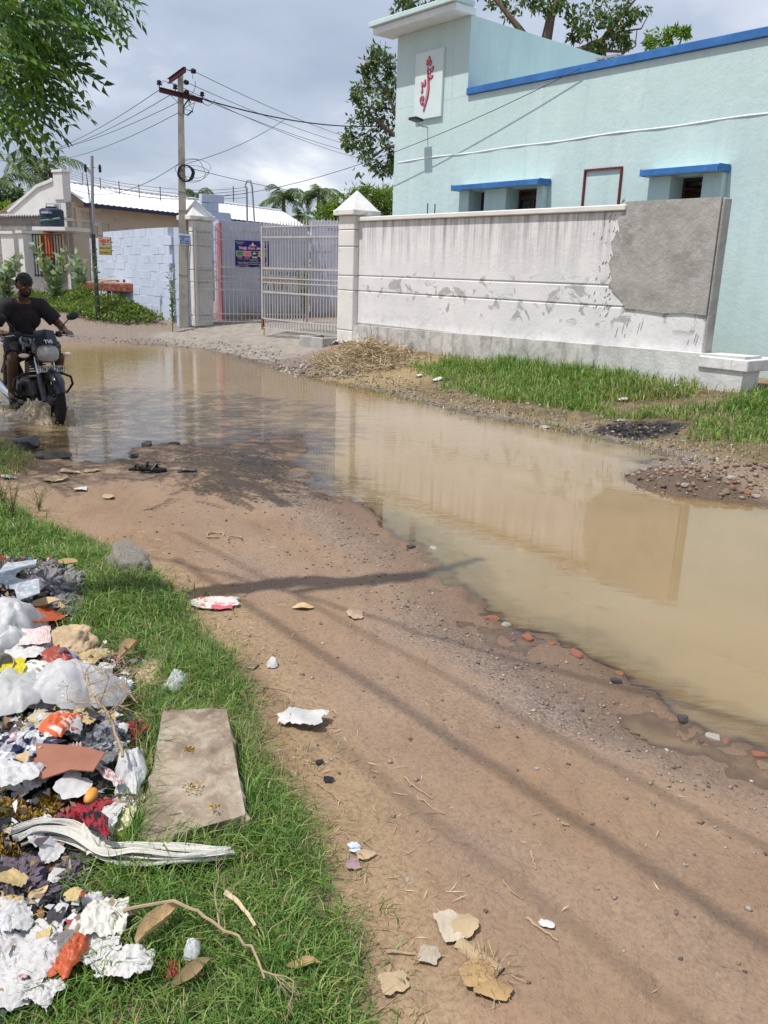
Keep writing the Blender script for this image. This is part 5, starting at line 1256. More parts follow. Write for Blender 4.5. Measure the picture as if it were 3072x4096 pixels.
# ------------------------------------------------------------------ grass on the near verge
t = NT('grass_blade'); a = t.attr('rnd'); dry = t.attr('dry')
c = t.ramp(a, (.0, (.055, .125, .022)), (.5, (.115, .225, .04)), (.85, (.205, .335, .07)), (1.0, (.34, .38, .13)))
c = t.mix(dry, c, t.ramp(a, (.0, (.22, .15, .07)), (.6, (.40, .30, .16)), (1.0, (.52, .42, .25))))
p_ = t.bsdf(c, .45, None, 0, .4); tr = t.n('ShaderNodeBsdfTranslucent'); t.l(t.mix(1.0, c, (1.1, 1.25, .6), 'MULTIPLY'), tr.inputs['Color'])
mx = t.n('ShaderNodeMixShader'); mx.inputs[0].default_value = .35; t.l(p_, mx.inputs[1]); t.l(tr.outputs[0], mx.inputs[2]); M_GRASS = t.done(mx.outputs[0])
SLAB = [P(*q)[:2] for q in ((347, 1530, .235), (494, 1527, .235), (541, 1765, .20), (292, 1835, .20))]
def scatter(n, box, fn, rng):
    X = rng.uniform(box[0], box[1], n); Y = rng.uniform(box[2], box[3], n); p = fn(X, Y); k = rng.random(n) < p; return X[k], Y[k]
rng = np.random.default_rng(5)
def d_near(X, Y):
    v_ = poly_sdist(X, Y, VERGE) + .07 * fbm(X * 7, Y * 7, 0, 71); tr_ = poly_sdist(X, Y, TRASH) + .05 * fbm(X * 9, Y * 9, 0, 72); sl = poly_sdist(X, Y, SLAB)
    tuft = .5 + .6 * fbm(X * 5, Y * 5, 0, 73)
    p = np.clip(S(-v_ / .18) * .95 + S((.16 - v_) / .22) * .12, 0, 1) * np.clip(tuft + .25, .15, 1)
    p = p * np.where(tr_ < 0, np.where(tr_ > -.06, .25, .025), 1) * np.where(sl < -.004, 0, 1)
    u, w = project(np.stack([X, Y, 0 * X + .1], 1)); vis_ = (u > -60) & (u < 1700) & (w < 2330)
    dist = np.hypot(X, Y)
    return p * vis_ * np.clip(2.6 / np.maximum(dist, 1.6), .25, 1.25) / 1.25
X, Y = scatter(400000, (-2.7, .15, 1.15, 6.2), d_near, rng)
v_ = poly_sdist(X, Y, VERGE); Z = gz(X, Y)
far_k = np.clip(np.hypot(X, Y) / 2.6, 1, 2)
L = rng.uniform(.045, .15, len(X)) * (.75 + .5 * fbm(X * 3, Y * 3, 0, 74)) * np.where(v_ > -.06, .55, 1) * np.where(far_k > 1.5, 1.2, 1) * np.where(poly_sdist(X, Y, SLAB) < .04, 1.2, 1)
V, F, R = blades(X, Y, Z, L, rng.uniform(.0022, .0042, len(X)) * far_k, rng.uniform(.4, 1.9, len(X)), rng)
dryv = (rng.random(len(X)) < np.clip(.07 + .75 * S((v_ + .10) / .16) + .25 * S((fbm(X * 2.5, Y * 2.5, 0, 75) - .15) / .3), 0, 1)).astype(float)
g1 = big('grass', V, F, M_GRASS, attrs=dict(rnd=R, dry=np.repeat(dryv, 5))); tag(g1, 'lush green creeping grass around the stone slab and rubbish', 'grass', kind='stuff')
# shaded grass on the left bank by the water and grass on the far verge
def d_bank(X, Y): return S((-poly_sdist(X, Y, LEFTBANK) + .05) / .15) * .9
X, Y = scatter(26000, (-5.5, -2.2, 5.2, 8.4), d_bank, rng); Z = gz(X, Y)
V, F, R = blades(X, Y, Z, rng.uniform(.05, .12, len(X)), rng.uniform(.004, .007, len(X)), rng.uniform(.4, 1.7, len(X)), rng)
g2 = big('bank_grass', V, F, M_GRASS, attrs=dict(rnd=R, dry=np.repeat((rng.random(len(X)) < .4).astype(float), 5))); tag(g2, 'shaded half dry grass on the bank left of the flooded road', 'grass', kind='stuff')
HAYC = PG(792, 778)
GR2 = [PG(*q)[:2] for q in ((880, 790), (960, 778), (1060, 790), (1130, 762), (1200, 775), (1300, 800), (1420, 818), (1510, 822), (1530, 850), (1430, 862), (1300, 872), (1330, 905), (1420, 885), (1560, 875), (1640, 850), (1720, 860), (1800, 960), (1600, 963), (1480, 945), (1400, 915), (1300, 900), (1200, 880), (1080, 865), (960, 838))]
def d_far(X, Y):
    s_ = poly_sdist(X, Y, GR2) + .22 * fbm(X * 2.2, Y * 2.2, 0, 81); r_ = poly_sdist(X, Y, RVERGE)
    ash_ = np.hypot((X - ASH[0]) / .62, (Y - ASH[1]) / .45); n_ = fbm(X * 1.6, Y * 1.6, 0, 82)
    hy = np.hypot((X - HAYC[0]) / 1.5, (Y - HAYC[1]) / .9)
    wd = (X - WORG[0]) * .7727 + (Y - WORG[1]) * .6348          # behind the plinth face?
    return np.clip(S((.10 - s_) / .3) * .95 + S(-r_ / .2) * .11, 0, 1) * np.where(ash_ < .95, .03, 1) * np.where(hy < .8, .2, 1) * (wd < -.12) * np.clip(.7 + n_, .2, 1)
X, Y = scatter(260000, (-1.5, 7.8, 7.6, 17.2), d_far, rng); Z = gz(X, Y); s_ = poly_sdist(X, Y, GR2)
wd = (X - WORG[0]) * .7727 + (Y - WORG[1]) * .6348
L = rng.uniform(.05, .16, len(X)) * np.where(s_ > .1, .6, 1) * (1 + .7 * S((wd + 1.1) / .8))
V, F, R = blades(X, Y, Z, L, rng.uniform(.007, .013, len(X)), rng.uniform(.2, 1.5, len(X)), rng)
dryv = (rng.random(len(X)) < np.clip(.03 + .65 * S((s_ + .05) / .35) + .2 * S((fbm(X * 1.5, Y * 1.5, 0, 83) - .1) / .3), 0, 1)).astype(float)
g3 = big('verge_grass', V, F, M_GRASS, attrs=dict(rnd=np.clip(R + .1, 0, 1), dry=np.repeat(dryv, 5))); tag(g3, 'bright green grass strip between the stained wall and the flooded road', 'grass', kind='stuff')

# ------------------------------------------------------------------ straw heap by the right pillar
hy = empty('straw_heap', HAYC); tag(hy, 'heap of dry golden straw dumped against the wall plinth', 'straw heap')
n = 60; a_, r_ = np.meshgrid(np.linspace(0, 2 * math.pi, 41)[:-1], np.linspace(0, 1, 14)); 
def hay_h(u, v): return .26 * S(1 - np.hypot(u, v)) * (1 + .25 * fbm(u * 2.5, v * 2.5, 0, 91))
wx = np.array([.6348, -.7727]); wy = np.array([.7727, .6348])
def hay_xy(u, v): return u * 1.0 * wx[0] + v * .66 * wy[0], u * 1.0 * wx[1] + v * .66 * wy[1]
U, W = r_ * np.cos(a_), r_ * np.sin(a_); hx, hyy = hay_xy(U, W)
hz = hay_h(U, W) + gz(HAYC[0] + hx.ravel(), HAYC[1] + hyy.ravel()).reshape(hx.shape) - HAYC[2] - .03
V = np.stack([hx.ravel(), hyy.ravel(), hz.ravel()], 1); ii = np.arange(14 * 40).reshape(14, 40)
F = np.stack([ii[:-1].ravel(), ii[1:].ravel(), np.roll(ii[1:], -1, 1).ravel(), np.roll(ii[:-1], -1, 1).ravel()], 1)
big('mound', V, F, mat('straw_core', (.30, .21, .10), .9, .35, 14, .8, 60), hy, smooth=True)
n = 7000; rr_ = np.sqrt(rng.random(n)) * 1.12; an = rng.random(n) * 2 * math.pi; U, W = rr_ * np.cos(an), rr_ * np.sin(an); X, Y = hay_xy(U, W)
Z = hay_h(U, W) + gz(HAYC[0] + X, HAYC[1] + Y) - HAYC[2] + rng.uniform(-.02, .05, n)
ax = unit(np.stack([rng.normal(size=n), rng.normal(size=n), rng.normal(0, .35, n)], 1)); V, F, R = leaf_quads(np.stack([X, Y, Z], 1), ax, rng.uniform(.12, .38, n), .010, rng, .15)
t = NT('straw_blade'); a = t.attr('rnd'); M_STRAW = t.done(t.bsdf(t.ramp(a, (.0, (.22, .15, .08)), (.5, (.44, .335, .20)), (1.0, (.60, .51, .37))), .7))
tag(big('straw', V, F, M_STRAW, hy, attrs=dict(rnd=R)), kind='stuff')
# short dry straws strewn on road edge and verge
X, Y = scatter(9000, (-1.6, 1.6, 1.2, 5.0), lambda X, Y: np.clip(.9 * S((.30 - np.abs(poly_sdist(X, Y, VERGE) - .12)) / .25) + .05, 0, 1) * (puddle_d(X, Y) > .2) * .55, rng); Z = gz(X, Y)
ax = unit(np.stack([rng.normal(size=len(X)), rng.normal(size=len(X)), rng.normal(0, .10, len(X))], 1)); V, F, R = leaf_quads(np.stack([X, Y, Z + .005], 1), ax, rng.uniform(.015, .07, len(X)), rng.uniform(.0015, .0035, len(X)), rng, .05)
tag(big('straw_litter', V, F, M_STRAW, attrs=dict(rnd=R)), 'short bits of dry straw strewn along the grass edge', 'straw', kind='stuff')

# ------------------------------------------------------------------ weeds along the blue wall
M_WEED = leafmat('weed_leaf', (.15, .235, .055), .45, .4, .5, (.30, .27, .08)); M_MILK = leafmat('milkweed_leaf', (.24, .33, .20), .25, .35, .55)
WD = [PG(*q)[:2] for q in ((-40, 660), (60, 665), (150, 690), (250, 700), (330, 706), (392, 700))] + [np.array([-5.1, 20.2]), np.array([-8.9, 25.1]), np.array([-11.6, 26.0]), np.array([-14, 27.0])]
def d_weed(X, Y): return S(-poly_sdist(X, Y, WD) / .4)
X, Y = scatter(150000, (-14, -4.9, 16.5, 26.5), d_weed, rng)
dd = -poly_sdist(X, Y, WD); hm = (.16 + .85 * S(dd / 1.7) * (.7 + .9 * fbm(X * 1.1, Y * 1.1, 0, 95))); hm = np.clip(hm, .08, 1.15)
wallside = ((X + 5.25) * (-.80) + (Y - 20.55) * (-.597)); k = wallside > .06; X, Y, hm = X[k], Y[k], hm[k]
Z = gz(X, Y) + hm * (1 - rng.random(len(X)) ** 2.2)
ax = unit(rng.normal(size=(len(X), 3)) + np.array([0, 0, .4])); V, F, R = leaf_quads(np.stack([X, Y, Z], 1), ax, rng.uniform(.05, .12, len(X)), rng.uniform(.03, .06, len(X)), rng, .08)
tag(big('weeds', V, F, M_WEED, attrs=dict(rnd=R)), 'dense green weeds growing along the foot of the blue wall', 'weeds', kind='stuff')
def stem_plant(name, label, base, h, nst, leafm, ll, lw, spread, seed, nl=14, cat='plant', group=None):
    rng = np.random.default_rng(seed); base = np.array(base); o = empty(name, base); tag(o, label, cat, group); b = MB(); C = []; A = []
    for k in range(nst):
        az = rng.random() * 2 * math.pi; tx, ty = spread * math.cos(az) * rng.random(), spread * math.sin(az) * rng.random(); hh_ = h * rng.uniform(.6, 1)
        pts = [np.array([tx * u * u, ty * u * u, hh_ * u]) for u in np.linspace(0, 1, 6)]; b.tube(pts, [q_ * min(1, h / 1.4) for q_ in (.012, .010, .008, .006, .005, .003)], 5)
        for i in range(nl):
            u = .2 + .8 * i / nl; p = np.array([tx * u * u, ty * u * u, hh_ * u]); a2 = i * 2.4 + rng.random()
            C.append(p); A.append([math.cos(a2), math.sin(a2), .5])
    b.build('stem', mat('green_stem', (.12, .15, .06), .8, .2, 10, .1), o); C = np.array(C); V, F, R = leaf_quads(C, np.array(A) + rng.normal(0, .25, (len(C), 3)), ll * rng.uniform(.7, 1.2, len(C)), lw, rng, .1)
    big('leaves', V, F, leafm, o, attrs=dict(rnd=R)); return o
def gat(px, py, D): q = AT(px, py, D); return np.array([q[0], q[1], GZ(q[0], q[1])])
stem_plant('milkweed', 'tall pale leaved milkweed in front of the black grille', gat(116, 590, 25.2), 1.75, 7, M_MILK, .24, .13, .5, 1, 20, group='milkweed shrubs')
stem_plant('milkweed', 'tall pale leaved milkweed beside the red cart', gat(172, 590, 24.8), 1.7, 5, M_MILK, .24, .13, .4, 2, 20, group='milkweed shrubs')
stem_plant('milkweed', 'pale milkweed at the foot of the off-white gate post wall', gat(8, 600, 22.5), 1.5, 9, M_MILK, .24, .13, .7, 3, 20, group='milkweed shrubs')
stem_plant('weed_shrub', 'upright weed at the blue pier by the concrete pole', gat(371, 660, 20.2), 1.55, 6, M_WEED, .09, .035, .25, 4, 18)
stem_plant('climbing_vine', 'thin vine climbing the slim steel pole', gat(204, 640, 21.45), 1.9, 5, M_WEED, .09, .05, .2, 5, 15)
stem_plant('climbing_vine', 'sparse creeper spreading over the blue wall by the yellow sign', gat(222, 640, 21.9), 1.0, 4, M_WEED, .08, .045, .55, 15, 10)
yp = stem_plant('yard_sapling', 'slender bushy sapling behind the right gate leaf', gat(655, 690, 21.0), 1.75, 12, leafmat('sapling_leaf', (.16, .20, .10), .35, .35, .5), .10, .03, .4, 6, 12)
stem_plant('wall_top_plant', 'small weed growing on the wall top by the window surround', W2(5.15, .75, 2.0), .85, 5, M_TL, .10, .04, .35, 7, 12)
for i, (px, py, h, lab) in enumerate(((30, 1130, .30, 'dry seeding weed at the grass edge below the boulder road bend'), (85, 1105, .22, 'small wiry dry weed beside the bare road edge'), (8, 1100, .28, 'dry weed tuft at the road edge near the shaded bank'))):
    stem_plant('dry_weed', lab, PG(px, py), h, 14, leafmat('dry_leaf', (.30, .24, .12), .3, .3, .7), .02, .006, .18, 40 + i, 10, group='dry weeds on the verge')
# ------------------------------------------------------------------ motorcycle (local: x forward, y left, z up)
BH = math.radians(-50); WB = .64
bd = np.array([math.cos(BH), math.sin(BH)]); bc = BIKE - bd * WB
bz = -.075
BM = Matrix.Translation((bc[0], bc[1], bz)) @ Matrix.Rotation(BH, 4, 'Z')
bk = empty('motorcycle', (bc[0], bc[1], bz), BH); tag(bk, 'black and blue motorcycle ridden through the muddy puddle', 'motorcycle')
M_BODY = mat('bike_black_gloss', (.006, .008, .016), .18, .2, 4, 0, spec=.6); M_BBLUE = mat('bike_blue_gloss', (.012, .03, .12), .2, .2, 4, 0, spec=.6)
M_RUB = mat('tyre_rubber', (.014, .013, .013), .8, .3, 20, .5, 60); M_ALLOY = mat('dark_alloy', (.03, .03, .032), .4, .2, 8, .1, metal=.5)
M_CHROME = mat('chrome', (.62, .63, .65), .22, .08, 6, .03, metal=.95); M_ENG = mat('engine_metal', (.10, .10, .105), .5, .3, 10, .3, metal=.6)
M_LENS = mat('lamp_lens', (.34, .33, .31), .12, .15, 30, .2, 80, spec=.7); M_AMBER = mat('amber_lens', (.75, .62, .50), .2, .1, 10, .1)
def wheel(x, parent):
    w = empty('wheel', (x, 0, .30), 0, parent)
    prof = []
    for k in range(13):
        a = math.pi * (k / 12) ; prof.append((.252 + .046 * math.sin(a), -.048 * math.cos(a)))
    prof.append((.235, .040)); prof.append((.235, -.040)); prof.append(prof[0])
    V = []; F = []; n = 40; m = len(prof)
    for i in range(n):
        a = 2 * math.pi * i / n
        for (r_, y) in prof: V.append((r_ * math.cos(a), y, r_ * math.sin(a)))
    for i in range(n):
        for k in range(m - 1): F.append((i * m + k, i * m + k + 1, ((i + 1) % n) * m + k + 1, ((i + 1) % n) * m + k))
    b = MB(); b.add(V, F); b.build('tyre', M_RUB, w, smooth=True)
    b = MB(); n = 40
    for y0, y1, r0, r1 in ((-.034, .034, .212, .238),):
        prof2 = [(r1, y0), (r1, y1), (r0, y1 * .7), (r0, y0 * .7), (r1, y0)]; V = []; F = []
        for i in range(n):
            a = 2 * math.pi * i / n
            for r_, y in prof2: V.append((r_ * math.cos(a), y, r_ * math.sin(a)))
        for i in range(n):
            for k in range(4): F.append((i * 5 + k, i * 5 + k + 1, ((i + 1) % n) * 5 + k + 1, ((i + 1) % n) * 5 + k))
        b.add(V, F)
    for k in range(6):
        a = 2 * math.pi * k / 6; b.box(.04, .216, -.016, .016, -.016, .016, Matrix.Rotation(a, 4, 'Y'))
    b.build('rim', M_ALLOY, w, smooth=True)
    b = MB(); b.lathe([(.02, -.07), (.06, -.055), (.065, -.02), (.065, .02), (.06, .055), (.02, .07)], 18, ax='y'); b.lathe([(.115, .048), (.115, .053)], 22, ax='y'); b.build('hub', M_ENG, w, smooth=True)
    return w
wheel(WB, bk); wheel(-WB, bk)
fax = Vector((WB, 0, .30)); fd = Vector((-math.sin(math.radians(26)), 0, math.cos(math.radians(26))))
for y in (-.085, .085):
    b = MB(); b.tube([fax + Vector((0, y, 0)), fax + fd * .30 + Vector((0, y, 0))], .030, 10); b.build('fork_slider', M_ENG, bk, smooth=True)
    b = MB(); b.tube([fax + fd * .28 + Vector((0, y, 0)), fax + fd * .66 + Vector((0, y, 0))], .019, 10); b.build('fork_tube', M_CHROME, bk, smooth=True)
# front fender
V = []; F = []; na_, nw = 18, 6
for i in range(na_ + 1):
    a = math.radians(22 + 135 * i / na_)
    for k in range(nw + 1):
        u = (k / nw - .5) * 2; R0 = .335 - .03 * u * u; V.append((WB + R0 * math.cos(a), u * .065 * (1 - .25 * (i < 3)), .30 + R0 * math.sin(a)))
for i in range(na_):
    for k in range(nw): F.append((i * (nw + 1) + k, i * (nw + 1) + k + 1, (i + 1) * (nw + 1) + k + 1, (i + 1) * (nw + 1) + k))
b = MB(); b.add(V, F); b.add([(x * 1, y, z - .006) for x, y, z in V], [f[::-1] for f in F]); b.build('front_fender', M_BODY, bk, smooth=True, fix=False)
# headlight cowl, lens, visor
def shell(name, rings, m, parent, n=14, power=2.6, cap=True):
    """loft of superellipse rings: (x, z centre, half width, half height)"""
    V = []; F = []
    for (x, zc, hw, hh_) in rings:
        for k in range(n):
            a = 2 * math.pi * k / n; c_, s_ = math.cos(a), math.sin(a)
            V.append((x, hw * math.copysign(abs(c_) ** (2 / power), c_), zc + hh_ * math.copysign(abs(s_) ** (2 / power), s_)))
    for i in range(len(rings) - 1):
        for k in range(n): F.append((i * n + k, i * n + (k + 1) % n, (i + 1) * n + (k + 1) % n, (i + 1) * n + k))
    if cap: F.append(tuple(range(n - 1, -1, -1))); F.append(tuple((len(rings) - 1) * n + k for k in range(n)))
    b = MB(); b.add(V, F); return b.build(name, m, parent, smooth=True)
shell('headlight_cowl', [(.36, .86, .09, .10), (.44, .85, .135, .135), (.53, .83, .145, .13), (.59, .80, .125, .105)], M_BODY, bk)
shell('headlight_lens', [(.585, .795, .118, .092), (.625, .785, .105, .080), (.648, .775, .075, .055), (.655, .772, .03, .02)], M_LENS, bk)
b = MB(); b.add([(.60, -.115, .885), (.60, .115, .885), (.50, .105, 1.02), (.50, -.105, 1.02), (.635, 0, .90), (.545, 0, 1.04)], [(0, 4, 5, 3), (4, 1, 2, 5)]); b.add([(x - .008, y, z - .004) for x, y, z in b.v], [(3, 5, 4, 0), (5, 2, 1, 4)]); b.build('visor', M_BODY, bk, fix=False)
lt = MB()
me_lg = text_mesh('logo', 'TVS', .055, mat('logo_silver', (.62, .63, .66), .3, .05, 6, 0, metal=.4), bk, 0, 0, 0, bold=.002, width=.085)
me_lg.matrix_local = Matrix.Translation((.632, 0, .918)) @ Matrix.Rotation(math.radians(90), 4, 'Z') @ Matrix.Rotation(math.radians(56), 4, 'X')
for y, s_ in ((-.155, -1), (.155, 1)):
    b = MB(); b.tube([(.50, y * .8, .775), (.51, y * 1.15, .77)], .013, 6); b.build('signal_stalk', M_BLACK, bk)
    b = MB(); b.ball((.52, y * 1.45, .77), (.028, .055, .024), 10, 6); b.build('turn_signal', M_AMBER, bk, smooth=True)
pt = MB(); pt.box(.672, .678, -.135, .135, .605, .672, bev=.002); plt_ = pt.build('number_plate', flat('plate_white', (.62, .62, .60)), bk)
b = MB()
for z0, z1, y0, y1 in ((.606, .610, -.133, .133), (.667, .671, -.133, .133), (.61, .667, -.133, -.129), (.61, .667, .129, .133)): b.box(.678, .680, y0, y1, z0, z1)
b.build('plate_border', M_PRK, plt_)
o = text_mesh('plate_number', 'TN 54V 7169', .06, M_PRK, plt_, 0, 0, 0, bold=.0018, width=.235); o.matrix_local = Matrix.Translation((.681, 0, .638)) @ Matrix.Rotation(math.radians(90), 4, 'Z') @ Matrix.Rotation(math.radians(90), 4, 'X')
b = MB(); b.box(.60, .672, -.02, .02, .62, .66); b.build('plate_bracket', M_BLACK, bk)
# handlebar, grips, levers, mirrors
hb = [(.24, -.37, .955), (.29, -.24, .975), (.36, -.10, .955), (.37, 0, .94), (.36, .10, .955), (.29, .24, .975), (.24, .37, .955)]
b = MB(); b.tube(hb, .012, 8); b.build('handlebar', M_BLACK, bk, smooth=True)
for s_ in (-1, 1):
    b = MB(); b.tube([(.27, s_ * .27, .968), (.23, s_ * .40, .952)], .018, 8); b.build('grip', M_RUB, bk, smooth=True)
    b = MB(); b.tube([(.33, s_ * .24, .965), (.34, s_ * .33, .955), (.30, s_ * .44, .945)], .007, 6); b.build('lever', M_CHROME, bk)
    mr = MB(); mr.tube([(.33, s_ * .21, .98), (.34, s_ * .27, 1.07), (.32, s_ * .34, 1.13)], .007, 6); mo = mr.build('mirror_stem', M_BLACK, bk)
    b = MB(); b.ball((0, 0, 0), (.022, .075, .042), 14, 8, Matrix.Translation((.32, s_ * .385, 1.16)) @ Matrix.Rotation(math.radians(s_ * 14), 4, 'X') @ Matrix.Rotation(math.radians(s_ * 8), 4, 'Z')); b.build('mirror', M_BLACK, mo, smooth=True)
b = MB(); b.box(.30, .36, -.24, -.19, .94, 1.0, bev=.008); b.box(.30, .36, .19, .24, .94, 1.0, bev=.008); b.build('switch_box', M_BLACK, bk)
shell('tank', [(-.06, .80, .10, .07), (.02, .845, .135, .095), (.14, .865, .155, .11), (.26, .865, .15, .105), (.34, .84, .10, .08)], M_BODY, bk)
for s_ in (-1, 1):
    b = MB(); b.prism([(.12, .66), (.40, .72), (.47, .86), (.40, .90), (.30, .80), (.10, .76)], s_ * .150, s_ * .185); b.build('tank_shroud', M_BODY, bk)
    b = MB(); b.prism([(.34, .76), (.44, .84), (.41, .88), (.36, .82)], s_ * .186, s_ * .191); b.build('decal', M_BBLUE, bk)
    b = MB(); b.prism([(-.50, .58), (-.10, .52), (-.06, .74), (-.52, .76)], s_ * .10, s_ * .135); b.build('side_panel', M_BODY, bk)
    b = MB(); b.tube([(-.45, s_ * .135, .80), (-.62, s_ * .15, .82), (-.84, s_ * .12, .88), (-.90, s_ * .04, .90)], .012, 8); b.build('grab_rail', M_CHROME, bk, smooth=True)
    b = MB(); b.tube([(.02, s_ * .14, .27), (.02, s_ * .27, .27)], .013, 8); b.build('footpeg', M_RUB, bk)
shell('seat', [(-.80, .80, .07, .03), (-.66, .81, .12, .045), (-.35, .80, .135, .05), (-.10, .79, .10, .05), (.0, .80, .07, .04)], mat('seat_vinyl', (.015, .015, .016), .55, .15, 10, .2), bk)
shell('tail', [(-.52, .70, .10, .07), (-.75, .76, .08, .06), (-.93, .80, .05, .04)], M_BODY, bk)
b = MB(); b.ball((-.94, 0, .80), (.02, .05, .035), 10, 6); b.build('tail_lamp', mat('red_lens', (.30, .01, .01), .2, .1, 5, 0), bk, smooth=True)
b = MB(); b.prism([(-.72, .58), (-.98, .42), (-1.0, .44), (-.74, .66)], -.06, .06); b.build('rear_fender', M_BLACK, bk)
b = MB(); b.box(-.12, .22, -.11, .11, .25, .48, bev=.03); b.lathe([(.07, .12), (.10, .15), (.10, .17), (.05, .18)], 16, Matrix.Translation((-.02, 0, .36)), ax='y'); b.lathe([(.07, -.18), (.11, -.17), (.11, -.15), (.05, -.12)], 16, Matrix.Translation((-.02, 0, .36)), ax='y'); b.build('engine', M_ENG, bk)
cy = MB()
for k in range(7): cy.box(.10, .25, -.09, .09, .47 + k * .026, .487 + k * .026, Matrix.Translation((.05, 0, 0)) @ Matrix.Rotation(math.radians(-8), 4, 'Y'))
cy.build('cylinder_fins', M_ENG, bk)
b = MB(); b.tube([(.36, 0, .80), (.30, 0, .55), (.24, 0, .26), (-.10, 0, .22), (-.40, 0, .34), (-.52, 0, .70), (-.05, 0, .74), (.34, 0, .80)], .022, 8); b.build('frame', M_BLACK, bk, smooth=True)
b = MB(); b.tube([(-.30, .10, .34), (-.64, .10, .30)], .02, 8); b.tube([(-.30, -.10, .34), (-.64, -.10, .30)], .02, 8); b.build('swingarm', M_BLACK, bk)
for s_ in (-1, 1):
    b = MB(); b.tube([(-.62, s_ * .12, .34), (-.50, s_ * .12, .68)], .028, 10); b.build('shock', M_ENG, bk, smooth=True)
b = MB(); b.tube([(.24, -.06, .46), (.32, -.09, .34), (.22, -.12, .22), (-.15, -.13, .20)], .02, 8); b.build('exhaust_pipe', M_ENG, bk, smooth=True)
b = MB(); b.tube([(-.15, -.14, .21), (-.28, -.155, .235), (-.42, -.165, .265), (-.88, -.175, .37), (-.92, -.175, .38)], [.024, .045, .055, .058, .035], 14); b.build('exhaust_muffler', M_CHROME, bk, smooth=True)
for s_ in (-1, 1):
    b = MB(); b.tube([(.27, s_ * .04, .56), (.34, s_ * .20, .555), (.37, s_ * .30, .51), (.37, s_ * .315, .43), (.34, s_ * .26, .34), (.25, s_ * .05, .28)], .014, 8); b.build('crash_guard', M_BLACK, bk, smooth=True)

# ------------------------------------------------------------------ rider
def remeshed(name, b, voxel, m, parent, smooth=4, fac=.5):
    o = b.build(name, m, None, fix=False)
    md = o.modifiers.new('r', 'REMESH'); md.mode = 'VOXEL'; md.voxel_size = voxel; md.use_smooth_shade = True
    ms = o.modifiers.new('s', 'SMOOTH'); ms.iterations = smooth; ms.factor = fac
    dg = bpy.context.evaluated_depsgraph_get(); me = bpy.data.meshes.new_from_object(o.evaluated_get(dg))
    bpy.data.objects.remove(o); me.materials.clear(); me.materials.append(m)
    me.polygons.foreach_set('use_smooth', np.ones(len(me.polygons), bool))
    o = bpy.data.objects.new(name, me); COL.objects.link(o); o.parent = parent; return o
def limb_(b, pts, rad, n=12):
    b.tube(pts, rad, n)
    for p, r_ in zip(pts, rad): b.ball(p, r_ * .995, 12, 8)
rd = empty('person', (bc[0], bc[1], bz), BH); tag(rd, 'rider in dark t-shirt and shorts gripping the motorcycle handlebar, looking down', 'person')
M_SKIN = mat('brown_skin', (.11, .054, .033), .55, .12, 10, .15, 60); M_SHIRT = mat('dark_tshirt', (.020, .016, .021), .85, .2, 7, .35, 25); M_SHORTS = mat('dark_shorts', (.018, .019, .02), .85, .2, 8, .3, 30); M_HAIR = mat('black_hair', (.010, .009, .009), .6, .2, 40, .6, 90)
SHR = {s_: Vector((-.10, s_ * .185, 1.245)) for s_ in (-1, 1)}; ELB = {-1: Vector((-.07, -.36, 1.03)), 1: Vector((-.02, .35, 1.045))}; WRI = {-1: Vector((.20, -.355, .985)), 1: Vector((.19, .345, .985))}
HIP = {s_: Vector((-.22, s_ * .095, .855)) for s_ in (-1, 1)}; KNE = {s_: Vector((.20, s_ * .245, .70)) for s_ in (-1, 1)}; ANK = {s_: Vector((.00, s_ * .235, .335)) for s_ in (-1, 1)}
b = MB(); HD_ = Vector((-.01, 0, 1.475))
limb_(b, [Vector((-.21, 0, .90)), Vector((-.20, 0, 1.02)), Vector((-.16, 0, 1.14)), Vector((-.12, 0, 1.235))], [.125, .115, .125, .10])
for s_ in (-1, 1):
    limb_(b, [Vector((-.12, 0, 1.25)), SHR[s_]], [.085, .068]); limb_(b, [SHR[s_], SHR[s_].lerp(ELB[s_], .5), ELB[s_]], [.060, .053, .043]); limb_(b, [ELB[s_], ELB[s_].lerp(WRI[s_], .35), WRI[s_]], [.043, .044, .029])
    limb_(b, [HIP[s_], HIP[s_].lerp(KNE[s_], .5), KNE[s_]], [.095, .082, .060]); limb_(b, [KNE[s_], KNE[s_].lerp(ANK[s_], .3), ANK[s_]], [.058, .060, .038]); limb_(b, [ANK[s_], ANK[s_] + Vector((-.03, 0, -.035)), ANK[s_] + Vector((.09, s_ * .02, -.045)), ANK[s_] + Vector((.16, s_ * .03, -.05))], [.036, .036, .032, .022])
    # hand wrapped on the grip: palm, four fingers, thumb
    g0, g1 = Vector((.27, s_ * .27, .968)), Vector((.23, s_ * .40, .952)); gdv = (g1 - g0).normalized(); kn = []
    pc_ = g0.lerp(g1, .48); limb_(b, [WRI[s_], WRI[s_].lerp(pc_, .6) + Vector((0, 0, .02))], [.028, .030])
    for k in range(4):
        q = g0.lerp(g1, .22 + .21 * k); ext = (.004, .006, .003, -.004)[k]
        kb = q + Vector((-.012, 0, .034)); 
        b.tube([WRI[s_].lerp(pc_, .45) + gdv * (.012 * (k - 1.5)), kb], [.014, .0125], 8); b.ball(kb, .0125, 8, 6)
        if s_ == -1: ch_ = [kb, q + Vector((.030 + ext, 0, .022)), q + Vector((.030 + ext, 0, -.012)), q + Vector((.004, 0, -.026))]
        else: ch_ = [kb, q + Vector((.042 + ext, 0, .024)), q + Vector((.070 + ext, 0, .004)), q + Vector((.078 + ext, 0, -.018))]
        limb_(b, ch_, [.0115, .0105, .010, .0085], 8)
    limb_(b, [WRI[s_].lerp(pc_, .35), g0 + gdv * .005 + Vector((-.016, 0, -.008)), g0 + gdv * -.006 + Vector((.018, 0, -.022))], [.0135, .0115, .009], 8)
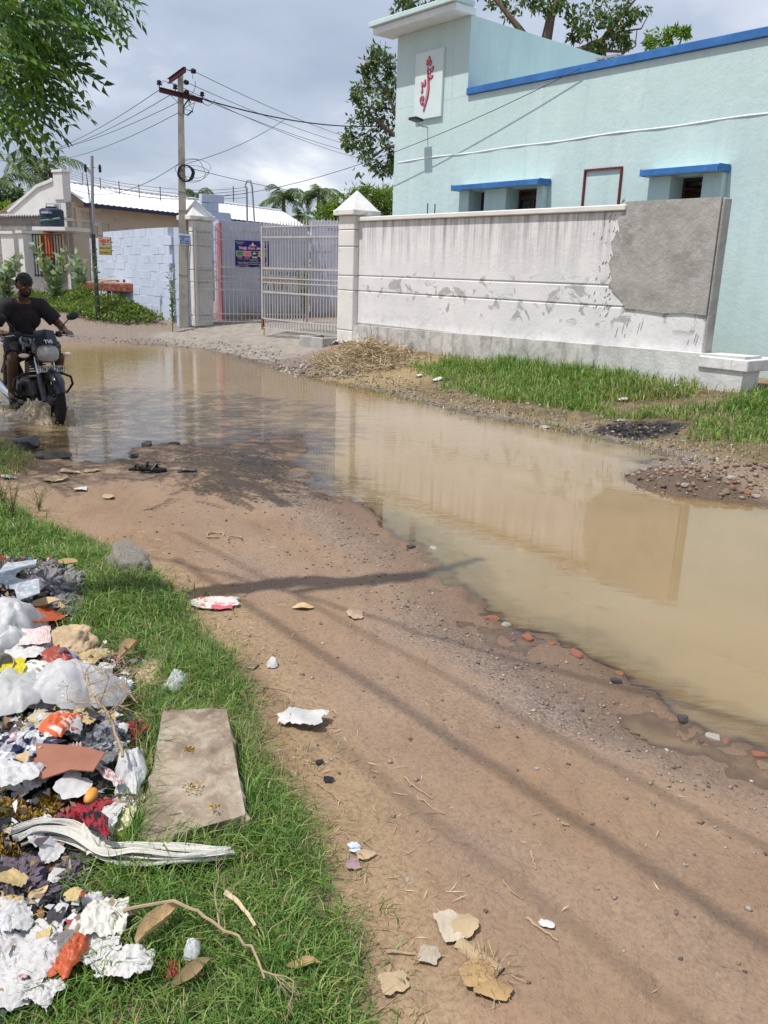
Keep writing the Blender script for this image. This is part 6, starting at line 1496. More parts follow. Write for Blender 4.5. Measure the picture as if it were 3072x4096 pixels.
limb_(b, [Vector((-.12, 0, 1.27)), HD_ + Vector((-.03, 0, -.07))], [.062, .056])
RH = Matrix.Translation(HD_) @ Matrix.Rotation(math.radians(24), 4, 'Y')
b.ball((0, 0, .015), (.098, .076, .105), 18, 12, RH); b.ball((.035, 0, -.055), (.062, .056, .062), 14, 10, RH); b.ball((.052, 0, -.092), (.03, .034, .022), 10, 8, RH)
b.tube([RH @ Vector((.088, 0, .018)), RH @ Vector((.112, 0, -.022))], [.010, .017], 8); b.ball((.108, 0, -.024), (.016, .019, .013), 8, 6, RH)
b.ball((.088, 0, .032), (.014, .055, .010), 10, 6, RH); b.ball((.094, 0, -.060), (.012, .024, .007), 8, 6, RH); b.ball((.092, 0, -.072), (.011, .020, .007), 8, 6, RH)
for s_ in (-1, 1): b.ball((-.008, s_ * .078, -.008), (.018, .009, .030), 8, 6, RH); b.ball((.072, s_ * .036, -.012), (.02, .022, .018), 8, 6, RH)
remeshed('body', b, .0062, M_SKIN, rd, 3)
for s_ in (-1, 1):
    b = MB(); b.ball((.084, s_ * .031, .010), (.010, .013, .008), 8, 6, RH); b.build('eye', mat('eye_white', (.45, .43, .40), .3, .05, 5, 0), rd, smooth=True)
# hair cap and beard
def cap_mesh(name, rx, cond, m, push):
    bm = bmesh.new(); bmesh.ops.create_icosphere(bm, subdivisions=4, radius=1)
    for v in bm.verts:
        n_ = v.co.copy(); k = push * (1 + .35 * float(vn(n_.x * 9, n_.y * 9, n_.z * 9, 4))); v.co = Vector((n_.x * (rx[0] + k), n_.y * (rx[1] + k), n_.z * (rx[2] + k) + .015))
    bmesh.ops.delete(bm, geom=[v for v in bm.verts if not cond(v.co)], context='VERTS')
    me = bpy.data.meshes.new(name); bm.to_mesh(me); bm.free(); me.transform(RH); o = link_mesh(name, me, m, rd, True); return o
cap_mesh('hair', (.098, .076, .105), lambda c: c.z > .062 - .02 * (c.x > .05) or (c.x < -.005 and c.z > -.05 and c.x < .015) or (c.x < -.02 and c.z > -.075), M_HAIR, .014)
bm = bmesh.new(); bmesh.ops.create_icosphere(bm, subdivisions=4, radius=1)
for v in bm.verts: v.co = Vector((v.co.x * .068 + .036, v.co.y * .062, v.co.z * .066 - .056))
bmesh.ops.delete(bm, geom=[v for v in bm.verts if not ((v.co.z < -.062 or (abs(v.co.y) > .045 and v.co.z < -.01)) and v.co.x > -.01)], context='VERTS')
me = bpy.data.meshes.new('beard'); bm.to_mesh(me); bm.free(); me.transform(RH); link_mesh('beard', me, M_HAIR, rd, True)
b = MB(); b.ball((.1005, 0, -.050), (.008, .030, .006), 10, 6, RH); b.build('moustache', M_HAIR, rd, smooth=True)
for s_ in (-1, 1): b = MB(); b.ball((.096, s_ * .034, .036), (.006, .022, .005), 8, 6, RH); b.build('eyebrow', M_HAIR, rd, smooth=True)
# t-shirt
b = MB()
limb_(b, [Vector((-.215, 0, .87)), Vector((-.205, 0, .97)), Vector((-.185, 0, 1.06)), Vector((-.15, 0, 1.16)), Vector((-.125, 0, 1.235))], [.142, .138, .136, .142, .112], 16)
for s_ in (-1, 1):
    b.ball((-.14, s_ * .085, 1.12), (.115, .10, .13), 14, 10); limb_(b, [Vector((-.12, s_ * .02, 1.262)), SHR[s_]], [.080, .082]); 
    e2 = SHR[s_].lerp(ELB[s_], .78); b.tube([SHR[s_], SHR[s_].lerp(ELB[s_], .4), e2], [.083, .080, .082], 14); b.ball(SHR[s_], .083, 12, 8)
sh_ = remeshed('tshirt', b, .0085, M_SHIRT, rd, 5)
co = np.empty(len(sh_.data.vertices) * 3); sh_.data.vertices.foreach_get('co', co); co = co.reshape(-1, 3)
no = np.empty(len(sh_.data.vertices) * 3); sh_.data.vertices.foreach_get('normal', no); no = no.reshape(-1, 3)
fold = .010 * fbm(co[:, 0] * 9, co[:, 1] * 9 + co[:, 2] * 5, co[:, 2] * 11, 6, 3) ; co = co + no * (fold + .004)[:, None]; sh_.data.vertices.foreach_set('co', co.ravel())
# open neck
bm = bmesh.new(); bm.from_mesh(sh_.data); bmesh.ops.delete(bm, geom=[v for v in bm.verts if (v.co.z > 1.275 and abs(v.co.y) < .075 and v.co.x > -.2 and (v.co.z - 1.275) > abs(v.co.y) * .35 - (v.co.x + .06) * .6)], context='VERTS'); bm.to_mesh(sh_.data); bm.free()
b = MB()
limb_(b, [Vector((-.22, 0, .85)), Vector((-.215, 0, .93))], [.145, .140], 14)
for s_ in (-1, 1): limb_(b, [HIP[s_], HIP[s_].lerp(KNE[s_], .5)], [.118, .105], 14); b.tube([HIP[s_].lerp(KNE[s_], .45), HIP[s_].lerp(KNE[s_], .86)], [.104, .088], 14)
remeshed('shorts', b, .009, M_SHORTS, rd, 4)
for s_ in (-1, 1):
    b = MB(); a_ = ANK[s_]; b.tube([a_ + Vector((-.085, 0, -.088)), a_ + Vector((.03, s_ * .01, -.088)), a_ + Vector((.175, s_ * .03, -.088))], [.036, .042, .034], 12, flat=.3); b.tube([a_ + Vector((.08, -.045, -.075)), a_ + Vector((.07, 0, -.008)), a_ + Vector((.08, .045, -.075))], .010, 6); b.build('sandal', M_BLACK, rd, smooth=True)

# ------------------------------------------------------------------ splash around the wheels
t = NT('splash_water'); v = t.coord('Object')
M_SPL = t.done(t.bsdf(t.ramp(t.noise(v, 14, 5, .6), (.35, (.30, .215, .13)), (.7, (.50, .40, .28))), .35, t.bump(t.noise(v, 40, 4, .6), .5, .02), 0, .4))
rng = np.random.default_rng(9); V = []; F = []
for s_ in (-1, 1):
    nu, nv_ = 46, 9
    for i in range(nu):
        u = i / (nu - 1); xx = WB + .16 - 2.0 * u; yb = s_ * (.06 + .34 * u ** .8); hh_ = (.17 * math.exp(-((u - .16) / .16) ** 2) + .13 * math.exp(-((u - .72) / .14) ** 2) + .05) * (1 - .5 * u) * (1 if s_ < 0 else .55) * S(u / .08)
        for k in range(nv_):
            w = k / (nv_ - 1) - .5; j = float(vn(xx * 11, k * 1.7, s_ * 3.0, 12)); q = math.exp(-(w * 2.6) ** 2)
            V.append((xx + .05 * j, yb + s_ * (.30 * w + .06 * q * u) + .035 * j, -bz - .012 + hh_ * q * (1 + .65 * j) * (1 if 0 < k < nv_ - 1 else 0)))
    o0 = 0 if s_ < 0 else nu * nv_
    for i in range(nu - 1):
        for k in range(nv_ - 1): F.append((o0 + i * nv_ + k, o0 + i * nv_ + k + 1, o0 + (i + 1) * nv_ + k + 1, o0 + (i + 1) * nv_ + k))
spv = [tuple(BM @ Vector(p)) for p in V]
b = MB(); b.add(spv, F)
for k in range(260):
    u = rng.random(); s_ = -1 if rng.random() < .7 else 1; p = Vector((WB + .3 - 2.0 * u, s_ * (.06 + .42 * u + rng.normal(0, .10)), -bz + abs(rng.normal(0, .10)))); r0 = rng.uniform(.003, .010); b.ball(BM @ p, (r0, r0, r0 * rng.uniform(.8, 1.8)), 6, 4)
spo = b.build('water_splash', M_SPL, None, smooth=True); tag(spo, 'muddy spray thrown up by the motorcycle wheels', 'splash', kind='stuff')
# ------------------------------------------------------------------ stones
M_ROCK = mat('grey_rock', (.25, .225, .19), .85, .25, 6, .7, 22, col2=(.14, .13, .12), thr=(.5, .65), bd=.02); M_WETROCK = mat('wet_rock', (.065, .06, .058), .35, .3, 8, .6, 25, bd=.02)
M_LSTONE = mat('pale_stone', (.34, .32, .29), .85, .2, 9, .5, 30); M_BRICK = mat('brick_bit', (.25, .105, .065), .85, .3, 14, .5, 45, col2=(.30, .18, .12), thr=(.55, .7)); M_CLOD = mat('mud_clod', (.22, .158, .118), .9, .3, 12, .7, 40)
_stone_me = {}
def stone_mesh(seed, sub=2, rough=.28):
    key = (seed % 9, sub)
    if key in _stone_me: return _stone_me[key]
    bm = bmesh.new(); bmesh.ops.create_icosphere(bm, subdivisions=sub, radius=1); sd_ = seed % 9
    C_ = np.array([v.co for v in bm.verts]); k = 1 + rough * 1.5 * fbm(C_[:, 0] * 1.3 + sd_ * 7, C_[:, 1] * 1.3, C_[:, 2] * 1.3, sd_, 3)
    if sub >= 4: k = k + .10 * fbm(C_[:, 0] * 4 + sd_, C_[:, 1] * 4, C_[:, 2] * 4, 40 + sd_, 4)
    for v, kk in zip(bm.verts, k):
        c_ = v.co * float(kk)
        for nx_, lim in (((1, .3, .2), .72), ((-.5, .8, .1), .7), ((.1, -.9, .4), .68), ((.2, .2, 1), .62)):     # chipped flats
            nn = Vector(nx_).normalized(); d_ = c_.dot(nn) - lim
            if d_ > 0: c_ -= nn * d_ * .9
        v.co = c_
    me = bpy.data.meshes.new('stone'); bm.to_mesh(me); bm.free(); _stone_me[key] = me; return me
def stone(name, label, px, py, w, m, seed, flat_=.6, asp=1.0, sink=.3, cat='stone', group=None, at=None, sub=3, smooth=False):
    p = PG(px, py) if at is None else at; s_ = w * .5 * pxm(p)
    me = stone_mesh(seed, sub).copy(); me.materials.clear()
    o = link_mesh(name, me, m, None, smooth); o.location = (p[0], p[1], p[2] + s_ * flat_ * (1 - 2 * sink) * .8); o.scale = (s_, s_ * asp, s_ * flat_); o.rotation_euler = (0, 0, seed * 1.7)
    return tag(o, label, cat, group)
stone('boulder', 'large grey boulder half sunk in the grass at the road edge', 278, 1245, 132, M_ROCK, 3, .72, .85, .24, 'rock', sub=5, smooth=True)
stone('rock', 'long dark wet rock at the water edge on the shaded bank', 55, 962, 95, M_WETROCK, 1, .35, .6, .3, 'rock', 'rocks on the bank', sub=4); stone('rock', 'flat bluish wet rock just in front of the long dark bank rock', 118, 985, 70, M_WETROCK, 4, .3, .7, .3, 'rock', 'rocks on the bank', sub=4)
stone('rock', 'angular grey rock in the green grass below the stained plinth', 1155, 785, 40, M_LSTONE, 2, .75, .8, .2, 'rock', 'rocks by the wall'); stone('rock', 'pale rock in the green grass beside the angular grey rock', 1230, 790, 34, M_LSTONE, 5, .65, .9, .2, 'rock', 'rocks by the wall')
stone('rock', 'small upright pale stone at the corner of the wall plinth', 1518, 838, 14, M_LSTONE, 6, 1.6, .8, .2, 'rock', 'rocks by the wall')
sl_ = [(1033, 1187, 55, M_WETROCK, 'flat dark stone lying in the shallow water off the road', .25), (887, 1181, 22, M_WETROCK, 'small dark stone at the wet road edge by the flat dark stone', .5), (940, 1186, 40, M_LSTONE, 'broad grey stone at the wet road edge by the flat dark stone', .25), (1093, 1347, 22, M_LSTONE, 'grey pebble beside the first brick bit', .5),
       (1364, 1421, 24, M_WETROCK, 'dark green stone beside the large brick bit in the water', .4), (1484, 1494, 28, M_LSTONE, 'grey stone breaking the shallow water surface', .6), (1541, 1590, 34, M_LSTONE, 'flat grey stone in the muddy water margin', .3), (1475, 1552, 30, M_WETROCK, 'dark broken tarmac lump at the water margin', .4), (1330, 1470, 26, M_WETROCK, 'dark tarmac crumb beside the reddish margin', .4),
       (318, 962, 30, M_WETROCK, 'dark stone standing at the tip of the muddy spit', .6), (378, 957, 26, M_WETROCK, 'flat dark stone just off the muddy spit', .3), (290, 985, 24, M_WETROCK, 'dark stone on the spit between sandal and water', .5), (395, 1018, 30, M_WETROCK, 'flat dark stone beside the black sandals', .25), (190, 985, 20, M_WETROCK, 'round wet stone at the shaded waterline', .6),
       (960, 830, 12, M_LSTONE, 'pale chip on the gravel shoulder below the straw heap', .4), (1010, 882, 16, M_LSTONE, 'pale chip on the gravel shoulder by the water', .4), (1105, 908, 14, M_WETROCK, 'dark chip at the far waterline', .4), (1178, 923, 26, M_LSTONE, 'flat pale stone on the gravel shoulder near the heap', .25), (1115, 818, 28, M_WETROCK, 'dark flat stone in the grass below the rocks', .3), (1405, 893, 22, M_LSTONE, 'pale stone beside the black ash patch', .5), (1375, 897, 18, M_BRICK, 'reddish stone in the black ash patch', .5), (1345, 908, 16, M_LSTONE, 'pale square stone below the black ash patch', .4),
       (880, 1900, 14, M_LSTONE, 'grey pebble on the near dirt road', .4), (1160, 1660, 12, M_LSTONE, 'pale pebble in the middle of the dirt road', .4)]
for i, (x, y, w, m_, lab, fl_) in enumerate(sl_): stone('stone', lab, x, y, w, m_, i + 1, fl_, .8, .28, 'stone', 'stones along the puddle')
for i, (x, y, w, lab) in enumerate(((1064, 1334, 34, 'orange brick bit at the water edge, first from the road shadow'), (1140, 1376, 40, 'flat red brick bit half buried in the wet margin'), (1192, 1388, 22, 'small red brick crumb beside the half buried bit'), (1247, 1412, 38, 'knobbly red brick bit at the waterline'), (1396, 1423, 44, 'bright orange brick bit lying in the shallow water'), (1436, 1437, 20, 'small red brick bit just under the water surface'), (1469, 1450, 20, 'drowned red brick bit farthest from the road'), (1339, 1450, 22, 'red brick crumb on the wet road margin'), (1568, 1598, 26, 'broken red brick bit among grey stones at the margin'), (1640, 1628, 34, 'red brick bit at the margin near the flooded corner'))):
    stone('brick_bit', lab, x, y, w, M_BRICK, i, .34, .7, .36, 'brick piece', 'brick bits in the puddle margin')
# rubble on the reddish heap
rng = np.random.default_rng(31); hn = 0
names = ['grey', 'pale', 'brown', 'rust red']
for i in range(26):
    px, py = 1405 + 250 * rng.random() ** .9, 0; py = 1000 + (px - 1405) * .30 + rng.normal(0, 14)
    m_ = (M_LSTONE, M_CLOD, M_CLOD, M_BRICK)[min(3, i % 5)] if i % 5 < 4 else M_CLOD
    stone('rubble_stone', ('%s rubble lump on the reddish heap at the water' % ('grey', 'brown', 'brown', 'red', 'brown')[i % 5]), px, max(990, py), rng.uniform(8, 24), m_, i, rng.uniform(.35, .6), rng.uniform(.6, 1), .25, 'rubble', ('grey', 'brown', 'brown', 'red', 'brown')[i % 5] + ' rubble on the heap', sub=2)
# countless clods and pebbles
def pebbles(name, X, Y, size, m, label, cat, seed, fl=.55, lift=.25):
    rng = np.random.default_rng(seed); n = len(X); Z = gz(X, Y)
    oct_ = np.array([[1, 0, 0], [-1, 0, 0], [0, 1, 0], [0, -1, 0], [0, 0, 1], [0, 0, -1], [.7, .7, .1], [-.7, .6, -.1]]); fc = np.array([[0, 6, 4], [6, 2, 4], [2, 7, 4], [7, 1, 4], [1, 3, 4], [3, 0, 4], [6, 0, 5], [2, 6, 5], [7, 2, 5], [1, 7, 5], [3, 1, 5], [0, 3, 5]])
    V = oct_[None] * rng.uniform(.6, 1.15, (n, 8, 1)); an = rng.random(n) * 6.28; c_, s_ = np.cos(an)[:, None], np.sin(an)[:, None]
    asp = rng.uniform(.6, 1, (n, 1)); x = V[:, :, 0] * c_ - V[:, :, 1] * asp * s_; y = V[:, :, 0] * s_ + V[:, :, 1] * asp * c_; z = V[:, :, 2] * fl
    S_ = np.asarray(size).reshape(-1, 1) * np.ones((n, 1))
    V = np.stack([x * S_ + X[:, None], y * S_ + Y[:, None], z * S_ + (Z + S_[:, 0] * fl * lift)[:, None]], 2).reshape(-1, 3)
    F = (np.arange(n)[:, None, None] * 8 + fc[None]).reshape(-1, 3)
    return tag(big(name, V, F, m, attrs=dict(rnd=np.repeat(rng.random(n), 8))), label, cat, kind='stuff')
t = NT('pebble_mix'); a = t.attr('rnd'); v = t.coord('Object')
c = t.ramp(a, (.0, (.085, .072, .064)), (.35, (.19, .15, .125)), (.75, (.28, .225, .185)), (.97, (.40, .36, .32))); c = t.mix(t.ramp(a, (.985, 0.0), (.988, 1.0)), c, (.28, .12, .07))
M_PEB = t.done(t.bsdf(c, .85, t.bump(t.noise(v, 120, 3), .3, .004), 0, .3))
def d_peb(X, Y):
    w = puddle_d(X, Y); v_ = poly_sdist(X, Y, VERGE); return np.clip(.5 * np.exp(-((w - .36) / .26) ** 2) + .10 * np.exp(-((w - 1.1) / .5) ** 2) + .003, 0, 1) * (w > .02) * (v_ > .05)
X, Y = scatter(42000, (-2.6, 2.6, 1.3, 7.6), d_peb, rng); pebbles('pebbles', X, Y, .0035 + .011 * rng.random(len(X)) ** 3, M_PEB, 'small pebbles pressed into the dirt road', 'pebbles', 1)
def d_gv(X, Y):
    w = puddle_d(X, Y); return np.clip(S(w / .1) * S((1.1 - w) / .5), 0, 1) * (((X + 3.5) * 5.0 + (Y - 11.0) * 6.5) > 0)
X, Y = scatter(30000, (-7, 6, 7.5, 19), d_gv, rng); pebbles('gravel', X, Y, .010 + .028 * rng.random(len(X)) ** 2.5, M_PEB, 'grey gravel shoulder along the far edge of the puddle', 'gravel', 2)
X, Y = scatter(6000, (HEAP[0] - 1.8, HEAP[0] + 1.8, HEAP[1] - 1.1, HEAP[1] + 1.1), lambda X, Y: S(1.25 - np.hypot((X - HEAP[0]) / 1.25, (Y - HEAP[1]) / .62)), rng)
t = NT('clod_mix'); a = t.attr('rnd'); M_CLODS = t.done(t.bsdf(t.ramp(a, (.0, (.12, .08, .058)), (.5, (.23, .165, .122)), (.9, (.32, .25, .19)), (1.0, (.30, .27, .24))), .9))
pebbles('clods', X, Y, .006 + .032 * rng.random(len(X)) ** 4, M_CLODS, 'reddish clods and crumbs covering the dug earth heap', 'clods', 3, .7, .4)
X, Y = scatter(1500, (ASH[0] - .9, ASH[0] + .9, ASH[1] - .7, ASH[1] + .7), lambda X, Y: S(1.1 - np.hypot((X - ASH[0]) / .62, (Y - ASH[1]) / .45)), rng)
pebbles('ash_crumbs', X, Y, .008 + .03 * rng.random(len(X)) ** 3, mat('char', (.014, .013, .013), .9, .3, 20, .3), 'black burnt crumbs on the ash patch in the grass', 'ash', 4)
X, Y = scatter(900, (P(690, 765, .3)[0] - 1.0, P(690, 765, .3)[0] + .9, P(690, 765, .3)[1] - .8, P(690, 765, .3)[1] + .6), lambda X, Y: 1.0 + 0 * X, rng)
pebbles('rubble_crumbs', X, Y, .012 + .05 * rng.random(len(X)) ** 3, M_PEB, 'rubble crumbs around the drain box by the straw heap', 'rubble', 5, .7)

# ------------------------------------------------------------------ stone slab in the grass
sq = [P(347, 1530, .235), P(494, 1527, .235), P(541, 1765, .20), P(292, 1835, .20)]
nu, nv_ = 26, 40; V = []; F = []
for j in range(nv_ + 1):
    for i in range(nu + 1):
        u, w = i / nu, j / nv_; p = (sq[0] * (1 - u) + sq[1] * u) * (1 - w) + (sq[3] * (1 - u) + sq[2] * u) * w
        e_ = min(u, 1 - u, w * 1.6, (1 - w) * 1.6); n_ = float(fbm(p[0] * 9, p[1] * 9, 0, 61)); n2 = float(fbm(p[0] * 30, p[1] * 30, 0, 62, 3)); c_ = (sq[0] + sq[1] + sq[2] + sq[3]) / 4
        if e_ <= 0: p = p + (c_ - p) * .085 * (.5 + n_ + .8 * n2)
        p = p + np.array([0, 0, .008 * n_ + .004 * n2 - (.014 if e_ <= 0 else (.004 if e_ < .03 else 0)) * (1 + n2)]); V.append(p)
top_n = len(V)
for j in range(nv_):
    for i in range(nu): F.append((j * (nu + 1) + i, j * (nu + 1) + i + 1, (j + 1) * (nu + 1) + i + 1, (j + 1) * (nu + 1) + i))
ring = [i for i in range(nu + 1)] + [(j + 1) * (nu + 1) + nu for j in range(nv_)] + [nv_ * (nu + 1) + nu - 1 - i for i in range(nu)] + [(nv_ - 1 - j) * (nu + 1) for j in range(nv_ - 1)]
prev = ring
for lv in range(1, 4):
    cur = []
    for k in ring:
        q = V[k].copy(); n_ = float(fbm(q[0] * 14, q[1] * 14, lv * .7, 63)); c_ = (sq[0] + sq[1] + sq[2] + sq[3]) / 4; q = q + (c_ - q) * np.array([1, 1, 0]) * (.015 * lv * .6 + .03 * n_) - np.array([0, 0, .05 * lv]); cur.append(len(V)); V.append(q)
    for k in range(len(ring)): a_, b2 = prev[k], prev[(k + 1) % len(ring)]; c_, d_ = cur[(k + 1) % len(ring)], cur[k]; F.append((a_, d_, c_, b2))
    prev = cur
t = NT('slab_stone'); v = t.coord('Object'); n1 = t.noise(v, 7, 8, .65, .5); n2 = t.noise(v, 28, 6, .7)
c = t.ramp(n1, (.32, (.13, .10, .075)), (.48, (.26, .205, .15)), (.68, (.44, .385, .31)))
c = t.mix(t.ramp(n2, (.56, 0.0), (.68, .6)), c, (.46, .42, .36)); c = t.mix(t.ramp(t.noise(v, 5.0, 6, .6, .9), (.60, 0.0), (.72, .55)), c, (.40, .23, .09)); c = t.mix(t.ramp(n2, (.28, .6), (.38, 0.0)), c, (.07, .058, .047))
N = t.bump(n2, .8, .012); N = t.bump(t.noise(v, 90, 4, .7), .5, .004, N); M_SLAB = t.done(t.bsdf(c, .9, N, 0, .25))
b = MB(); b.add(V, F); slo = b.build('stone_slab', M_SLAB, None, smooth=True); tag(slo, 'weathered rectangular stone slab lying in the grass beside the rubbish', 'slab')

# ------------------------------------------------------------------ rubbish
def plastic(name, col, tr_=.3, rough=.25, alpha=1.0):
    if name in _mc: return _mc[name]
    t = NT(name); v = t.coord('Object'); n1 = t.noise(v, 30, 5, .6, .6)
    p = t.bsdf(t.ramp(n1, (.3, tuple(c * .85 for c in col)), (.7, col)), rough, t.bump(t.noise(t.coord('Object', (1, 2.6, 1.6)), 34, 5, .6, 1.2), .4, .010), 0, .5); tl = t.n('ShaderNodeBsdfTranslucent'); tl.inputs['Color'].default_value = (*col, 1)
    mx = t.n('ShaderNodeMixShader'); mx.inputs[0].default_value = tr_; t.l(p, mx.inputs[1]); t.l(tl.outputs[0], mx.inputs[2]); sh = mx.outputs[0]
    if alpha < 1:
        tp = t.n('ShaderNodeBsdfTransparent'); m2 = t.n('ShaderNodeMixShader'); m2.inputs[0].default_value = alpha; t.l(tp.outputs[0], m2.inputs[1]); t.l(sh, m2.inputs[2]); sh = m2.outputs[0]
    _mc[name] = t.done(sh); return _mc[name]
def printed(name, base, ink, rows=70, dens=.5, blot=None):
    if name in _mc: return _mc[name]
    t = NT(name); v = t.coord('Object'); xyz = t.sep(v)
    ln_ = t.ramp(t.math('FRACT', t.math('MULTIPLY', xyz[1], rows)), (.42, 0.0), (.5, 1.0)); wd = t.ramp(t.noise(t.coord('Object', (rows * 1.6, rows * .22, 1)), 1.0, 2, .5), (.46, 0.0), (.5, 1.0))
    pg = t.ramp(t.noise(v, 6, 2, .5), (.42, 0.0), (.50, 1.0)); k = t.math('MULTIPLY', t.math('MULTIPLY', ln_, wd), t.math('MULTIPLY', pg, dens))
    c = t.mix(k, t.ramp(t.noise(v, 12, 5), (.3, tuple(q * .82 for q in base)), (.7, base)), ink)
    if blot: c = t.mix(t.ramp(t.noise(v, 9, 2, .4), (.58, 0.0), (.60, 1.0)), c, blot)
    _mc[name] = t.done(t.bsdf(c, .75, t.bump(t.noise(v, 40, 4), .3, .006))); return _mc[name]
def checks(name, c1, c2, scale=40, c3=None):
    if name in _mc: return _mc[name]
    t = NT(name); v = t.coord('Object'); xyz = t.sep(v)
    a = t.ramp(t.math('FRACT', t.math('MULTIPLY', xyz[0], scale)), (.48, 0.0), (.52, 1.0)); b_ = t.ramp(t.math('FRACT', t.math('MULTIPLY', xyz[1], scale)), (.48, 0.0), (.52, 1.0))
    c = t.mix(t.math('MULTIPLY', t.math('ADD', a, b_), .5), c1, c2)
    if c3: c = t.mix(t.ramp(t.noise(v, 11, 3), (.55, 0.0), (.62, 1.0)), c, c3)
    _mc[name] = t.done(t.bsdf(c, .9, t.bump(t.noise(v, 45, 5), .6, .01))); return _mc[name]
def metric(px, py, w, h):
    p = PG(px, py); dist = float(np.linalg.norm(p - CAM)); sa = (CAMH - p[2]) / dist
    return p, w * pxm(p), h * pxm(p) / max(.35, sa) * .9
def drop(b, name, label, cat, p, m, rot, smooth=False, group=None):
    """b is built around the origin, turned by rot and set on p"""
    o = b.build(name, m, None, smooth=smooth, fix=False); o.location = p; o.rotation_euler = (0, 0, rot); return tag(o, label, cat, group)
def crumple(name, label, cat, px, py, w, h, m, seed, dome=.22, amp=.16, lift=.015, n=22, freq=3.2, round_=.5, smooth=False, group=None, curl=0.0, rot=None):
    p, sx, sy = metric(px, py, w, h); rng = np.random.default_rng(seed); V = []; F = []
    if rot is None: rot = rng.uniform(-.4, .4)
    s_ = min(sx, sy)
    g = np.linspace(-1, 1, n); U, W = np.meshgrid(g, g); r_ = np.maximum(np.abs(U), np.abs(W)); rc = np.hypot(U, W) + 1e-9; k = (1 - round_) + round_ * r_ / rc
    X = U * k; Y = W * k; ed_ = 1 + .30 * fbm(X / rc * 1.9, Y / rc * 1.9, seed, seed, 4)
    X = X * ed_ + .10 * fbm(U * freq, W * freq, 1.3, seed + 1, 2); Y = Y * ed_ + .10 * fbm(U * freq, W * freq, 7.7, seed + 2, 2)
    e_ = np.clip(1 - r_ ** 2, 0, 1)
    if dome < .3:                       # folded sheet: sharp creases along random lines
        zf = 0
        for _ in range(11):
            th = rng.uniform(0, math.pi); zf = zf + rng.uniform(.3, 1) * rng.choice([-1, 1]) * np.abs(U * math.cos(th) + W * math.sin(th) - rng.uniform(-.7, .7))
        zf = zf / 1.6 + 1.5 * (.5 - np.abs(fbm(U * freq * 1.3, W * freq * 1.3, 0, seed + 3, 4))) + .4 * fbm(U * 7, W * 7, 0, seed + 5, 2); zf = (zf - zf.min()) / (zf.max() - zf.min() + 1e-9)
        Z = s_ * (dome * .5 * e_ + amp * 1.15 * zf) + curl * s_ * (U ** 2) * .5
    else:                               # puffed bag with wrinkles
        wr = 1 - np.abs(fbm(U * freq * 1.6, W * freq * .8, 0, seed + 3, 3)) * 2.2
        Z = dome * s_ * e_ ** .7 * (1 + .35 * fbm(U * 1.7, W * 1.7, 3, seed + 4, 2)) + amp * s_ * np.clip(wr, -.8, 1) * (.3 + .7 * e_) * .7
    Xw, Yw = X * sx / 2, Y * sy / 2; ca, sa = math.cos(rot), math.sin(rot)
    gxw, gyw = p[0] + Xw * ca - Yw * sa, p[1] + Xw * sa + Yw * ca
    gzz = gz(gxw.ravel(), gyw.ravel()).reshape(X.shape) - p[2]
    Z = Z + gzz * .9 + lift
    Z = np.maximum(Z, gzz + .002)
    V = np.stack([Xw.ravel(), Yw.ravel(), Z.ravel()], 1); i_ = np.arange(n * n).reshape(n, n); F = np.stack([i_[:-1, :-1].ravel(), i_[:-1, 1:].ravel(), i_[1:, 1:].ravel(), i_[1:, :-1].ravel()], 1)
    o = big(name, V, F, m, smooth=smooth); o.location = p; o.rotation_euler = (0, 0, rot); return tag(o, label, cat, group)
def lump(name, label, cat, px, py, w, h, m, seed, hk=.6, rough=.18, freq=2.0, fine=.05, sub=5, lift=0.0, group=None, smooth=True):
    p, sx, sy = metric(px, py, w, h); bm = bmesh.new(); bmesh.ops.create_icosphere(bm, subdivisions=sub, radius=1); C_ = np.array([v.co for v in bm.verts])
    k = 1 + rough * fbm(C_[:, 0] * freq, C_[:, 1] * freq, C_[:, 2] * freq, seed, 3) + fine * fbm(C_[:, 0] * 9, C_[:, 1] * 9, C_[:, 2] * 9, seed + 9, 3)
    C_ = C_ * k[:, None] * np.array([sx / 2, sy / 2, min(sx, sy) / 2 * hk]); C_[:, 2] = np.maximum(C_[:, 2], -.01)
    for v, c_ in zip(bm.verts, C_): v.co = c_
    me = bpy.data.meshes.new(name); bm.to_mesh(me); bm.free(); o = link_mesh(name, me, m, None, smooth); o.location = (p[0], p[1], p[2] + lift); return tag(o, label, cat, group)
def fluff(name, label, cat, px, py, w, h, m, seed, n=500, ll=.018, lw=.007, hk=.5, group=None):
    p, sx, sy = metric(px, py, w, h); rng = np.random.default_rng(seed); d = unit(rng.normal(size=(n, 3))); d[:, 2] = np.abs(d[:, 2]); r_ = rng.random((n, 1)) ** .4
    C_ = d * r_ * np.array([sx / 2, sy / 2, min(sx, sy) / 2 * hk]); C_[:, 2] += gz(p[0] + C_[:, 0], p[1] + C_[:, 1]) - p[2]
    V, F, R = leaf_quads(C_, d + rng.normal(0, .6, (n, 3)), ll * rng.uniform(.6, 1.4, n), lw, rng, .15); o = big(name, V, F, m, attrs=dict(rnd=R)); o.location = p; return tag(o, label, cat, group)
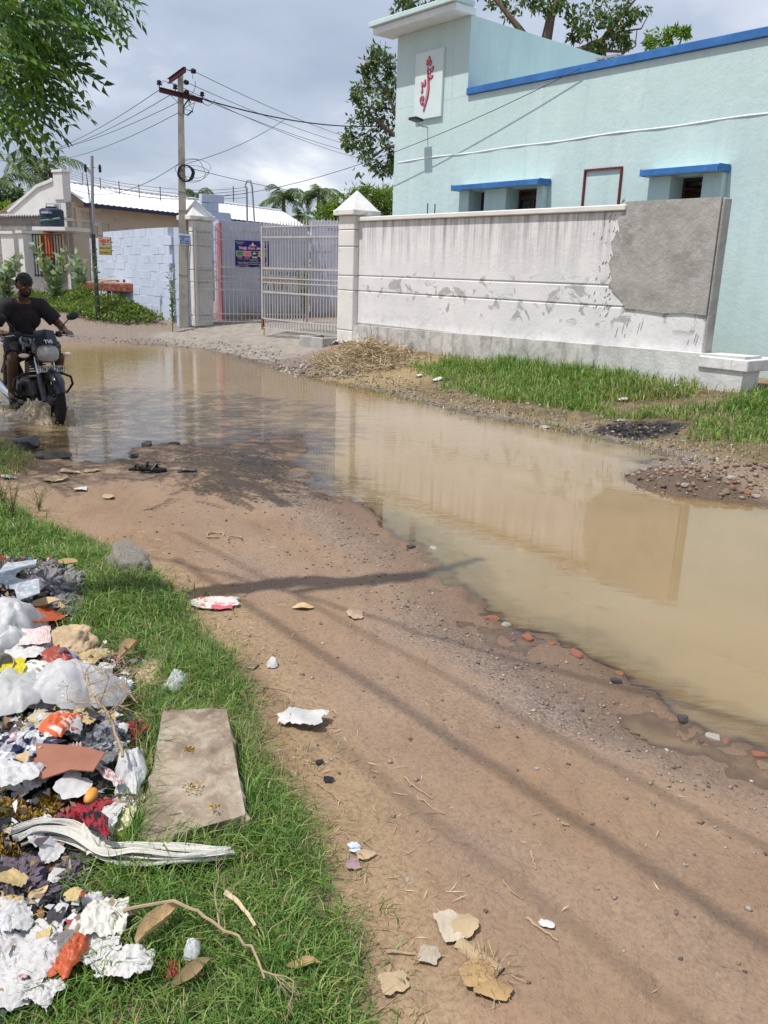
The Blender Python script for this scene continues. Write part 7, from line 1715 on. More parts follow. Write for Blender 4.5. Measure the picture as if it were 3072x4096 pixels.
def dry_leaf(name, label, px, py, w, h, seed, col=(.36, .25, .12), lift=.012, rot=0.0, curl=.4):
    p, sx, sy = metric(px, py, w, h); m = mat('dry_leaf_%d' % (seed % 4), tuple(c * (1 + .14 * (seed % 4 - 1.5)) for c in col), .75, .2, 25, .4, 60); V = []; F = []; n = 14; L = max(sx, sy); wd = min(sx, sy)
    for i in range(n + 1):
        u = i / n; ww = wd * .5 * math.sin(math.pi * min(.98, u * .93 + .05)) ** .8
        for k in range(5): q = (k - 2) / 2; V.append(((u - .5) * L, q * ww, lift + curl * ww * q * q + .10 * L * (u - .4) ** 2 + .004 * math.sin(7 * u + seed)))
    for i in range(n):
        for k in range(4): F.append((i * 5 + k, i * 5 + k + 1, (i + 1) * 5 + k + 1, (i + 1) * 5 + k))
    b = MB(); b.add(V, F); return drop(b, name, label, 'leaf', p, m, rot, True)
def twig(name, label, pts, r, m, lift=.02, side=0, cat='twig'):
    W_ = []
    for i, q in enumerate(pts): p = PG(q[0], q[1]); W_.append(p + np.array([0, 0, lift + (q[2] if len(q) > 2 else 0)]))
    rng = np.random.default_rng(len(label)); b = MB(); o0 = W_[0]; fine = []
    for a_, c_ in zip(W_[:-1], W_[1:]):
        for k in range(4): fine.append(a_ + (c_ - a_) * k / 4 - o0 + rng.normal(0, .0022, 3))
    fine.append(W_[-1] - o0); b.tube(fine, list(np.linspace(r, r * .55, len(fine))), 6)
    def branch(p, d, l, rr, dep):
        q = [p + d * l * u + rng.normal(0, .05 * l, 3) * u for u in (0, .35, .7, 1)]; b.tube(q, [rr, rr * .8, rr * .6, rr * .3], 4, cap=False)
        if dep > 0:
            for _ in range(3): d2 = d + rng.normal(0, .6, 3); d2[2] = abs(d2[2]) * .5; branch(q[rng.integers(1, 4)], d2 / np.linalg.norm(d2), l * .6, rr * .55, dep - 1)
    for _ in range(side): k = rng.integers(len(fine) // 2, len(fine)); d = rng.normal(0, 1, 3); d[2] = abs(d[2]) * .4; branch(fine[k], d / np.linalg.norm(d), .10, r * .55, 3)
    o = b.build(name, m, None, smooth=True); o.location = o0; return tag(o, label, cat)
WP_ = plastic('white_plastic', (.70, .70, .72), .3, .25); CP = plastic('clear_polythene', (.90, .91, .93), .55, .15, .90); OP = plastic('orange_plastic', (.62, .13, .05), .3, .3); RP = plastic('red_wrapper', (.45, .09, .06), .25, .3)
PW = printed('newsprint', (.52, .51, .51), (.22, .22, .24), 230, .22); PWH = printed('white_paper', (.56, .55, .54), (.45, .4, .45), 160, .3); PRD = printed('red_print_paper', (.66, .60, .58), (.5, .12, .14), 130, .9); PBL = printed('blue_print_paper', (.55, .60, .70), (.10, .16, .34), 50, .7, (.16, .22, .40))
M_LINT = mat('grey_lint', (.24, .225, .235), .95, .3, 20, .8, 70, bd=.02); M_PLINT = mat('purple_lint', (.155, .125, .16), .95, .35, 25, .9, 80, bd=.02)
M_TANP = mat('tan_peel', (.42, .31, .19), .7, .25, 12, .4, 40, col2=(.26, .12, .09), thr=(.56, .7)); M_REDC = mat('red_cloth', (.30, .02, .035), .9, .3, 14, .5, 50, col2=(.02, .016, .018), thr=(.5, .56)); M_WCL = mat('white_cloth', (.56, .545, .50), .85, .12, 10, .4, 45, col2=(.48, .45, .38), thr=(.58, .74))
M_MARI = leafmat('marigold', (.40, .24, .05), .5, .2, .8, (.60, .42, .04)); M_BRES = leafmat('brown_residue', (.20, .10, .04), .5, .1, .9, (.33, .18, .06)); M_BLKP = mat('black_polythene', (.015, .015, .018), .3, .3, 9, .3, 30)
M_CARD = mat('brown_board', (.27, .115, .075), .7, .15, 8, .2, 30); M_CBOARD = mat('pale_cardboard', (.38, .285, .18), .85, .15, 10, .25, 40); M_TWIG = mat('dry_twig', (.33, .25, .165), .85, .2, 30, .3)
cr = crumple
# dark torn polythene lying under the rest, bottom layer of the pile
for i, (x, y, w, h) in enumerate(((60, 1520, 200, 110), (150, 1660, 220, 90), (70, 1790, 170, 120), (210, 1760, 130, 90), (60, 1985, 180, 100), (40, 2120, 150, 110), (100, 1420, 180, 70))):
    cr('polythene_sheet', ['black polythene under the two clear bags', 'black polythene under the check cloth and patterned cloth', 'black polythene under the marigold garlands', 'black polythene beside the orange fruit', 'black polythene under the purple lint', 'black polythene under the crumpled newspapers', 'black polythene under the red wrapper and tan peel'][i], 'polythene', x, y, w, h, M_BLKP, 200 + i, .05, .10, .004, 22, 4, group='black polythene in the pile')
# sheet metal with a cut-out
p, sx, sy = metric(48, 1290, 118, 70); b = MB(); out = [(-.5, -.1), (-.5, .45), (.02, .5), (.10, .30), (-.08, .28), (-.16, .18), (-.12, .06), (.05, .0), (.32, -.02), (.5, -.36), (.22, -.5), (.02, -.22)]
b.prism([(x * sx, y * sy) for x, y in out], 0, .004, plane='xy'); o = drop(b, 'metal_sheet', 'bent grey painted sheet metal with a cut-out on the pile', 'metal sheet', p + np.array([0, 0, .075]), mat('blue_grey_sheet', (.26, .29, .33), .55, .2, 18, .3, 40, col2=(.42, .45, .48), thr=(.5, .6)), 0); o.rotation_euler = (.12, -.10, .05)
for i, (x, y, w, h, lab) in enumerate(((95, 1268, 70, 45, 'grey lint lump in the cut-out of the sheet metal'), (146, 1275, 60, 55, 'grey lint lump right of the sheet metal cut-out'), (140, 1315, 55, 35, 'grey lint lump below the dry leaf, at the grass'), (10, 1322, 45, 40, 'grey lint lump under the lower edge of the sheet metal'), (45, 1345, 60, 25, 'flat grey lint lump above the white bag'), (108, 1245, 45, 22, 'dark burnt lint lump at the top of the pile'), (155, 1335, 40, 20, 'small grey lint tuft in the grass'))): lump('lint_lump', lab, 'lint', x, y, w, h, M_LINT, 300 + i, .75, .5, 2.5, .25, 5, .01, 'grey lint lumps', False)
dry_leaf('dry_leaf', 'curled brown leaf at the top of the pile', 148, 1243, 34, 16, 1, lift=.06); dry_leaf('dry_leaf', 'tan leaf pair below the sheet metal', 97, 1333, 38, 26, 2, (.42, .32, .18), .06, .6); dry_leaf('dry_leaf', 'upright tan leaf curled at the grass by the paper cup', 282, 1434, 26, 36, 3, (.40, .29, .16), .05, 1.3, 1.6)
cr('plastic_bag', 'bulging white plastic bag below the sheet metal', 'plastic bag', 30, 1375, 100, 75, WP_, 1, .45, .08, .04, 30, 4.5, .75, True); cr('wrapper', 'red orange torn wrapper beside the bulging white bag', 'wrapper', 91, 1372, 56, 50, OP, 2, .18, .25, .05)
cr('plastic_bag', 'grey clear bag sagging below the bulging white bag', 'plastic bag', 14, 1420, 70, 45, CP, 3, .35, .3, .04, smooth=True); cr('paper_piece', 'printed card piece with red lettering beside the tan peel', 'paper', 82, 1417, 56, 42, PRD, 4, .10, .05, .07, 14, 2, .2)
lump('fruit_peel', 'large tan shrivelled fruit peel on the pile', 'peel', 148, 1420, 90, 66, M_TANP, 5, .7, .35, 2.2, .06, 5, .03)
def cup(name, label, px, py, d, m, lay, rot, m2=None):
    p, sx, sy = metric(px, py, d, d); r_ = sx / 2; b = MB(); M_ = Matrix.Rotation(rot, 4, 'Z') @ Matrix.Rotation(lay, 4, 'Y'); n = 20; V = []; F = []
    for z, q in ((0, .66), (0, .70), (1.7 * r_, .96), (1.72 * r_, 1.02), (1.78 * r_, 1.0), (1.7 * r_, .93), (.05 * r_, .64)):
        for k in range(n): V.append(M_ @ Vector((q * r_ * math.cos(6.2832 * k / n), q * r_ * math.sin(6.2832 * k / n), z)))
    for i in range(6):
        for k in range(n): F.append((i * n + k, i * n + (k + 1) % n, (i + 1) * n + (k + 1) % n, (i + 1) * n + k))
    F.append(tuple(range(n - 1, -1, -1))); F.append(tuple(6 * n + k for k in range(n))); b.add(V, F); o = b.build(name, m, None, smooth=True); o.location = p + np.array([0, 0, .05 + r_ * .55 * abs(math.sin(lay))]); return tag(o, label, 'cup')
cup('paper_cup', 'white paper cup with a blue square, tipped in the grass', 232, 1468, 40, PWH, math.radians(200), .4); cup('paper_cup', 'purple patterned paper cup beside the red wrapper strip', 164, 1462, 38, printed('purple_cup', (.60, .56, .60), (.16, .06, .25), 26, .95, (.35, .08, .10)), math.radians(-55), 1.0); cup('paper_cup', 'soil filled paper cup at the left of the yellow packet', 22, 1468, 36, PWH, math.radians(65), -1.4)
lump('gunny_lump', 'rounded tan gunny lump in the grass right of the paper cup', 'lump', 327, 1460, 60, 52, mat('gunny', (.43, .33, .20), .9, .15, 40, .6, 90), 7, .6, .12, 2, .03, 4, .0)
cr('wrapper', 'long red wrapper strip under the tan peel', 'wrapper', 130, 1464, 84, 30, RP, 8, .2, .2, .06, rot=-.35); cr('tissue', 'white tissue between card piece and yellow packet', 'tissue', 62, 1450, 66, 40, PWH, 9, .2, .25, .05); cr('wrapper', 'bright yellow packet with black stripes', 'packet', 34, 1490, 44, 30, plastic('yellow_plastic', (.68, .58, .03), .2, .3), 10, .2, .15, .07); cr('wrapper', 'white printed end of the yellow packet', 'packet', 78, 1482, 60, 30, printed('yellow_print', (.66, .66, .60), (.1, .1, .08), 40, .8, (.62, .50, .03)), 11, .12, .1, .06)
fluff('flower_waste', 'brown flower waste above the soil filled cup', 'flower waste', 48, 1428, 80, 30, M_BRES, 12, 520, .012, .005); fluff('flower_waste', 'brown flower waste beside the blue printed paper', 'flower waste', 297, 1520, 50, 50, M_BRES, 13, 620, .012, .005, .6); fluff('flower_waste', 'brown flower waste on the yellow packet', 'flower waste', 92, 1478, 34, 18, M_BRES, 14, 260, .010, .004)
cr('plastic_bag', 'large clear polythene bag spread across the pile', 'plastic bag', 168, 1534, 178, 90, CP, 15, .31, .05, .06, 40, 5.0, .75, True); cr('plastic_bag', 'cloudy white polythene bag left of the large clear one', 'plastic bag', 36, 1548, 125, 105, plastic('cloudy_polythene', (.90, .905, .91), .55, .2, .95), 16, .30, .05, .06, 34, 4.0, .6, True)
lump('paper_ball', 'blue and white printed paper ball right of the large clear bag', 'paper', 248, 1506, 64, 48, PBL, 17, .75, .45, 2.6, .22, 4, .02, None, False)
cr('wrapper', 'green wrapper corner left of the yellow packet', 'wrapper', 10, 1503, 28, 22, plastic('green_plastic', (.03, .28, .09), .2, .3), 18, .2, .2, .06); cr('plastic_bag', 'small clear film tuft in the grass right of the gunny lump', 'film', 380, 1490, 36, 46, CP, 19, .4, .4, .02)
cr('paper_piece', 'tan leaf plate scrap between peel and cup', 'leaf plate', 202, 1442, 40, 60, mat('leaf_plate', (.46, .35, .17), .75, .2, 14, .4, 40), 20, .15, .2, .03); cr('paper_piece', 'orange and white scrap below the purple cup', 'paper', 178, 1478, 40, 26, printed('orange_scrap', (.60, .55, .50), (.5, .2, .08), 30, .8, (.55, .24, .07)), 21, .2, .2, .05)
cr('wrapper', 'orange red and white packet under the dry twig', 'packet', 138, 1607, 52, 60, printed('orange_packet', (.60, .13, .05), (.72, .62, .58), 34, .9), 22, .3, .2, .06); cr('leaf_plate', 'pleated dry leaf plate below the large clear bag', 'leaf plate', 186, 1590, 50, 40, mat('leaf_plate', (.46, .35, .17)), 23, .2, .25, .05); cr('leaf_plate', 'pleated dry leaf plate by the red cloth', 'leaf plate', 229, 1581, 42, 26, mat('leaf_plate', (.46, .35, .17)), 24, .2, .25, .04); cr('leaf_plate', 'pale pleated leaf plate under the cloudy bag', 'leaf plate', 92, 1590, 60, 40, mat('leaf_plate_pale', (.40, .34, .24), .8, .2, 14, .4, 40), 25, .2, .25, .03)
lump('cloth', 'navy and white checked cloth bundle', 'cloth', 46, 1645, 110, 84, checks('navy_check', (.02, .022, .06), (.60, .61, .66), 16), 26, .6, .5, 2.2, .28, 5, .02, None, False); lump('cloth', 'grey black patterned cloth bundle below the leaf plates', 'cloth', 222, 1628, 96, 70, checks('grey_pattern', (.05, .05, .06), (.20, .21, .24), 22, (.26, .26, .28)), 27, .6, .5, 2.4, .3, 5, .02, None, False)
lump('cloth', 'grey white stringy rag between the two cloth bundles', 'rag', 118, 1660, 60, 50, checks('stringy_rag', (.30, .27, .26), (.5, .47, .44), 30, (.12, .11, .14)), 28, .55, .5, 3, .35, 5, .01, None, False); lump('cloth', 'crimson and black cloth by the slab corner', 'cloth', 288, 1605, 60, 56, M_REDC, 29, .55, .5, 2.4, .3, 5, .02, None, False)
p, sx, sy = metric(142, 1704, 140, 62); b = MB(); out = [(-.5, .5), (.1, .46), (.5, .30), (.45, -.25), (.15, -.22), (-.15, -.50), (-.40, -.36), (-.44, .02), (-.38, .10)]; b.prism([(x * sx, y * sy) for x, y in out], 0, .004, plane='xy'); o = drop(b, 'brown_board', 'reddish brown torn board below the grey cloth', 'board', p + np.array([0, 0, .085]), M_CARD, 0); o.rotation_euler = (.10, .03, .05)
cr('plastic_bag', 'crisp white bag strip leaning against the slab', 'plastic bag', 283, 1700, 56, 90, WP_, 31, .35, .28, .05, rot=.25)
def sash(name, label, pts, width, m, seed, folds=5, lift=.05, cat='cloth', hk=.18):
    W_ = [PG(q[0], q[1]) + np.array([0, 0, lift + (q[2] if len(q) > 2 else 0)]) for q in pts]; W_ = np.array(W_); o0 = W_[0].copy(); n = 60; V = []; F = []
    t_ = np.linspace(0, len(W_) - 1, n); i0 = np.minimum(t_.astype(int), len(W_) - 2); fr_ = (t_ - i0)[:, None]
    def cr_(k): return W_[np.clip(k, 0, len(W_) - 1)]
    a_, b_, c_, d_ = cr_(i0 - 1), cr_(i0), cr_(i0 + 1), cr_(i0 + 2); path = .5 * ((2 * b_) + (-a_ + c_) * fr_ + (2 * a_ - 5 * b_ + 4 * c_ - d_) * fr_ ** 2 + (-a_ + 3 * b_ - 3 * c_ + d_) * fr_ ** 3)
    m_ = 26
    for i in range(n):
        tg = path[min(i + 1, n - 1)] - path[max(i - 1, 0)]; sd_ = np.array([-tg[1], tg[0], 0]); sd_ /= np.linalg.norm(sd_) + 1e-9; u = i / (n - 1); wd = width * (.55 + .45 * math.sin(math.pi * min(1, u * 1.1 + .05))) * (1 + .2 * math.sin(5 * u + seed)) * (1 + .5 * float(vn(u * 7, seed, .5, 7)))
        for k in range(m_):
            q = k / (m_ - 1) - .5; z = width * hk * (abs(math.sin(q * folds * math.pi + 1.2 * math.sin(3 * u + seed))) + .5 * float(vn(u * 9, q * 7, 0, seed))) * (1 - 1.2 * q * q)
            V.append(path[i] - o0 + sd_ * (q * wd + .12 * width * float(vn(u * 5, 3.3, .5, seed))) + np.array([0, 0, z]))
    for i in range(n - 1):
        for k in range(m_ - 1): F.append((i * m_ + k, i * m_ + k + 1, (i + 1) * m_ + k + 1, (i + 1) * m_ + k))
    o = big(name, np.array(V), np.array(F), m, smooth=True); o.location = o0; return tag(o, label, cat)
PKC = checks('pink_check', (.55, .50, .50), (.34, .17, .18), 45, (.60, .58, .56))
sash('cloth', 'twisted pink and white checked cloth over the brown board', [(165, 1662), (170, 1690), (200, 1700), (225, 1715), (245, 1735), (262, 1752)], .045, PKC, 3, 3, .08, hk=.2); lump('cloth', 'bunched pink and white checked cloth at the slab side', 'cloth', 272, 1752, 66, 66, PKC, 33, .5, .5, 2.4, .3, 5, .02, None, False)
cr('plastic_bag', 'white plastic sheet left of the brown board', 'plastic sheet', 42, 1724, 88, 56, WP_, 34, .25, .25, .06); cr('paper_piece', 'folded white paper above the orange fruit', 'paper', 164, 1745, 54, 46, PWH, 35, .2, .2, .06, 12, 2)
lump('fruit', 'small orange fruit beside the folded white paper', 'fruit', 199, 1760, 25, 27, mat('orange_fruit', (.60, .27, .05), .5, .15, 14, .2, 60), 36, .95, .05, 1.5, .01, 4, .06)
for i, (x, y, w, h, lab) in enumerate(((22, 1775, 75, 70, 'brown gold marigold heap at the left of the white plastic sheet'), (60, 1790, 60, 60, 'brown gold marigold heap in the middle of the garlands'), (14, 1840, 60, 60, 'dark gold marigold heap hanging over the white cloth end'), (100, 1745, 34, 28, 'bright yellow marigold cluster below the brown board'), (120, 1764, 30, 26, 'bright yellow marigold cluster beside the crimson rag'), (92, 1790, 60, 50, 'dried pinkish marigold heap beside the crimson rag'), (130, 1795, 40, 34, 'small golden marigold cluster at the crimson rag'), (40, 1880, 44, 40, 'gold marigold cluster above the purple lint'), (55, 1825, 56, 34, 'brown marigold heap lying on the white cloth'))): fluff('marigold_heap', lab, 'flowers', x, y, w, h, M_MARI, 400 + i, 650, .015, .0065, .7, 'discarded marigold garlands')
lump('cloth', 'crimson and black rag across the middle of the pile', 'cloth', 185, 1788, 116, 62, M_REDC, 37, .4, .5, 2.4, .3, 5, .03, None, False); sash('cloth', 'crimson and black rag strip lying over the white cloth', [(188, 1822), (205, 1842), (222, 1862), (240, 1885)], .04, M_REDC, 5, 3, .10, hk=.3)
cr('paper_piece', 'pale yellow paper at the lower slab corner', 'paper', 268, 1802, 40, 50, printed('yellow_paper', (.62, .56, .36), (.5, .45, .3), 40, .3), 38, .2, .2, .04, 14); cr('paper_piece', 'white printed paper beside the pale yellow paper', 'paper', 237, 1812, 40, 50, PW, 39, .2, .2, .06, 14); cr('wrapper', 'yellow wrapper scrap below the pale yellow paper', 'wrapper', 262, 1832, 30, 24, plastic('yellow_plastic', (.68, .58, .03)), 40, .3, .3, .02)
wc_ = None
for k_ in range(7):
    rs = np.random.default_rng(60 + k_); dy = (k_ - 3) * 5.5
    pts = [(12 + 6 * k_, 1838 + dy * .8, .0), (90, 1834 + dy * .9 + rs.normal(0, 2), .02), (160, 1842 + dy + rs.normal(0, 2), .02 + .006 * (k_ % 2)), (228, 1872 + dy * 1.0 + rs.normal(0, 2), .012), (300, 1888 + dy * 1.15 + rs.normal(0, 3), .015 + .008 * (k_ % 3)), (395, 1890 + dy * 1.0 + rs.normal(0, 3), .02), (462 + rs.normal(0, 8), 1880 + dy * .6, .012), (506 - abs(dy) * 1.2, 1868 + dy * .25, .0)]
    o = sash('pleat', None, pts, .019 + .006 * (k_ % 2), M_WCL, 2 + k_, 2, .03 + .006 * (k_ % 3), None, hk=.45)
    if wc_ is None: wc_ = empty('cloth', o.location.copy()); tag(wc_, 'long pleated white cloth sweeping from the pile into the grass', 'cloth')
    o.location = o.location - wc_.location; o.parent = wc_
cr('cloth', 'loose white cloth fold standing beside the crimson strip', 'cloth', 215, 1842, 60, 70, M_WCL, 42, .35, .35, .05, smooth=True)
for i, (x, y, w, h, lab) in enumerate(((25, 1915, 110, 90, 'large purple grey lint heap below the garlands'), (125, 1892, 110, 70, 'purple grey lint heap below the white cloth'), (90, 1940, 80, 50, 'low purple grey lint heap beside the green net'))): lump('lint_heap', lab, 'lint', x, y, w, h, M_PLINT, 500 + i, .5, .4, 3, .4, 5, .01, 'purple lint heaps', False)
fluff('net_scrap', 'dark green net scrap at the grass edge of the pile', 'net', 145, 1965, 50, 34, leafmat('green_net', (.02, .10, .07), .4, .1, .6), 50, 350, .03, .002, .5); dry_leaf('dry_leaf', 'brown leaf standing in the purple lint', 84, 1915, 20, 18, 5, lift=.06, rot=1.2, curl=.8); dry_leaf('dry_leaf', 'brown leaf lying below the purple lint', 86, 1972, 20, 30, 6, (.26, .16, .08), .05, 1.0)
for nm, lab, x, y, w, h, m_, sd_ in (('newspaper', 'crumpled newspaper under the purple lint', 25, 2012, 80, 44, PW, 51), ('newspaper', 'grey printed paper folded beside the brown leaf', 98, 2056, 62, 44, PW, 52), ('newspaper', 'crumpled newspaper right above the soaked one', 30, 2072, 74, 44, PW, 53), ('newspaper', 'spread crumpled newspaper left of the orange plastic', 78, 2122, 92, 60, PW, 54), ('newspaper', 'soaked newspaper at the bottom of the pile', 30, 2180, 90, 56, PW, 55), ('newspaper', 'torn newspaper corner between the crumpled ones', 20, 2128, 64, 46, PW, 64), ('newspaper', 'narrow twisted newspaper next to the soaked one', 95, 2178, 70, 44, PW, 65), ('cloth', 'creased off-white cloth above the white paper', 232, 2014, 78, 66, M_WCL, 56), ('paper_piece', 'large creased white paper beside the orange plastic', 270, 2118, 104, 56, PWH, 57), ('paper_piece', 'small white paper fold between cloth and newspaper', 180, 2060, 62, 38, PWH, 58), ('paper_piece', 'half crushed white paper touching the orange plastic', 218, 2082, 70, 44, PWH, 66), ('paper_piece', 'pinkish printed scrap above the orange plastic', 165, 2078, 40, 30, PRD, 59)):
    cr(nm, lab, 'paper' if nm != 'cloth' else 'cloth', x, y, w, h, m_, sd_, .2, .34, .03, 28, 3.0, .35)
# many small crushed pieces filling the pile
KIND = [('crushed_paper', 'small crushed white paper in the rubbish pile', 'paper', PWH), ('crushed_paper', 'small crushed newspaper scrap in the rubbish pile', 'paper', PW), ('rag_scrap', 'small dark rag in the rubbish pile', 'rag', mat('dark_rag', (.045, .042, .05), .9, .3, 20, .5, 60)), ('rag_scrap', 'small pinkish checked rag in the rubbish pile', 'rag', PKC), ('leaf_scrap', 'small tan leaf plate piece in the rubbish pile', 'leaf plate', mat('leaf_plate', (.46, .35, .17))), ('film_scrap', 'small clear film piece in the rubbish pile', 'film', CP), ('rag_scrap', 'small grey lint rag in the rubbish pile', 'rag', M_LINT), ('card_scrap', 'small brown card piece in the rubbish pile', 'card', M_CARD), ('film_scrap', 'small white plastic piece in the rubbish pile', 'plastic', WP_)]
rk = np.random.default_rng(808); cnt = 0
TPX = [(0, 1245), (150, 1245), (165, 1330), (130, 1385), (250, 1445), (300, 1475), (250, 1530), (285, 1570), (290, 1700), (268, 1830), (225, 1860), (190, 1940), (270, 2010), (290, 2090), (230, 2150), (110, 2160), (70, 2215), (0, 2215)]
while cnt < 110:
    x, y = rk.uniform(0, 300), rk.uniform(1250, 2210)
    if poly_sdist(np.array([x]), np.array([y]), TPX)[0] > -4: continue
    nm, lab, cat_, m_ = KIND[(0, 0, 1, 1, 2, 2, 3, 4, 5, 6, 6, 7, 8)[rk.integers(13)]]
    q = rk.uniform(18, 40); cr(nm, lab, cat_, x, y, q, q * rk.uniform(.5, .9), m_, 900 + cnt, .2, rk.uniform(.25, .5), rk.uniform(.015, .055), 13, 2.4, .4, group=lab.replace('small ', '').replace(' in the rubbish pile', '') + ' bits'); cnt += 1
cr('wrapper', 'bright orange plastic wrapper among the white papers', 'wrapper', 154, 2112, 48, 70, OP, 60, .3, .3, .05); lump('mud_lump', 'brown earth lump on the creased papers', 'earth', 176, 2030, 50, 44, M_CLOD, 61, .6, .3, 2.5, .12, 4, .03)
dry_leaf('dry_leaf', 'large brown curled leaf leaning on the white paper', 344, 2042, 108, 26, 7, (.27, .16, .06), .05, 1.05, 1.6); dry_leaf('dry_leaf', 'broad dead leaf half sunk in the grass below the twig', 415, 2136, 86, 24, 8, (.30, .22, .12), .035, .9, 1.0); dry_leaf('dry_leaf', 'pale dead leaf in the grass towards the road', 655, 2115, 64, 18, 9, (.36, .27, .16), .035, .2, .8); dry_leaf('dry_leaf', 'green yellow fallen leaf by the white plastic sheet', 52, 1705, 34, 18, 10, (.30, .34, .04), .10, -.6)
cr('wrapper', 'small crimson wrapper sunk in the grass', 'wrapper', 378, 2113, 26, 34, plastic('crimson_plastic', (.33, .02, .03), .2, .3), 62, .4, .3, .02); cr('plastic_bag', 'small clear film scrap in the grass by the twig', 'film', 415, 2088, 30, 30, CP, 63, .5, .4, .04)
twig('twig', 'long bare twig lying from the brown leaf through the grass', [(270, 2015, .03), (380, 2008, .05), (430, 2035, .05), (490, 2075, .05), (545, 2108, .05), (572, 2165, .03)], .0045, M_TWIG, .03, 2); twig('wood_strip', 'pale split wood strip in the grass', [(487, 1976, .03), (520, 2000, .03), (552, 2042, .02)], .007, mat('pale_wood', (.55, .44, .28), .8, .12, 20, .2), .03, cat='stick')
twig('twig', 'dry branching twig lying across the rags', [(272, 1718, .09), (262, 1690, .10), (240, 1644, .12), (205, 1605, .13), (190, 1570, .14)], .0048, M_TWIG, .04, 9); twig('twig', 'thin forked twig over the patterned cloth', [(243, 1648, .12), (262, 1620, .12), (285, 1580, .10)], .0028, M_TWIG, .04, 3); twig('twig', 'dry brushy twig between large bag and slab', [(300, 1560, .04), (275, 1548, .07), (250, 1540, .09)], .003, M_TWIG, .03, 8)
# a mass of small scraps nobody could count
X, Y = scatter(15000, (-2.2, -.3, 1.2, 4.0), lambda X, Y: S(-poly_sdist(X, Y, TRASH) / .08) * 1.0, rng); u_, w_ = project(np.stack([X, Y, .12 + 0 * X], 1)); k_ = (u_ > -40) & (w_ < 2260); X, Y = X[k_], Y[k_]; Z = gz(X, Y)
ax = unit(np.stack([rng.normal(size=len(X)), rng.normal(size=len(X)), rng.normal(.1, .35, len(X))], 1)); V, F, R = leaf_quads(np.stack([X, Y, Z + .05 * rng.random(len(X))], 1), ax, rng.uniform(.012, .05, len(X)), rng.uniform(.008, .028, len(X)), rng, .3)
t = NT('scrap_mix'); a = t.attr('rnd'); xr = t.n('ShaderNodeValToRGB'); xr.color_ramp.interpolation = 'CONSTANT'; els = xr.color_ramp.elements
for i, (pos, col) in enumerate(((0, (.46, .45, .44)), (.16, (.05, .045, .045)), (.34, (.22, .15, .09)), (.54, (.36, .29, .20)), (.64, (.13, .105, .13)), (.78, (.40, .40, .41)), (.87, (.28, .05, .045)), (.90, (.56, .55, .54)), (.97, (.08, .10, .20)))):
    el = els[i] if i < 2 else els.new(pos); el.position = pos; el.color = (*col, 1)
t.l(a, xr.inputs[0]); M_SCRAP = t.done(t.bsdf(xr.outputs[0], .7)); tag(big('rubbish_scraps', V, F, M_SCRAP, attrs=dict(rnd=R)), 'countless small scraps of paper, plastic and leaf in the rubbish pile', 'rubbish', kind='stuff')

# ------------------------------------------------------------------ litter on the road
cr('newspaper', 'red and white printed paper lying at the grass edge on the road', 'paper', 468, 1307, 98, 26, printed('red_ad', (.58, .54, .52), (.5, .10, .13), 28, .95, (.46, .10, .13)), 70, .03, .05, .012, 16, 2, .1, rot=-.1); cr('paper_piece', 'crumpled white paper at the grass edge on the road', 'paper', 655, 1563, 98, 38, PWH, 71, .15, .28, .012, 22, 3, .35, rot=-.25); cr('paper_piece', 'tiny white paper ball on the road edge', 'paper', 588, 1438, 24, 12, PWH, 72, .5, .3, .004, 12)
dry_leaf('dry_leaf', 'flat tan leaf on the road near the pole shadow', 655, 1314, 46, 12, 11, (.38, .29, .19), .006, .1, .3); cr('leaf_net', 'lacy leaf skeleton on the road near the pole shadow', 'leaf', 768, 1328, 36, 26, mat('leaf_lace', (.40, .30, .20), .85, .2, 40, .5, 80), 73, .05, .1, .006, 14)
def ring_(name, label, px, py, w, h, r, m, arc=6.2832, ph=0):
    p, sx, sy = metric(px, py, w, h); b = MB(); b.tube([(sx / 2 * math.cos(a), sy / 2 * math.sin(a), .008 + .004 * math.sin(3 * a)) for a in np.linspace(ph, ph + arc, 28)], r, 6); o = b.build(name, m, None, smooth=True); o.location = p; return tag(o, label, 'string')
ring_('string_loop', 'closed loop of tan string on the dirt road', 465, 1158, 34, 14, .006, M_TWIG); ring_('string_loop', 'open hook of tan string beside the closed loop', 506, 1168, 30, 18, .005, M_TWIG, 4.0, .3)
for i, (x, y, w, h, lab, m_) in enumerate(((175, 1059, 26, 12, 'white flat plate scrap on the shaded road', PWH), (150, 1020, 40, 10, 'pale wet paper on the shaded road by the bank', M_CBOARD), (120, 1040, 46, 16, 'larger pale wet paper beside the bank grass', M_CBOARD), (198, 1017, 30, 9, 'thin pale wet paper towards the spit', M_CBOARD), (408, 1018, 36, 10, 'grey wet rag beyond the black sandals', M_LINT), (20, 1034, 24, 9, 'pale leaf scrap on the bank grass', PWH), (235, 1077, 24, 9, 'small pale scrap on the shaded road towards the sun', M_CBOARD))): cr('paper_scrap', lab, 'scrap', x, y, w, h, m_, 80 + i, .08, .15, .008, 14)
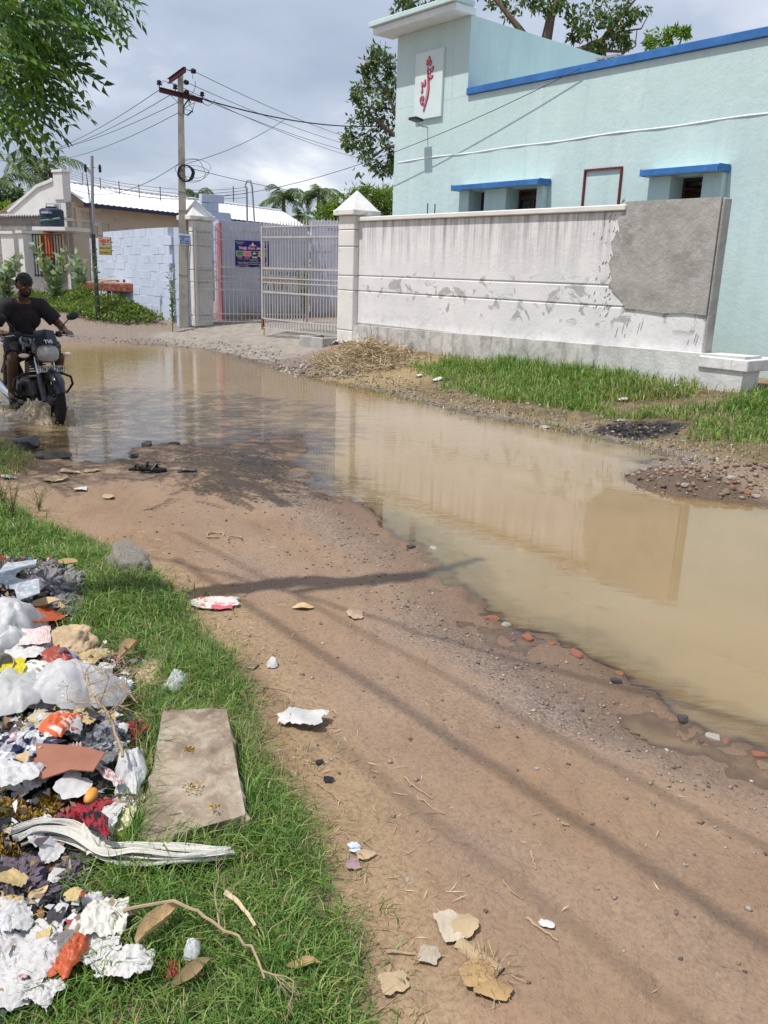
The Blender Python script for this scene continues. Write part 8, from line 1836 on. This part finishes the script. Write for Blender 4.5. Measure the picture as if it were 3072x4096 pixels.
# pair of black sandals
for i, (x, y, r0, lab) in enumerate(((309, 1014, .6, 'black sandal lying askew on the wet spit, under its pair'), (328, 1020, -.25, 'black sandal lying flat beside the askew one'))):
    p, sx, sy = metric(x, y, 34, 12); so = empty('sandal', p + np.array([0, 0, .005 + .012 * i]), r0); tag(so, lab, 'sandal', 'lost pair of sandals'); b = MB(); n = 20
    out = [(.125 * math.cos(a) * (1 + .05 * math.cos(a)), .043 * math.sin(a) * (1 + .18 * math.cos(a))) for a in np.linspace(0, 6.2832, n + 1)[:-1]]; b.prism(out, 0, .022, plane='xy'); b.build('sole', M_RUB, so)
    b = MB(); b.tube([(.02, -.045, .015), (.04, 0, .06), (.02, .045, .015)], .013, 6, flat=.5); b.tube([(-.05, -.04, .015), (-.05, 0, .05), (-.05, .04, .015)], .010, 6, flat=.5); b.build('strap', M_BLACK, so, smooth=True)
# torn cardboard, husk and fibres in the near road
p, sx, sy = metric(1035, 2070, 100, 60); b = MB(); nn = 14; V = []; F = []
for i in range(nn + 1):
    for k in range(7): a_ = math.radians(-70 + 140 * k / 6); V.append(((i / nn - .5) * .125, .020 * math.sin(a_), .016 * math.cos(a_) + .002 * math.sin(i * 2.1)))
for i in range(nn):
    for k in range(6): F.append((i * 7 + k, i * 7 + k + 1, (i + 1) * 7 + k + 1, (i + 1) * 7 + k))
b.add(V, F); b.add([(x, y * .82, z * .8 - .002) for x, y, z in V], [f[::-1] for f in F]); drop(b, 'stalk_husk', 'curved tan husk of a stalk on the near road', 'husk', p + np.array([0, 0, -.003]), M_CBOARD, -.75, True)
for i, (x, y, w, h, lab, m_) in enumerate(((976, 2008, 56, 56, 'torn pale cardboard sheet above the tan husk', mat('torn_card', (.42, .36, .28), .85, .15, 12, .3, 40)), (1000, 2000, 60, 40, 'shredded pale fibre beside the torn cardboard', M_CBOARD), (1062, 2145, 74, 34, 'torn ochre card below the tan husk', mat('ochre_card', (.34, .225, .11), .85, .25, 12, .3, 40)), (926, 2066, 40, 34, 'grey corrugated card scrap left of the husk', mat('grey_card', (.36, .31, .24), .85, .2, 30, .5, 70)), (850, 2130, 60, 40, 'pale crushed scrap at the grass end of the road', M_CBOARD), (1030, 2110, 60, 50, 'ochre stained scrap under the tan husk', mat('ochre_card', (.45, .30, .13))), (765, 1835, 24, 20, 'small grey foil scrap at the grass edge', PBL), (790, 1850, 40, 18, 'pale leaf scrap beside the foil scrap', M_CBOARD), (762, 1872, 30, 18, 'mauve scrap at the grass edge below the foil', mat('mauve_scrap', (.30, .20, .22), .8, .2, 20, .2)), (710, 1687, 22, 12, 'small black plastic scrap at the grass edge', M_BLKP), (690, 1650, 18, 10, 'tiny black plastic scrap above the other black one', M_BLKP), (1180, 2000, 30, 14, 'white plaster crumb on the near road', PWH), (545, 1440, 20, 16, 'dark husk at the grass edge by the tiny paper ball', M_CLOD))): cr('litter_scrap', lab, 'scrap', x, y, w, h, m_, 100 + i, .10, .16, .006, 16)
for i, (pts, r0, lab) in enumerate((([(1135, 1985), (1170, 2010), (1205, 2035)], .004, 'split straw stalk by the white plaster crumb'), ([(1145, 1840), (1152, 1860), (1158, 1880)], .0035, 'pale double straw upright on the near road'), ([(1085, 1905), (1110, 1930), (1130, 1945)], .0025, 'bent straw on the near road'), ([(830, 2060), (900, 2065), (960, 2068)], .0035, 'thin stick running to the husk'), ([(870, 1680), (900, 1705), (935, 1728)], .003, 'thin twig on the road beside the wheel track'), ([(900, 1720), (930, 1745), (960, 1760)], .003, 'forked twig on the road'), ([(680, 1690), (720, 1720), (760, 1755)], .002, 'thin straw by the grass edge'), ([(540, 1480), (600, 1490), (640, 1500)], .002, 'thin straw across the grass edge'), ([(420, 1150 + 40), (445, 1193)], .004, 'short pale stick on the shaded track'), ([(1215, 1780), (1228, 1786)], .005, 'stub of pale twig in the middle of the road'))): twig('straw_stick', lab, pts, r0, M_TWIG, .004)
fluff('shredded_fibre', 'loose brown fibres around the husk', 'fibre', 1050, 2100, 110, 70, leafmat('husk_fibre', (.40, .30, .18), .3, .1, .8), 90, 160, .05, .002, .08)
# bits in the far grass and heap
for i, (x, y, w, h, lab, m_) in enumerate(((860, 775, 9, 8, 'bright green bottle scrap on the straw heap', plastic('green_plastic', (.03, .28, .09))), (735, 742, 50, 12, 'white cloth scrap behind the rubble by the drain', M_WCL), (770, 748, 60, 18, 'pale sack scrap on top of the straw heap', M_WCL), (845, 798, 12, 6, 'dark green bottle piece below the straw heap', plastic('dark_green_plastic', (.01, .06, .05))), (905, 815, 11, 6, 'white wrapper below the straw heap', PWH), (980, 782, 10, 6, 'white wrapper in the grass by the plinth', PWH), (1345, 868, 20, 5, 'white tin scrap on the black ash', PWH), (945, 823, 22, 5, 'pale chips of plaster on the shoulder', PWH), (1460, 838, 10, 5, 'pale scrap near the wall corner stone', PWH), (265, 655, 30, 8, 'pale litter at the foot of the weeds', PWH))): cr('litter_scrap', lab, 'scrap', x, y, w, h, m_, 130 + i, .2, .3, .02, 12)

# scraps of food and grit on the slab
for i, (x, y, w, n_, lab) in enumerate(((408, 1621, 22, 50, 'yellow brown food scrap in the middle of the slab'), (418, 1702, 40, 40, 'orange brown crumbs spread on the lower slab'), (462, 1745, 18, 24, 'dark husk crumbs near the lower slab corner'))):
    p = P(x, y, .222); sx = w * pxm(p); d = unit(rng.normal(size=(n_, 3))); d[:, 2] = np.abs(d[:, 2]); C_ = d * rng.random((n_, 1)) ** .8 * np.array([sx / 2, sx / 2, .006]); V, F, R = leaf_quads(C_, d, .008, .006, rng, .2)
    o = big('food_scrap', V, F, M_MARI, attrs=dict(rnd=R)); o.location = p; tag(o, lab, 'scrap', 'scraps on the slab')
